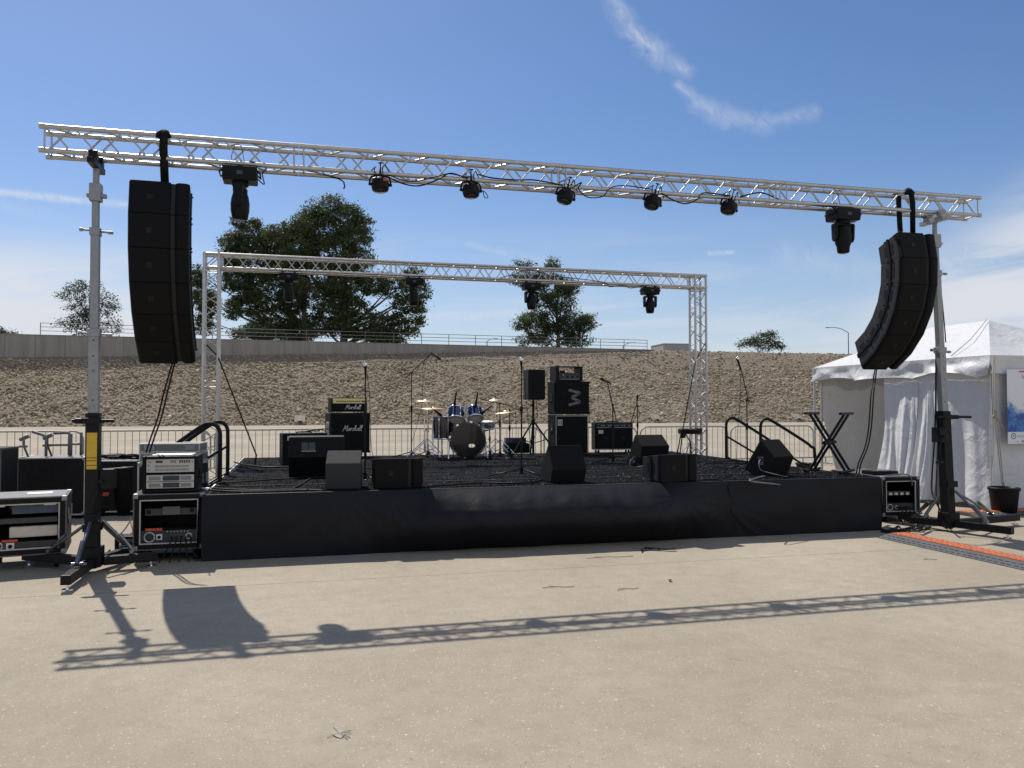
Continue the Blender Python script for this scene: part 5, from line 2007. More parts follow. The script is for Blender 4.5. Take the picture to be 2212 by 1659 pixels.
# ---- bass stack
def bass_stack(px, py, rz):
    p = on_deck(px, py)
    RM = Matrix.Rotation(rz, 3, 'Z')
    w, d, h = .72, .40, .76
    t = thing('bass_cabinet', 'lower black bass speaker cabinet with a small white square logo', 'speaker', p, rz)
    rounded_box('cabinet', w, d, h, M_CARPET_BOX, t, .014, .02, .014)
    rounded_box('front_grille', w - .05, .018, h - .05, M_GRILLE, t, .004, .045, .0)
    b = MB()
    b.box(-w / 2 + .012, -w / 2 + .022, .002, .014, .03, h + .01)
    b.box(w / 2 - .022, w / 2 - .012, .002, .014, .03, h + .01)
    b.box(-w / 2 + .012, w / 2 - .012, .003, .0135, h - .004, h + .008)
    b.build('edge_piping', M_SILVER_TRIM, t)
    lg_ = MB().box(-w / 2 + .05, -w / 2 + .15, -.004, .001, h - .19, h - .07).build('logo_plate', M_SILVER_TRIM, t, .004)
    b = MB()
    pts = []
    cx, cz = -w / 2 + .10, h - .125
    b.tube([(cx + .030 * math.cos(a), -.006, cz + .030 * math.sin(a)) for a in [k * .5 - .2 for k in range(12)]], .007, 5)
    b.tube([(cx + .028, -.006, cz + .03), (cx + .028, -.006, cz - .035), (cx + .04, -.006, cz - .035)], .006, 5)
    b.build('emblem', M_BLACK, lg_)
    for s in (-1, 1):
        x = s * (w / 2 + .001)
        MB().box(min(x, x + s * .006), max(x, x + s * .006), .12, .26, .44, .60).build('side_handle', M_BLACK, t, .01)
    MB().cyl((-w / 2 - .012, .18, .50), (-w / 2, .18, .50), .02, n=10).build('jack_plate', M_SILVER_TRIM, t)
    w2, d2, h2 = .76, .40, .66
    q = p + RM @ Vector((.015, .01, h + .035))
    t2 = thing('bass_cabinet', 'upper black bass speaker cabinet with a big grey zigzag letter turned on its side', 'speaker', q, rz)
    rounded_box('cabinet', w2, d2, h2, M_CARPET_BOX, t2, .03, .0, .014)
    rounded_box('front_grille', w2 - .04, .02, h2 - .04, M_GRILLE, t2, .006, .02, .0)
    for (x, z) in ((-.20, .16), (-.20, h2 - .16), (.26, .09), (.26, h2 / 2), (.26, h2 - .09), (.10, .16), (.10, h2 - .16)):
        b = MB(Matrix.Translation((x, -.002, z)) @ Matrix.Rotation(R(90), 4, 'X'))
        r = .052 if x > .2 else .115
        b.tube([(r * math.cos(a), r * math.sin(a), 0) for a in [k * 2 * math.pi / 20 for k in range(20)]], .005, 5, closed=True)
        b.build('speaker_ring', M_BADGE, t2)
    # the letter
    zig = [(-.13, .155), (.125, .095), (-.07, .005), (.125, -.085), (-.13, -.145)]
    b = MB(Matrix.Translation((.045, -.004, h2 / 2)))
    for (a, c) in zip(zig[:-1], zig[1:]):
        dx_, dz_ = c[0] - a[0], c[1] - a[1]
        n_ = math.hypot(dx_, dz_)
        nx_, nz_ = -dz_ / n_ * .026, dx_ / n_ * .026
        vs = [(a[0] + nx_, 0, a[1] + nz_), (c[0] + nx_, 0, c[1] + nz_), (c[0] - nx_, 0, c[1] - nz_), (a[0] - nx_, 0, a[1] - nz_)]
        b.add(vs + [(x, .004, z) for x, y, z in vs], [(0, 1, 2, 3), (7, 6, 5, 4), (0, 4, 5, 1), (1, 5, 6, 2), (2, 6, 7, 3), (3, 7, 4, 0)])
    b.build('letter', M_LOGO_GREY, t2)
    for s in (-1, 1):
        x = s * (w2 / 2 + .001)
        MB().box(min(x, x + s * .007), max(x, x + s * .007), .12, .28, .26, .42).build('side_handle', M_BLACK, t2, .01)
    corners(t2, w2, d2, h2, M_BLACK, 0, .045)
    for z in (.10, h2 - .08):
        MB().cyl((w2 / 2, .06, z), (w2 / 2 + .04, .06, z), .03, n=10).build('latch', M_SILVER_TRIM, t2)
    q3 = q + RM @ Vector((-.05, .04, h2 + .004))
    w3, d3, h3 = .58, .34, .30
    t3 = thing('bass_amplifier', 'bass amplifier in an open black carrying frame on top of the bass cabinets', 'amplifier', q3, rz)
    b = MB()
    b.box(-w3 / 2, -w3 / 2 + .07, 0, d3, 0, h3)
    b.box(w3 / 2 - .05, w3 / 2, 0, d3, 0, h3)
    b.box(-w3 / 2 + .071, w3 / 2 - .051, .0, d3, h3 - .022, h3 - .001)
    b.box(-w3 / 2 + .071, w3 / 2 - .051, .0, d3, .0, .02)
    b.build('carrying_frame', M_BLACK, t3, .006)
    fp = MB().box(-w3 / 2 + .072, w3 / 2 - .052, .01, d3 - .02, .021, .165).build('front_panel', M_PANEL_DARK, t3, .003)
    MB().box(-w3 / 2 + .08, -w3 / 2 + .20, .005, .012, .16, .21).build('panel_lump', M_BLACK, fp, .005)
    for k in range(6):
        MB().cyl((-.10 + k * .055, .01, .09), (-.10 + k * .055, -.008, .09), .014, n=10).build('knob', M_BLACK if k % 2 else M_LOGO_GREY, fp)
    MB().box(-.19, .20, .006, .0095, .035, .04).build('panel_line', M_SILVER_TRIM, fp)
    MB().cyl((-.14, .008, .12), (-.12, .006, .12), .012, n=8).build('lamp', M_LOGO, fp)


bass_stack(1236, 981, R(19))


# ---- wedge monitors
def wedge(name, label, px, py, rz, prof, w, mat, handle=False, side_jack=False, top_mat=None, group='floor monitors on the stage'):
    """prof: (y, z) polygon, y=0 nearest the audience"""
    t = thing(name, label, 'speaker', on_deck(px, py), rz, group)
    MB().prism(prof, -w / 2, w / 2).build('cabinet', mat, t, .012)
    ys = [y for y, z in prof]
    zs = [z for y, z in prof]
    # grille on the sloping face that looks at the performers
    i = max(range(len(prof)), key=lambda k: (prof[k][0] + 0) if prof[k][1] < .12 else -9)
    j = max(range(len(prof)), key=lambda k: prof[k][1] * 10 + prof[k][0])
    (ya, za), (yb, zb) = prof[j], prof[i]
    d = Vector((0, yb - ya, zb - za))
    n = Vector((0, -d.z, d.y)).normalized()
    if n.y < 0:
        n = -n
    b = MB()
    p0 = Vector((0, ya, za)) + d * .06
    p1 = Vector((0, ya, za)) + d * .92
    vs = []
    for o in (0.0005, .014):
        for x in (-w / 2 + .02, w / 2 - .02):
            for p in (p0, p1):
                vs.append((x, p.y + n.y * o, p.z + n.z * o))
    b.add(vs, [(0, 1, 3, 2), (4, 6, 7, 5), (0, 4, 5, 1), (2, 3, 7, 6), (0, 2, 6, 4), (1, 5, 7, 3)])
    b.build('grille', M_GRILLE, t, .004)
    if handle:
        (y0, z0), (y1, z1) = handle
        b = MB()
        e = Vector((0, y1 - y0, z1 - z0))
        for (x0, x1) in ((-.20, -.114), (-.106, -.02)):
            b.add([(x0, y0 - .002, z0), (x1, y0 - .002, z0), (x1, y1 - .002, z1), (x0, y1 - .002, z1)], [(0, 1, 2, 3)])
        ho = b.build('handle_recess', M_BLACK_GLOSS, t)
        MB().box(-.205, -.015, y0 - .012, y0 - .003, z0 - .012, z0 - .003).build('handle_lip', M_SILVER_TRIM, ho)
    if side_jack:
        b = MB()
        x = -w / 2 - .002
        yc, zc, = side_jack
        b.box(x - .004, x, yc - .05, yc + .04, zc - .055, zc + .055)
        pl = b.build('jack_plate', M_CASE_GREY, t, .004)
        MB().cyl((x - .012, yc - .01, zc + .02), (x - .0045, yc - .01, zc + .02), .026, n=12).build('socket', M_BLACK, pl)
        MB().tube(smooth_path([(x - .012, yc - .01, zc + .02), (x - .09, yc - .05, zc - .02), (x - .10, yc - .10, zc - .12), (x + .02, -.10, .02), (x + .10, -.16, .005)], 5), .008, 6).build('speaker_lead', M_LOGO_GREY, pl)
    return t


# the big old monitor, seen from its back left
wedge('floor_monitor', 'big black angled floor monitor with a square handle recess, left of the grey topped one', 684, 1030, R(14),
      [(.06, 0), (.42, 0), (.62, .24), (.16, .56), (.03, .545), (-.03, .27)], .74, M_VINYL, ((-.012, .36), (.010, .47)))
wedge('floor_monitor', 'small floor monitor with a worn speckled grey sloping top near the stage front', 741, 1057, R(8),
      [(0, 0), (.42, 0), (.46, .10), (.26, .44), (0, .30)], .40, M_CARPET_GREY)
wedge('floor_monitor', 'black floor monitor with scuffed corners standing before the bass stack', 1230, 1043, R(17),
      [(.06, 0), (.42, 0), (.50, .06), (.17, .47), (-.02, .17)], .46, M_CARPET_BOX, side_jack=None)
wedge('floor_monitor', 'black floor monitor in front of the drum throne, behind the low wide one', 1416, 1007, R(20),
      [(.06, 0), (.44, 0), (.50, .06), (.22, .50), (-.02, .32)], .50, M_CARPET_BOX, side_jack=(.25, .10))
wedge('floor_monitor', 'black floor monitor with a lit jack plate on its side, nearest the keyboard stand', 1692, 1028, R(33),
      [(.08, 0), (.34, 0), (.52, .06), (.22, .50), (-.03, .26)], .40, M_CARPET_BOX, side_jack=(.22, .20))


def front_fill(label, px, py, rz):
    t = array_box(label, 'floor_speaker')
    t.location = on_deck(px, py) + Vector((0, 0, AH / 2))
    t.rotation_euler = (0, 0, rz)
    t['group'] = 'low wide speakers lying on the stage front'
    return t


front_fill('low wide black speaker at the stage front beside the grey topped monitor', 861, 1055, R(14))
front_fill('low wide black speaker with a square badge at the stage front right of the middle', 1468, 1041, R(24))


# ---- microphone stands
def mic(label, loc, direction, ball=True, name='microphone', size=1.0):
    d = Vector(direction).normalized()
    t = thing(name, label, 'microphone', loc, 0, 'microphones on stands')
    t.rotation_euler = d.to_track_quat('Z', 'Y').to_euler()
    q = Matrix.Scale(size, 4)
    MB(q).lathe([(.009, -.09), (.011, -.085), (.0125, .0), (.018, .065), (.02, .075), (.0, .075)], 12).build('body', M_BLACK, t)
    if ball:
        MB(q).lathe([(.019, .074), (.026, .088), (.028, .105), (.025, .122), (.014, .134), (.0, .137)], 14).build('head_grille', M_CHROME, t)
    else:
        MB(q).lathe([(.0195, .074), (.021, .08), (.021, .12), (.016, .128), (.0, .129)], 12).build('head_grille', M_STEEL_BLACK, t)
    return t


def mic_stand(label, px, py, h, tilt_top=None, boom=None, legs=(200, 320, 90), spread=.32, lead=None, group='microphone stands', floor=None, flat=True):
    """boom: list of local points beyond the pole top"""
    p = floor if floor is not None else on_deck(px, py)
    t = thing('microphone_stand', label, 'microphone stand', p, 0, group)
    hl = min(h * .62, .92)
    MB().cyl((0, 0, .06), (0, 0, hl), .011, n=10).build('lower_tube', M_STEEL_BLACK, t)
    MB().cyl((0, 0, hl - .05), (0, 0, hl + .05), .019, n=10).cyl((0, 0, hl), (-.04, -.02, hl), .008, n=6).build('clutch', M_BLACK, t)
    top = Vector((0, 0, h)) if tilt_top is None else Vector(tilt_top)
    MB().cyl((0, 0, hl + .04), tuple(top) if tilt_top is None else (0, 0, h), .0085, n=8).build('upper_tube', M_STEEL_BLACK, t)
    b = MB()
    b.cyl((0, 0, .03), (0, 0, .13), .024, .016, n=10)
    b.build('leg_hub', M_BLACK, t)
    for a in legs:
        a = R(a)
        MB().tube([(.015 * math.cos(a), .015 * math.sin(a), .10 if flat else .20), (spread * math.cos(a), spread * math.sin(a), .012)], .0095, 6).build('leg', M_STEEL_BLACK, t)
    if boom:
        MB().cyl(boom[0], boom[1], .008, n=8).build('boom', M_STEEL_BLACK, t)
        MB().cyl((0, -.03, h), (0, .03, h), .018, n=10).build('boom_clamp', M_BLACK, t)
        if len(boom) > 2:
            MB().cyl(boom[0], boom[2], .016, n=8).build('counterweight', M_BLACK, t)
    if lead:
        MB().tube(smooth_path(lead, 6), .004, 5).build('mic_cable', M_CABLE, t)
    return t


# straight stand by the guitar stack
p = on_deck(788.4, 1039)
mic_stand('straight microphone stand in front of the guitar stack', 788.4, 1039, 1.36, None, None, (190, 310, 70), .28,
          [(.02, 0, 1.40), (.05, .02, 1.1), (.06, .02, .8), (.09, .1, .3), (.28, .3, .03)])
mic('silver topped vocal microphone on the straight stand in front of the guitar stack', p + Vector((0, 0, 1.40)), (0, -.15, 1))
# tall boom stand left of the drums
p = G(888.6, 988, DECK + .012)
mpp = p.y / FPX
h_ = (988 - 806) * mpp
bx = lambda x, y: ((x - 893) * mpp, 0, (988 - y) * mpp)
mic_stand('tall boom microphone stand left of the drum kit', 888.6, 988, h_, None, [bx(878, 818), bx(936, 764)], (185, 350, 80), .34,
          [bx(930, 766), bx(918, 790), (bx(917, 840)), bx(914, 880), bx(902, 930), bx(892, 960)])
mic('black microphone hanging from the boom left of the drum kit', p + Vector(bx(943, 768)), (.75, -.3, -.55), False, size=1.15)
# centre stand
p = on_deck(1126.6, 1029)
mic_stand('straight microphone stand at stage centre before the tripod speaker', 1126.6, 1029, 1.47, None, None, (186, 318, 60), .44,
          [(.02, 0, 1.50), (.05, .03, 1.2), (.08, .04, .9), (.14, .1, .4), (.30, -.05, .03), (.22, -.12, .02)])
mic('silver topped vocal microphone on the centre stage stand', p + Vector((0, 0, 1.50)), (-.05, -.2, 1))
# stand in front of the right combo amplifier
p = on_deck(1324, 1002)
mic_stand('microphone stand with a tilted upper tube before the right combo amplifier', 1324, 1002, .98, None, [(.05, 0, .78), (-.085, 0, 1.34)], (200, 335, 80), .40,
          [(-.08, 0, 1.36), (-.02, .02, 1.0), (.05, .03, .75), (.04, .02, .4), (.2, .2, .02)])
mic('black microphone lying level on the stand before the right combo amplifier', p + Vector((-.10, -.02, 1.37)), (-.8, -.5, .35), False, size=1.1)
# stand behind the combo
p = G(1377.5, 985, DECK + .012)
mpp = p.y / FPX
bx2 = lambda x, y: ((x - 1376) * mpp, 0, (985 - y) * mpp)
mic_stand('short boom microphone stand at the right side of the right combo amplifier', 1377.5, 985, (985 - 878) * mpp, None, [bx2(1362, 912), bx2(1374.5, 872)], (200, 330, 80), .28)
mic('reddish lit microphone on the short boom by the right combo amplifier', p + Vector(bx2(1375, 868)), (.08, 0, 1), False)
# right stand by the jack plate monitor
p = on_deck(1614.4, 1014)
mpp = p.y / FPX
bx3 = lambda x, y: ((x - 1612) * mpp, 0, (1014 - y) * mpp)
mic_stand('microphone stand with a crooked upper tube beside the jack plate monitor', 1614.4, 1014, (1014 - 865) * mpp, None, [bx3(1616.5, 872), bx3(1599, 793)], (190, 350, 295), .36,
          [bx3(1596, 788), bx3(1599, 830), bx3(1596, 880), bx3(1592, 930), bx3(1589, 990), (-.15, .1, .02), (.1, .3, .02)])
mic('silver vocal microphone pointing up left on the crooked stand at the right', p + Vector(bx3(1596, 788)), (-.35, -.35, .85))

# ---- speaker on a tripod
p = on_deck(1151.8, 985)
ts = thing('speaker_tripod', 'black tripod stand with splayed legs under the raised speaker', 'speaker stand', p, R(10))
mpp = p.y / FPX
MB().cyl((0, 0, .04), (0, 0, 1.10), .024, n=12).build('pole', M_STEEL_BLACK, ts)
MB().cyl((0, 0, .60), (0, 0, .70), .036, n=12).cyl((0, 0, .96), (0, 0, 1.0), .032, n=12).cyl((0, 0, .98), (-.07, -.02, .98), .014, n=8).build('collar', M_BLACK, ts)
for a in (205, 330, 85):
    a = R(a)
    fx, fy = .50 * math.cos(a), .50 * math.sin(a)
    lgo = MB().cyl((.03 * math.cos(a), .03 * math.sin(a), .64), (fx, fy, .02), .017, n=8).build('leg', M_STEEL_BLACK, ts)
    MB().cyl((fx * 1.0, fy * 1.0, .0), (fx, fy, .03), .022, n=8).build('rubber_foot', M_RUBBER, lgo)
    MB().cyl((.02 * math.cos(a), .02 * math.sin(a), .25), (fx * .52, fy * .52, .32), .010, n=6).build('brace', M_STEEL_BLACK, ts)
sp = thing('raised_speaker', 'black loudspeaker raised on a tripod between the drums and the bass stack', 'speaker', p + Vector((0, 0, 1.08)), R(26))
w, h, d = .36, .58, .34
MB().prismz([(-w / 2, -d / 2 + .02), (w / 2, -d / 2 + .02), (w / 2 - .05, d / 2), (-w / 2 + .05, d / 2)], 0, h).build('cabinet', M_BLACK_TEX, sp, .015)
MB().box(-w / 2 + .008, w / 2 - .008, -d / 2 - .004, -d / 2 + .019, .012, h - .012).build('grille', M_GRILLE, sp, .006)
MB().tube(smooth_path([(.10, .1, .05), (.16, .14, -.2), (.10, .05, -.55), (.05, .1, -.85)], 5), .006, 5).build('speaker_lead', M_CABLE, sp)

# ---- drum kit
kp = G(1010.7, 990, DECK + .012)
mpp = kp.y / FPX
kz = R(8)
KR = Matrix.Rotation(kz, 3, 'Z')


def K(px, py, dy=0.0):
    """point of the kit from its measured place, dy metres behind the bass drum's front head"""
    Y = kp.y + dy
    return D(px, py, Y)


def drum_shell(name, label, loc, rot, r, depth, mat, lugs=8, head_bottom=None, legs=None, kitgroup='drums of the blue kit'):
    """shell centred on loc, axis local z"""
    t = thing(name, label, 'drum', loc, 0, kitgroup, rot)
    MB().lathe([(r, -depth / 2), (r, depth / 2)], 32, cap0=False, cap1=False).build('shell', mat, t)
    for sz in (-1, 1):
        z = sz * depth / 2
        MB().lathe([(r + .004, z - sz * .02), (r + .012, z - sz * .018), (r + .012, z + sz * .006), (r + .002, z + sz * .008)], 32, cap0=False, cap1=False).build('hoop', M_CHROME, t)
        hm = M_DRUMHEAD if (sz < 0 and head_bottom) else M_WHITE
        ho = MB().lathe([(.0, z + sz * .001), (r + .003, z)], 32, cap0=False, cap1=False).build('drumhead', hm, t)
        if sz < 0 and head_bottom:
            MB().lathe([(.0, z - .0025), (r * .62, z - .0020)], 28, cap0=False, cap1=False).build('dot', M_DRUMDOT, ho)
    for k in range(lugs):
        a = 2 * math.pi * (k + .5) / lugs
        b = MB()
        b.cyl(((r + .010) * math.cos(a), (r + .010) * math.sin(a), -depth / 2 + .05), ((r + .010) * math.cos(a), (r + .010) * math.sin(a), depth / 2 - .05), .004, n=5)
        for sz in (-1, 1):
            zc = sz * (depth / 2 - .055)
            b.box(r - .002, r + .020, -.010, .010, zc - .022, zc + .022, M=Matrix.Rotation(a, 4, 'Z'))
            b.cyl(((r + .013) * math.cos(a), (r + .013) * math.sin(a), zc), ((r + .013) * math.cos(a), (r + .013) * math.sin(a), sz * depth / 2), .004, n=5)
        b.build('lug', M_CHROME, t)
    return t


# bass drum: front head towards the audience, with a port hole
br, bd = .315, .42
bdr = thing('bass_drum', 'big bass drum with a dark glossy holed head at the front of the kit', 'drum', kp + Vector((0, 0, br + .02)), kz, 'drums of the blue kit')
RX = Matrix.Rotation(R(-90), 4, 'X')
MB(RX).lathe([(br, .03), (br, bd)], 40, cap0=False, cap1=False).build('shell', M_DARKWRAP, bdr)
for (y0, y1) in ((.0, .035), (bd - .035, bd)):
    MB(RX).lathe([(br + .004, y0), (br + .022, y0 + .002), (br + .022, y1 - .002), (br + .004, y1)], 40, cap0=False, cap1=False).build('hoop', M_DARKWRAP, bdr)
# head with an off-centre hole
n_ = 48
hx, hz, hr = .07, -.105, .062
b = MB()
vs, fs = [], []
for k in range(n_):
    a = 2 * math.pi * k / n_
    vs += [(br * math.cos(a), .012, br * math.sin(a)), (hx + hr * math.cos(a), .012, hz + hr * .55 * math.sin(a))]
for k in range(n_):
    j = (k + 1) % n_
    fs.append((2 * k, 2 * j, 2 * j + 1, 2 * k + 1))
b.add(vs, fs)
b.build('drumhead', M_BLACK_GLOSS, bdr)
b = MB()
for k in range(8):
    a = 2 * math.pi * (k + .5) / 8
    b.box(br - .002, br + .03, -.014, .014, .05, .10, M=Matrix.Rotation(a, 4, 'Y'))
    b.cyl(((br + .026) * math.cos(a), -.012, -(br + .026) * math.sin(a)), ((br + .026) * math.cos(a), .09, -(br + .026) * math.sin(a)), .006, n=6)
b.build('lugs', M_CHROME, bdr)
for s in (-1, 1):
    b = MB()
    b.cyl((s * (br + .015), .10, -.06), (s * (br + .045), -.06, -br - .015), .010, n=8)
    b.box(s * (br + .01) - .025, s * (br + .01) + .025, .075, .125, -.09, -.03)
    b.cyl((s * (br + .045), -.06, -br - .02), (s * (br + .043), -.055, -br + .01), .014, n=8)
    b.build('spur', M_CHROME, bdr)
b = MB()
b.cyl((.02, .2, br), (.02, .2, br + .27), .013, n=8)
b.cyl((.06, .2, br), (.06, .2, br + .22), .013, n=8)
b.box(-.02, .10, .16, .24, br - .005, br + .03)
b.tube([(.02, .2, br + .22), (-.05, .18, br + .24), (-.11, .16, br + .24)], .011, 6)
b.tube([(.06, .2, br + .20), (.12, .18, br + .23), (.15, .16, br + .23)], .011, 6)
b.build('tom_holder', M_CHROME, bdr)
b = MB()
b.tube([(-.10, .52, -br), (-.10, .60, -br + .03)], .02, 6)
b.box(.0, .10, .47, .75, -br, -br + .02)
b.tube([(.05, .50, -br + .02), (.05, .48, -br + .22), (.05, .44, -br + .25)], .008, 6)
b.build('pedal', M_CHROME, bdr)

drum_shell('rack_tom', 'blue rack tom on the left with an amber lower head', K(985, 897, .16), (R(-34), R(3), kz), .160, .24, M_BLUE, 8, True)
drum_shell('rack_tom', 'smaller blue rack tom on the right with a grey lower head', K(1026.5, 894, .18), (R(-34), R(-3), kz), .142, .22, M_BLUE, 8, True)
ftm = drum_shell('floor_tom', 'dark blue floor tom standing left of the bass drum', K(957, 923.5, .25), (0, 0, kz), .205, .42, M_DARKWRAP, 8)
fz = ftm.location.z - (DECK + .012)
for a in (215, 325, 90):
    a = R(a)
    MB().tube([(.222 * math.cos(a), .222 * math.sin(a), .02), (.222 * math.cos(a), .222 * math.sin(a), -fz + .06), (.235 * math.cos(a), .235 * math.sin(a), -fz)], .010, 6).build('leg', M_CHROME, ftm)
snare = drum_shell('snare_drum', 'shallow chrome snare drum behind the bass drum', K(1047, 918, .55), (R(6), 0, kz), .175, .14, M_CHROME, 8)
sz = snare.location.z - (DECK + .012)
b = MB()
b.cyl((0, 0, -.10), (0, 0, -sz + .15), .013, n=8)
for a in (30, 150, 270):
    a = R(a)
    b.cyl((0, 0, -sz + .25), (.25 * math.cos(a), .25 * math.sin(a), -sz), .010, n=6)
    b.tube([(0, 0, -.12), (.17 * math.cos(a), .17 * math.sin(a), -.10), (.185 * math.cos(a), .185 * math.sin(a), -.06)], .008, 5)
b.build('snare_stand', M_CHROME, snare)


def cymbal_stand(label, cyl_px, cyl_py, r, dy, base_px, tilt=(0, 0), group='cymbal stands of the drum kit', two=None, thick=.013):
    c = K(cyl_px, cyl_py, dy)
    t = thing('cymbal_stand', label, 'cymbal stand', (c.x, c.y, DECK + .012), 0, group)
    z = c.z - (DECK + .012)
    bxp = K(base_px, cyl_py, dy).x - c.x
    M_ = Matrix.Translation((0, 0, z)) @ Euler((R(tilt[0]), R(tilt[1]), 0)).to_matrix().to_4x4()
    MB(M_).lathe([(.0, .028), (.03, .026), (.045, .012), (r * .6, .004), (r, -.010), (r, -.012), (r * .6, .002), (.045, .009)], 36).build('cymbal', M_BRASS, t)
    if two:
        MB(M_).lathe([(.0, -.04), (.045, -.03), (r, -.016)], 32).build('lower_cymbal', M_BRASS, t)
    MB(M_).cyl((0, 0, -.05), (0, 0, .06), .006, n=6).cyl((0, 0, .03), (0, 0, .05), .014, n=8).build('wing_nut', M_CHROME, t)
    b = MB()
    b.cyl((bxp, 0, .10), (bxp, 0, z * .55), thick, n=8)
    b.cyl((bxp, 0, z * .55), (bxp * .6, 0, z - .03) if abs(bxp) < .1 else (bxp, 0, z * .8), thick * .7, n=8)
    if abs(bxp) >= .1:
        b.cyl((bxp, 0, z * .8), (0, 0, z - .03), .008, n=6)
    b.cyl((bxp, 0, z * .53), (bxp, 0, z * .57), .020, n=8)
    b.build('pole', M_CHROME, t)
    for a in (195, 340, 90):
        a = R(a)
        b = MB()
        b.cyl((bxp, 0, .34), (bxp + .33 * math.cos(a), .33 * math.sin(a), .02), .009, n=6)
        b.cyl((bxp, 0, .10), (bxp + .17 * math.cos(a), .17 * math.sin(a), .175), .007, n=6)
        b.cyl((bxp + .33 * math.cos(a), .33 * math.sin(a), .0), (bxp + .33 * math.cos(a), .33 * math.sin(a), .03), .014, n=6)
        b.build('leg', M_CHROME, t)
    return t


cymbal_stand('low bronze cymbal on a chrome stand left of the floor tom', 936, 882, .25, .10, 917, (2, 1))
cymbal_stand('higher bronze cymbal behind the left one, with bright wing nuts', 920, 866, .20, .5, 924, (3, 3))
cymbal_stand('small raised bronze cymbal behind the right rack tom', 1068, 864, .15, .55, 1070, (6, -4))
cymbal_stand('tilted wide cymbal at the right of the drum kit', 1092, 889, .24, .35, 1081, (6, -7))
p = G(1079.8, 990, DECK + .012)
mpp = p.y / FPX
mic_stand('thick black boom stand reaching over the right side of the drum kit', 1079.8, 990, (990 - 872) * mpp, None, [((1100 - 1080) * mpp, 0, (990 - 876) * mpp), ((1037 - 1080) * mpp, .05, (990 - 862) * mpp)], (200, 330, 90), .32)
mic('drum microphone held above the right rack tom', K(1030, 860, .08), (-.18, 0, -1), False, size=1.2)
mic('drum microphone clamped above the left rack tom', K(984, 858, .06), (-.14, 0, -1), False, size=1.2)
mic('dark microphone angled at the floor tom under the left cymbal', K(940, 887, .0), (.8, 0, -.65), False, size=1.2)
mic('microphone reaching in from the right towards the snare drum', K(1052, 884, .1), (-.8, 0, -.6), False, size=1.3)
ms2 = G(1101, 988, DECK + .012)
mic_stand('black microphone stand at the far right of the drum kit', 1101, 988, (988 - 884) * mpp, None, [((1082 - 1101) * mpp, 0, (988 - 889) * mpp), ((1114 - 1101) * mpp, 0, (988 - 884) * mpp)], (200, 330, 80), .26, [((1113 - 1101) * mpp, 0, (988 - 884) * mpp), ((1115 - 1101) * mpp, 0, (988 - 920) * mpp), ((1114 - 1101) * mpp, 0, .02)])
mic_stand('low boom stand with its arm aimed at the bass drum', 1058, 986, (986 - 924) * mpp, None, [((1050 - 1058) * mpp, 0, (986 - 929) * mpp), ((1080 - 1058) * mpp, 0, (986 - 905) * mpp)], (200, 330, 80), .24)
# clamp stand with the floor tom mike
mic_stand('thin chrome stand between the left cymbal and the floor tom', 924, 986, (986 - 890) * mpp, None, [((924 - 924) * mpp, 0, (986 - 893) * mpp), ((936 - 924) * mpp, 0, (986 - 886) * mpp)], (200, 330, 80), .26)

# small amplifiers on the floor right of the kit
p = on_deck(1118, 979)
t = thing('floor_amplifier', 'squat black powered speaker on the floor between the drums and the tripod', 'amplifier', p, R(9))
rounded_box('cabinet', .50, .34, .20, M_CARPET_BOX, t, .02, 0, .0)
MB().box(-.22, .22, -.006, -.001, .03, .17).build('grille', M_GRILLE, t, .004)
t = thing('mixer_box', 'grey metal audio unit sitting on the squat floor amplifier', 'audio unit', p + Vector((-.03, .07, .203)), R(9))
MB().box(-.21, .21, 0, .26, 0, .105).build('housing', M_PANEL_DARK, t, .006)
MB().box(-.06, .18, -.004, -.0005, .025, .08).build('display', M_LCD, t)
MB().box(-.20, -.09, -.004, -.0005, .03, .075).build('side_panel', M_CASE_GREY, t)
for k in range(7):
    pts = [on_deck(1060 + random.uniform(-30, 60), 983 + random.uniform(-4, 12)) + Vector((0, 0, .01)) for _ in range(5)]
    cable('black cable among the tangle at the foot of the drum kit' if k == 0 else 'black cable in the tangle beside the drum kit', pts, .006, group='cables tangled around the drum kit')
for o_ in [o for o in col.objects if o.get('group') == 'cables tangled around the drum kit']:
    o_['label'] = 'black cable in the tangle on the carpet beside the drum kit'

# ---- drum throne
p = on_deck(1491, 980)
t = thing('drum_throne', 'black padded drum stool on chrome legs before the right truss leg', 'stool', p, R(15))
b = MB()
prof = []
n_ = 28
P = [(.19, 0.40), (.20, .415), (.205, .465), (.195, .497), (.15, .507), (.0, .492)]
b.lathe(P, n_)
b.v = [(x * 1.25, y * .95, z + (.012 * math.cos(2 * math.atan2(y, x)) if z > .48 else 0)) for x, y, z in b.v]
b.build('seat', M_VINYL, t)
MB().cyl((0, 0, .16), (0, 0, .42), .014, n=10).cyl((0, 0, .30), (0, 0, .35), .024, n=10).build('pole', M_CHROME, t)
for a in (200, 320, 80):
    a = R(a)
    MB().cyl((0, 0, .26), (.24 * math.cos(a), .24 * math.sin(a), .01), .012, n=8).cyl((0, 0, .14), (.13 * math.cos(a), .13 * math.sin(a), .13), .009, n=6).build('leg', M_CHROME, t)

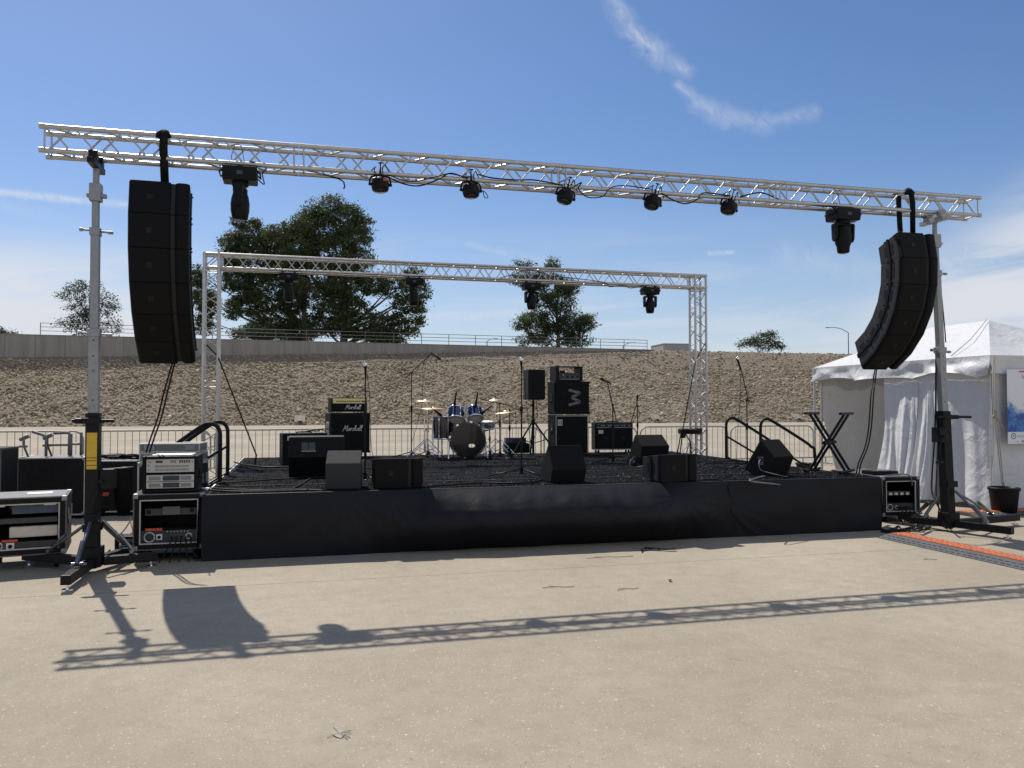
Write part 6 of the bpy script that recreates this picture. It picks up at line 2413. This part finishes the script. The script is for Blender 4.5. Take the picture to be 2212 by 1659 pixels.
# ---- keyboard stand, two X frames
p = on_deck(1782, 1021)
t = thing('keyboard_stand', 'black folding double braced keyboard stand without a keyboard', 'keyboard stand', p, R(6))
h_ = .86
for dy_, sx in ((0.08, 1), (.125, -1), (.27, 1), (.315, -1)):
    MB().cyl((-.25 * sx, dy_, .02), (.25 * sx, dy_, h_ - .02), .020, n=10).build('cross_tube', M_STEEL_BLACK, t)
MB().cyl((0, -.03, h_ / 2), (0, .44, h_ / 2), .028, n=12).build('pivot', M_BLACK, t)
for x in (-.25, .25):
    MB().cyl((x, -.08, h_ - .005), (x, .47, h_ - .005), .021, n=10).build('support_arm', M_STEEL_BLACK, t)
    MB().cyl((x, -.12, .02), (x, .51, .02), .021, n=10).build('foot_bar', M_STEEL_BLACK, t)
t.rotation_euler = (0, 0, R(-40))

# ---- cables and bits on the carpet
C_ = lambda x, y: on_deck(x, y) + Vector((0, 0, .008))
cable('long black cable running along the left stage front edge', [C_(452, 1060), C_(500, 1063), C_(580, 1063), C_(660, 1060), C_(700, 1057)], .009)
cable('second black cable along the left stage front edge', [C_(450, 1055), C_(490, 1058), C_(560, 1060), C_(640, 1059), C_(705, 1061)], .008)
cable('black cable snaking over the carpet behind the left edge cables', [C_(455, 1046), C_(520, 1042), C_(590, 1037), C_(650, 1033), C_(680, 1026), C_(697, 1020)], .009)
cable('black cable rising to the grey topped monitor', [C_(632, 1057), C_(652, 1047), C_(668, 1036), C_(685, 1027), C_(702, 1023) + Vector((0, 0, .05))], .010)
cable('black cable crossing the carpet to the monitor before the bass stack', [C_(925, 1051), C_(980, 1048), C_(1040, 1044), C_(1100, 1045), C_(1150, 1043), C_(1180, 1034), C_(1200, 1028)], .010)
cable('cable trailing over the stage edge below the jack plate monitor', [C_(1652, 1030), C_(1632, 1035), C_(1622, 1041), S(7.15, -.022, DECK - .06)], .010, mat=M_LOGO_GREY)
cable('black cable hanging down the skirt from behind the right low wide speaker', [C_(1512, 1037), S(6.3, .05, DECK + .02), S(6.36, -.05, DECK - .08), S(6.37, -.07, .40), S(6.44, -.10, .25), S(6.72, -.12, .03)], .009)
cable('black cables dropped across the carpet at the back left corner', [C_(505, 999), C_(530, 1005), C_(575, 1010), C_(640, 1009), C_(690, 1011)], .012)
cable('black cable across the right side of the carpet', [C_(1518, 1003), C_(1560, 1001), C_(1600, 1002), C_(1650, 1000), C_(1700, 1003)], .008)
cable('black cable behind the monitor at the right rear', [C_(1518, 1010), C_(1550, 1011), C_(1590, 1008), C_(1610, 1009)], .008)
t = thing('floor_bin', 'small black tub on the ground behind the keyboard stand', 'tub', G(1736, 1022), 0)
MB().lathe([(.15, 0), (.18, .22), (.20, .23), (.20, .26), (.18, .26), (.14, .03)], 22).build('body', M_BLACK, t)

# =================================================================== RACKS, CASES AND GEAR ON THE GROUND
def case_edges(b, w, d, z0, z1, s=.022, y0=0.0):
    """aluminium edge extrusions along all twelve edges, slightly proud"""
    e = .003
    x0, x1, ya, yb = -w / 2 - e, w / 2 + e, y0 - e, y0 + d + e
    za, zb = z0 - e, z1 + e
    for x in (x0, x1 - s):
        for y in (ya, yb - s):
            b.box(x, x + s, y, y + s, za + s, zb - s)
    for x in (x0, x1 - s):
        for z in (za, zb - s):
            b.box(x, x + s, ya + s, yb - s, z, z + s)
    for y in (ya, yb - s):
        for z in (za, zb - s):
            b.box(x0, x1, y, y + s, z, z + s)
    return b


def road_case(name, label, loc, rz, w, d, h, mat=None, caster=.10, front=None, top_mat=None, group=None, latches=True, cat='road case'):
    t = thing(name, label, cat, loc, rz, group)
    z0, z1 = caster, caster + h
    m = mat or M_CASE
    if front:                       # open front: five panels and what is racked inside
        fw = .062
        b = MB()
        b.box(-w / 2, -w / 2 + fw, 0, d, z0, z1)
        b.box(w / 2 - fw, w / 2, 0, d, z0, z1)
        b.box(-w / 2 + fw, w / 2 - fw, 0, d, z0, z0 + fw)
        b.box(-w / 2 + fw, w / 2 - fw, 0, d, z1 - fw, z1)
        b.box(-w / 2 + fw, w / 2 - fw, d - .02, d, z0 + fw, z1 - fw)
        b.build('body', m, t)
        b = MB()
        f = fw
        for (xa, xb, za, zb) in ((-w / 2 + f, -w / 2 + f + .012, z0 + f, z1 - f), (w / 2 - f - .012, w / 2 - f, z0 + f, z1 - f), (-w / 2 + f + .012, w / 2 - f - .012, z0 + f, z0 + f + .012), (-w / 2 + f + .012, w / 2 - f - .012, z1 - f - .012, z1 - f)):
            b.box(xa, xb, -.004, .02, za, zb)
        b.build('front_frame', M_FRAME, t)
    else:
        MB().box(-w / 2, w / 2, 0, d, z0, z1).build('body', m, t)
    if top_mat:
        MB().box(-w / 2 + .02, w / 2 - .02, .02, d - .02, z1 + .0005, z1 + .004).build('lid', top_mat, t)
    case_edges(MB(), w, d, z0, z1, .014 if front else .022).build('edge_trim', M_CASE_GREY if front else M_SILVER_TRIM, t, .002)
    for x in (-1, 1):
        for y in (0, 1):
            for z in (z0, z1):
                sx, sy = x, (1 if y else -1)
                cx, cy = x * w / 2, y * d
                sz = 1 if z == z1 else -1
                MB().box(min(cx + sx * .006, cx - sx * .05), max(cx + sx * .006, cx - sx * .05), min(cy + sy * .006, cy - sy * .05), max(cy + sy * .006, cy - sy * .05), min(z + sz * .006, z - sz * .05), max(z + sz * .006, z - sz * .05)).build('ball_corner', M_GALV, t, .012)
    if latches:
        for s in (-1, 1):
            x = s * (w / 2 + .002)
            for y in (d * .22, d * .78):
                MB().box(min(x, x + s * .014), max(x, x + s * .014), y - .05, y + .05, z1 - .26, z1 - .14).build('latch', M_GALV, t, .004)
            MB().box(min(x, x + s * .012), max(x, x + s * .012), d * .5 - .09, d * .5 + .09, z0 + h * .45, z0 + h * .60).build('handle', M_GALV, t, .005)
    if caster > .05:
        for x in (-w / 2 + .09, w / 2 - .09):
            for y in (.09, d - .09):
                b = MB()
                b.cyl((x - .02, y, caster * .45), (x + .02, y, caster * .45), caster * .45, n=14)
                b.box(x - .035, x + .035, y - .04, y + .04, caster - .012, caster - .001)
                b.build('caster', M_RUBBER, t)
    return t


M_FRAME = simple('cream_frame', (0.50, 0.48, 0.42), 0.5, 0.0, 0.1, 12)
M_UNIT = simple('dim_grey_unit', (0.055, 0.053, 0.05), 0.5, 0.1, 0.2, 12)


def shelf(parent, w, y, z, hh, mat, name='rack_unit', x0=None, x1=None, proud=0.0):
    return MB().box((-w / 2 + .07) if x0 is None else x0, (w / 2 - .07) if x1 is None else x1, y, y + .25, z, z + hh).build(name, mat, parent, .003)


# ---- rack case at the left stage corner (bottom) with the silver amplifier rack standing on it
pr = G(364, 1213)
rzr = TH
W1, H1 = .72, .605
rc = road_case('rack_case', 'black rack case with a white framed front, carrying the silver amplifier rack', pr, rzr, W1, .56, H1, None, .13, True)
z0 = .13
shelf(rc, W1, .10, z0 + .36, .075, M_UNIT, x0=-.26, x1=.27)
MB().box(-.08, .10, .085, .0985, z0 + .365, z0 + .455).build('name_plate', M_CASE_GREY, rc, .003)
for (x, z) in ((-.22, .40), (.22, .41)):
    MB().box(x - .02, x + .02, .09, .0985, z0 + z - .02, z0 + z + .02).build('port', M_BLACK, rc)
pnl = shelf(rc, W1, .03, z0 + .075, .13, M_PANEL_DARK, 'power_panel')
for (x, r) in ((-.20, .052), (.20, .030)):
    b = MB(Matrix.Translation((x, .025, z0 + .135)) @ Matrix.Rotation(R(90), 4, 'X'))
    b.tube([(r * math.cos(a), r * math.sin(a), 0) for a in [k * 2 * math.pi / 18 for k in range(18)]], .008, 6, closed=True)
    b.build('round_socket', M_SILVER_TRIM, pnl)
MB().box(-.13, -.07, .02, .03, z0 + .105, z0 + .165).build('switch_plate', M_WHITE, pnl)
MB().cyl((-.10, .01, z0 + .135), (-.10, .02, z0 + .135), .018, n=12).build('switch', M_BLACK, pnl)
MB().box(-.24, -.07, .022, .03, z0 + .205, z0 + .232).build('red_tape', M_RED, rc)
for k in range(7):
    MB().cyl((-.02 + k * .035, .026, z0 + .19), (-.02 + k * .035, .03, z0 + .19), .006, n=6).build('indicator', M_SILVER_TRIM, pnl)
for k in range(5):
    x = .02 + k * .05
    b = MB()
    b.tube(smooth_path([(x, .03, z0 + .13), (x + .01, -.05, z0 + .10), (x + .02 * (k - 2), -.07, z0 - .02), (x + .05 * (k - 2), -.10, .01)], 5), .008, 5)
    b.build('patch_lead', M_CABLE, rc)
# rack on top: moulded black shell, three silver units
W2, H2 = .57, .40
ra = thing('amplifier_rack', 'moulded black rack with three silver faced amplifiers standing on the left rack case', 'amplifier rack', pr + Matrix.Rotation(rzr, 3, 'Z') @ Vector((.0, .05, .13 + H1 + .006)), rzr)
b = MB()
f = .035
b.box(-W2 / 2, -W2 / 2 + f, 0, .46, 0, H2)
b.box(W2 / 2 - f, W2 / 2, 0, .46, 0, H2)
b.box(-W2 / 2 + f, W2 / 2 - f, 0, .46, 0, f)
b.box(-W2 / 2 + f, W2 / 2 - f, 0, .46, H2 - f, H2)
b.box(-W2 / 2 + f, W2 / 2 - f, .44, .46, f, H2 - f)
b.build('shell', M_BLACK, ra, .02, )
MB().box(-W2 / 2 + f, W2 / 2 - f, .06, .43, f, H2 - f).build('rack_space', M_BLACK, ra)
MB().box(-.2, .22, .05, .38, H2 + .001, H2 + .012).build('lid_strip', M_SILVER_TRIM, ra, .004)
w_ = W2 - 2 * f - .012
u1 = MB().box(-w_ / 2, w_ / 2, .01, .06, .222, .368).build('crossover_unit', M_PANEL, ra, .002)
b = MB()
for r_ in range(2):
    for k in range(28):
        x = -w_ / 2 + .09 + k * (w_ - .15) / 27
        b.box(x - .0022, x + .0022, .0075, .0098, .238 + r_ * .038, .262 + r_ * .038)
for k in range(5):
    b.box(.09 + k * .024, .105 + k * .024, .0075, .0098, .324, .354)
for k in range(4):
    for j in range(3):
        b.box(.0 + k * .016, .009 + k * .016, .0075, .0098, .324 + j * .011, .331 + j * .011)
for (x, z) in ((-.22, .34), (-.22, .30), (-.22, .25), (-.20, .335), (.225, .335)):
    b.cyl((x, .0075, z), (x, .0098, z), .007, n=8)
b.build('slots', M_PANEL_DARK, u1)
MB().box(-.15, -.08, .006, .0098, .326, .352).build('display', M_LCD, u1)
for (za, zb) in ((.048, .118), (.124, .194)):
    u = MB().box(-w_ / 2, w_ / 2, .005, .06, za, zb).build('power_amplifier', M_PANEL, ra, .002)
    MB().box(-.075, .095, .001, .0048, za + .008, zb - .008).build('dark_window', M_LCD, u)
    for (xa, xb) in ((-w_ / 2 + .03, -.095), (.11, w_ / 2 - .025)):
        gb = MB()
        n_ = 12
        for k in range(n_):
            x = xa + (xb - xa) * k / n_
            gb.box(x, x + (xb - xa) / n_ * .55, .003, .0048, za + .012, zb - .015)
        gb.build('vent_slots', M_CASE_GREY, u)
# left pair of feet, handle
for s in (-1, 1):
    MB().box(s * W2 / 2 - (.012 if s < 0 else 0), s * W2 / 2 + (.012 if s > 0 else 0), .12, .34, .14, .26).build('handle', M_STEEL_BLACK, ra, .01)

# ---- far left rack case
pl_ = G(72, 1230)
rl = road_case('rack_case', 'wide rack case with a scuffed grey lid and a white box inside, far left', pl_ + Vector((-.07, -.05, 0)), R(25), .76, .70, .595, None, .15, True, M_CASE_GREY)
z0 = .15
MB().box(-.02, .22, .3, .5, z0 + .600, z0 + .603).build('paper_label', M_PAPER, rl)
shelf(rl, .80, .08, z0 + .42, .10, M_BLUE if False else simple('blue_grey_unit', (.06, .075, .12), .5), x0=-.12, x1=.32)
b = MB()
b.lathe([(.0, 0), (.09, .0), (.11, .03), (.10, .07), (.05, .10), (.0, .105)], 14, M=Matrix.Translation((-.06, .20, z0 + .45)) @ Matrix.Scale(.85, 4) @ Matrix.Scale(1.1, 4, (1, 0, 0)))
b.build('red_cloth', simple('dull_red_cloth', (.22, .05, .03), .85), rl)
shelf(rl, .80, .10, z0 + .32, .055, M_UNIT, x0=-.30, x1=.29)
MB().box(-.14, .30, .05, .12, z0 + .18, z0 + .29).build('white_box', M_CREAM, rl, .012)
MB().box(-.20, -.06, .022, .03, z0 + .145, z0 + .168).build('red_tape', M_RED, rl)
pnl = shelf(rl, .80, .03, z0 + .07, .07, M_PANEL_DARK, 'power_panel')
b = MB(Matrix.Translation((-.24, .025, z0 + .105)) @ Matrix.Rotation(R(90), 4, 'X'))
b.tube([(.045 * math.cos(a), .045 * math.sin(a), 0) for a in [k * 2 * math.pi / 18 for k in range(18)]], .008, 6, closed=True)
b.build('round_socket', M_SILVER_TRIM, pnl)
MB().box(-.16, -.09, .02, .03, z0 + .07, z0 + .135).build('switch_plate', M_WHITE, pnl)
MB().cyl((-.125, .01, z0 + .10), (-.125, .02, z0 + .10), .02, n=12).build('switch', M_BLACK, pnl)
for (x0_, x1_) in ((-.22, -.18), (.17, .28)):
    MB().box(x0_, x1_, .03, .06, z0 + .505, z0 + .54).build('paper_tag', M_PAPER, rl)

# ---- right rack case by the stage corner
prr = G(1947, 1128)
rr_ = road_case('rack_case', 'long black rack case with a white framed front beside the right end of the stage', prr, R(9), .60, 1.35, .57, None, .09, True, M_CASE_GREY)
z0 = .09
shelf(rr_, .60, .08, z0 + .29, .06, M_UNIT, x0=-.18, x1=.21)
for k in range(4):
    MB().box(-.16 + k * .09, -.11 + k * .09, .042, .05, z0 + .30, z0 + .335).build('unit_panel', M_SILVER_TRIM, rr_)
pnl = shelf(rr_, .60, .03, z0 + .07, .11, M_PANEL_DARK, 'power_panel')
for (x, r) in ((-.16, .042), (-.06, .02)):
    b = MB(Matrix.Translation((x, .025, z0 + .125)) @ Matrix.Rotation(R(90), 4, 'X'))
    b.tube([(r * math.cos(a), r * math.sin(a), 0) for a in [k * 2 * math.pi / 18 for k in range(18)]], .007, 6, closed=True)
    b.build('round_socket', M_SILVER_TRIM, pnl)
for k in range(4):
    x = -.05 + k * .06
    MB().tube(smooth_path([(x, .03, z0 + .13), (x + .03, -.06, z0 + .08), (x + .04 * (k - 1), -.10, z0 - .03), (x + .06 * (k - 1), -.20, .012)], 5), .009, 5).build('patch_lead', M_CABLE, rr_)
MB().tube(smooth_path([(-.16, .12, z0 + .575), (.05, .10, z0 + .60), (.14, .02, z0 + .59), (.16, -.02, z0 + .52), (.17, -.015, z0 + .44)], 5), .010, 5).build('loose_lead', M_LOGO_GREY, rr_)
db = thing('stage_box', 'flat black box lying on the lid of the right rack case', 'box', prr + Matrix.Rotation(R(9), 3, 'Z') @ Vector((-.08, .22, .09 + .57 + .006)), R(9))
MB().box(-.20, .20, 0, .32, 0, .055).build('housing', M_BLACK, db, .008)
MB().box(-.10, .14, .09, .25, .0555, .058).build('paper_sheet', M_CASE_GREY, db)

# ---- flat aluminium cases stacked behind the amplifier rack
pf = D(366, 1000, 9.80)
for k in range(2):
    t = thing('flat_case', ['lower flat grey flight case behind the silver amplifier rack', 'upper flat grey flight case behind the silver amplifier rack'][k], 'road case', (pf.x, pf.y, 1.012 + k * .116), R(6 + k * 2), 'flat grey flight cases')
    w_ = .70
    MB().box(-w_ / 2, w_ / 2, 0, .38, 0, .105).build('body', simple('grey_case_%d' % k, (.18, .18, .175), .5, .2, .2, 10, dirt=.3) if k == 0 else bpy.data.materials['grey_case_0'], t, .008)
    case_edges(MB(), w_, .38, 0, .105, .016).build('edge_trim', M_SILVER_TRIM, t, .002)
    for x in (-.23, .24):
        MB().box(x - .06, x + .06, -.016, -.001, .02, .085).build('latch', M_GALV, t, .004)
# the tall case they stand on
road_case('road_case', 'tall black road case carrying the two flat grey cases', Vector((pf.x, pf.y - .02, 0)), R(6), .72, .40, .90, None, .10)

# ---- row of black cases further back on the left
c1 = D(108, 1000, 12.0)
road_case('road_case', 'wide black road case with silver edges under the stored handrails', Vector((c1.x, c1.y, 0)), R(10), .98, .65, .86, None, .06, None, M_CASE_GREY)
c2_ = D(20, 1000, 12.6)
road_case('road_case', 'black road case with a pale lid at the left edge of the picture', Vector((c2_.x - .35, c2_.y, 0)), R(10), 1.1, .7, .72, None, .12, None, M_CASE_GREY)
c3_ = D(252, 1000, 12.4)
road_case('road_case', 'long low black road case with a silver lid edge behind the black bin', Vector((c3_.x, c3_.y, 0)), R(10), 1.0, .6, .79, None, .06, None, M_CASE_GREY)
c4_ = D(-6, 1000, 10.6)
t = thing('upright_case', 'tall dark case cut by the left picture edge', 'road case', Vector((c4_.x - .28, c4_.y, 0)), R(8))
MB().box(-.3, .3, 0, .5, .06, 1.13).build('body', M_CASE, t, .01)
case_edges(MB(), .6, .5, .06, 1.13).build('edge_trim', M_DKGREY, t, .002)
for x in (-.22, .22):
    MB().cyl((x, .1, 0), (x, .1, .06), .03, n=10).cyl((x, .4, 0), (x, .4, .06), .03, n=10).build('foot', M_RUBBER, t)
# heap of cables and cloth on the long low case
b = MB()
hc = thing('cable_heap', 'heap of black cable lying on the long low road case', 'cable', (c3_.x, c3_.y + .2, .33 + .52 + .012), 0)
for k in range(7):
    pts = [(random.uniform(-.45, .45), random.uniform(-.12, .2), random.uniform(.01, .07)) for _ in range(6)]
    b.tube(smooth_path(pts, 5), .014, 5)
b.build('jacket', M_CABLE, hc)

# stored handrail frames standing on the black case
zc = .30 + .62 + .012


def stored_rail(label, px0, px1, ytop, Y, bend, mid=True):
    a = D(px0, 1000, Y)
    c = D(px1, 1000, Y)
    w = c.x - a.x
    h = D(px0, ytop, Y).z - zc
    t = thing('spare_handrail', label, 'handrail', (a.x, Y, zc), R(4), 'spare grey handrail frames')
    b = MB()
    b.tube(smooth_path([(0, 0, 0), (0, 0, h * .55), (0, 0, h * .82), (-.06, 0, h * .97), (-.20, 0, h * 1.12)] if bend else [(0, 0, 0), (0, 0, h * .6), (0, 0, h * .95), (-.05, 0, h), (-.22, 0, h * .98)], 4), .022, 8)
    b.build('upright', M_GREYTUBE, t)
    MB().tube([(w, .03, 0), (w, .03, h * 1.02)], .022, 8).build('upright', M_GREYTUBE, t)
    if mid:
        MB().tube([(0, 0, h * .5), (w, .03, h * .5)], .016, 8).build('crossbar', M_GREYTUBE, t)
    b = MB()
    b.tube([(-.13, -.05, -.25), (-.30, -.04, h * .45), (-.30, -.04, h * .78), (-.22, -.04, h * .9)], .016, 6)
    b.box(-.36, -.26, -.07, -.01, h * .40, h * .50)
    b.tube([(-.36, -.04, h * .74), (-.24, -.04, h * .95)], .026, 6)
    b.build('swing_arm', M_GREYTUBE, t)
    return t


stored_rail('grey spare handrail frame standing on the black case, bent over at its top', 99, 149, 938, 12.15, True)
stored_rail('second grey spare handrail frame beside the left crank stand', 149, 172, 935, 12.3, False, True)

# ---- black bin between the tower and the rack
t = thing('waste_bin', 'tall black bin with a pale rim standing behind the silver amplifier rack', 'bin', G(273, 1112), 0)
MB().lathe([(.135, 0), (.15, .03), (.178, .74), (.185, .75), (.170, .75), (.14, .04)], 28).build('body', M_BLACK, t)
MB().lathe([(.180, .742), (.192, .745), (.192, .758), (.176, .758)], 28, cap0=False, cap1=False).build('rim', M_PANEL, t)
t.rotation_euler = (R(3), R(-3), 0)
t = thing('soft_bag', 'slumped black equipment bag on the ground beside the tall bin', 'bag', G(226, 1112), R(12))
b = MB()
b.lathe([(.0, 0), (.26, .0), (.30, .10), (.27, .36), (.20, .52), (.10, .60), (.0, .62)], 20)
b.v = [(x * 1.15 + .03 * math.sin(z * 9 + y * 7), y * .7 + .02 * math.sin(x * 11), z * (1 + .06 * math.sin(x * 8 + y * 5))) for x, y, z in b.v]
b.build('body', M_VINYL, t)
cable('black cables hanging from the case behind the left crank stand', [D(285, 1118, 10.9), D(272, 1140, 10.6), D(258, 1158, 10.2), G(252, 1180)], .009)
cable('second black cable hanging from the case to the ground', [D(280, 1118, 10.9), D(284, 1135, 10.6), D(287, 1150, 10.4), G(282, 1172)], .008)
t = thing('power_box', 'small black power box on the ground between the left crank stand and the rack case', 'power box', G(272, 1188), R(8))
MB().box(-.13, .13, 0, .2, 0, .16).build('housing', M_BLACK, t, .01)
MB().box(-.05, .10, -.004, -.0005, .09, .13).build('panel', M_CASE_GREY, t)
t = thing('glove', 'red edged black glove hanging beside the left crank stand', 'glove', D(228, 1066, 9.6), R(10))
b = MB()
b.prism([(0, -.16), (.02, -.16), (.03, 0), (0, 0)], -.04, .04)
b.build('palm', M_BLACK, t, .01)
MB().box(-.03, .03, -.004, .0, -.03, .01).build('cuff', M_SMALLRED, t)


# ---- array feed cables
def feed(label, pts, n, spread):
    for k in range(n):
        off = Vector(((k - (n - 1) / 2) * spread, .01 * k, 0))
        cable(label[k], [Vector(p) + off * (1 if 0 < i else .6) for i, p in enumerate(pts)], .010)


feed(['inner black feed cable from the left speaker array down to the silver amplifier rack', 'outer black feed cable from the left speaker array down to the silver amplifier rack'],
     [Vector((endL.x + .03, endL.y + .12, endL.z + .06)), D(357, 850, 8.85), D(345, 900, 9.0), D(331, 940, 9.15), D(320, 973, 9.25), D(319, 974, 9.3)], 2, .035)
feed(['left hand black feed cable from the right speaker array down to the stage corner', 'right hand black feed cable from the right speaker array down to the stage corner'],
     [Vector((endR.x, endR.y + .12, endR.z + .06)), D(1885, 850, 10.95), D(1880, 920, 10.95), D(1872, 965, 10.95), D(1858, 1000, 11.0), D(1853, 1023, 11.05)], 2, .04)
cable('thin black cable hanging down beside the right crank stand', [D(2026, 600, 10.95), D(2022, 760, 10.9), D(2021, 880, 10.88), D(2018, 960, 10.86), D(2013, 1060, 10.8), D(2030, 1100, 10.6), G(2046, 1136)], .010)
cable('second thin cable hanging down beside the right crank stand', [D(2030, 640, 10.97), D(2029, 800, 10.93), D(2026, 960, 10.9), D(2022, 1060, 10.8), D(2028, 1095, 10.7), G(2024, 1130)], .008)
cable('wire rope running beside the upper mast of the right crank stand', [D(2030, 600, 10.98), D(2040, 700, 10.99), D(2043, 740, 10.99)], .008)
for k, (pts) in enumerate(([(2000, 1132), (1980, 1146), (1965, 1142), (1935, 1150), (1902, 1150)], [(1990, 1128), (1960, 1150), (1930, 1143), (1915, 1152)], [(1985, 1136), (1950, 1146), (1940, 1138), (1925, 1150), (1905, 1145)], [(2010, 1140), (1985, 1150), (1960, 1148), (1930, 1154), (1910, 1150)])):
    cable('black cable in the tangle on the ground at the right stage corner', [G(x, y) + Vector((0, 0, .012 + .008 * (i % 2))) for i, (x, y) in enumerate(pts)], .012, group='cables at the right stage corner')
for k in range(6):
    x0_ = 205 + k * 22
    pts = [(x0_ + random.uniform(-15, 15), 1195 + random.uniform(-12, 14)) for _ in range(4)]
    pts.sort()
    cable('black cable in the tangle on the ground under the left crank stand', [G(x, y) + Vector((0, 0, .012 + .01 * (i % 2))) for i, (x, y) in enumerate(pts)], .011, group='cables under the left crank stand')
for k in range(3):
    cable('black cable in the tangle on the ground under the left crank stand', [G(232 + 20 * k, 1206), G(262 + 12 * k, 1212) + Vector((0, 0, .02)), G(300, 1204 + 4 * k), G(350, 1196 + 3 * k), G(420, 1196)], .011, group='cables under the left crank stand')


# ---- cable ramps
def cable_ramp(label, a, c, w=.58, h=.05, group='orange lidded cable ramps'):
    a, c = Vector(a), Vector(c)
    d = c - a
    L = d.length
    ang = math.atan2(d.y, d.x)
    t = thing('cable_ramp', label, 'cable ramp', a, ang, group)
    b2 = MB().prism([(0, 0), (w, 0), (w, .008), (w * .70, h), (w * .30, h), (0, .008)], 0, L)
    b = MB().box(.02, L - .02, w * .31, w * .69, h + .001, h + .010)
    n = int(L / .085)
    for k in range(n):
        x = .05 + k * (L - .1) / n
        for j in range(3):
            y = w * .36 + j * w * .14 + (.012 if k % 2 else 0)
            b.box(x, x + .04, y - .009, y + .009, h + .008, h + .0145)
        for j in range(2):
            for (ya, sgn) in ((w * .07 + j * w * .11, 1), (w * .93 - j * w * .11, -1)):
                tt_ = abs(ya - (0 if sgn > 0 else w)) / (w * .30)
                z = .008 + (h - .008) * tt_
                b2.box(x, x + .045, ya - .008, ya + .008, z - .006, z + .006)
    b.build('lid', M_ORANGE, t)
    b2.build('ramp_body', M_DKGREY, t)
    return t


ra0 = G(1896, 1162)
ra1 = G(2236, 1238)
dr = (ra1 - ra0).normalized()
cable_ramp('long orange lidded cable ramp running from the stage corner past the right picture edge', ra0, ra0 + dr * 3.6)
q0 = G(2112, 1119)
cable_ramp('second cable ramp with an orange lid behind the right crank stand', q0, q0 + Vector((CT, ST, 0)) * 1.9)

# ---- litter
for (x, y, L, a, lab) in ((1207, 1270, .30, 6, 'thin bent dry twig on the concrete near the middle'), (1358, 1274, .24, 20, 'forked dry twig on the concrete right of the bent one'),
                          (1318, 1205, .55, 12, 'long straight thin stick near the stage joint'), (2010, 1210, .15, -5, 'short twig near the orange cable ramp'), (1150, 1690, .2, 20, 'small twig low in the picture')):
    t = thing('twig', lab, 'twig', G(x, y), R(a))
    MB().tube([(-L / 2, 0, .006), (-L * .1, .012, .012), (L * .15, -.004, .008), (L / 2, .02, .006)], .003, 5).tube([(-L * .1, .012, .01), (-L * .3, .06, .008)], .003, 4).build('stem', M_STICK, t)
t = thing('strap_scrap', 'crumpled piece of black strap on the ground before the stage', 'strap', G(1418, 1190), R(10))
P = np.zeros((20, 3, 3))
for i in range(20):
    s = i / 19
    for j in range(3):
        P[i, j] = (-.22 + .44 * s, (j - 1) * .025 + .05 * math.sin(s * 5) + (.09 * (s < .12) * (1 - s / .12)) * -1, .012 + .02 * abs(math.sin(s * 9 + j)))
grid_mesh('webbing', P, M_WEBBING, t, thick=.004)
for (x, y, r, lab) in ((1447, 1256, .035, 'dark crumpled leaf on the concrete in the right half'), (452, 1242, .025, 'tiny dark leaf beside the left array shadow'), (732, 1586, .081, 'flattened leafy scrap on the concrete low in the middle')):
    t = thing('dry_leaf', lab, 'leaf', G(x, y), random.uniform(0, 6))
    n_ = 10
    P = np.zeros((n_, 5, 3))
    for i in range(n_):
        s = i / (n_ - 1)
        w_ = r * .55 * math.sin(math.pi * (.08 + .86 * s))
        for j in range(5):
            P[i, j] = ((s - .5) * 2 * r, (j - 2) / 2 * w_, .006 + .25 * r * abs(j - 2) / 2 + .2 * r * math.sin(s * 4) ** 2)
    if r < .08:
        grid_mesh('blade', P, M_LEAFDRY, t)
    else:
        P[:, :, 2] = .004 + (P[:, :, 2] - .006) * .15
        grid_mesh('blade', P * .7, M_ROPE, t)
        for k in range(6):
            a = random.uniform(0, 6.28)
            MB().tube([(0, 0, .004), (r * .7 * math.cos(a), r * .45 * math.sin(a), .008), (r * 1.3 * math.cos(a), r * .8 * math.sin(a), .003)], .0018, 4).build('stalk', M_ROPE, t)
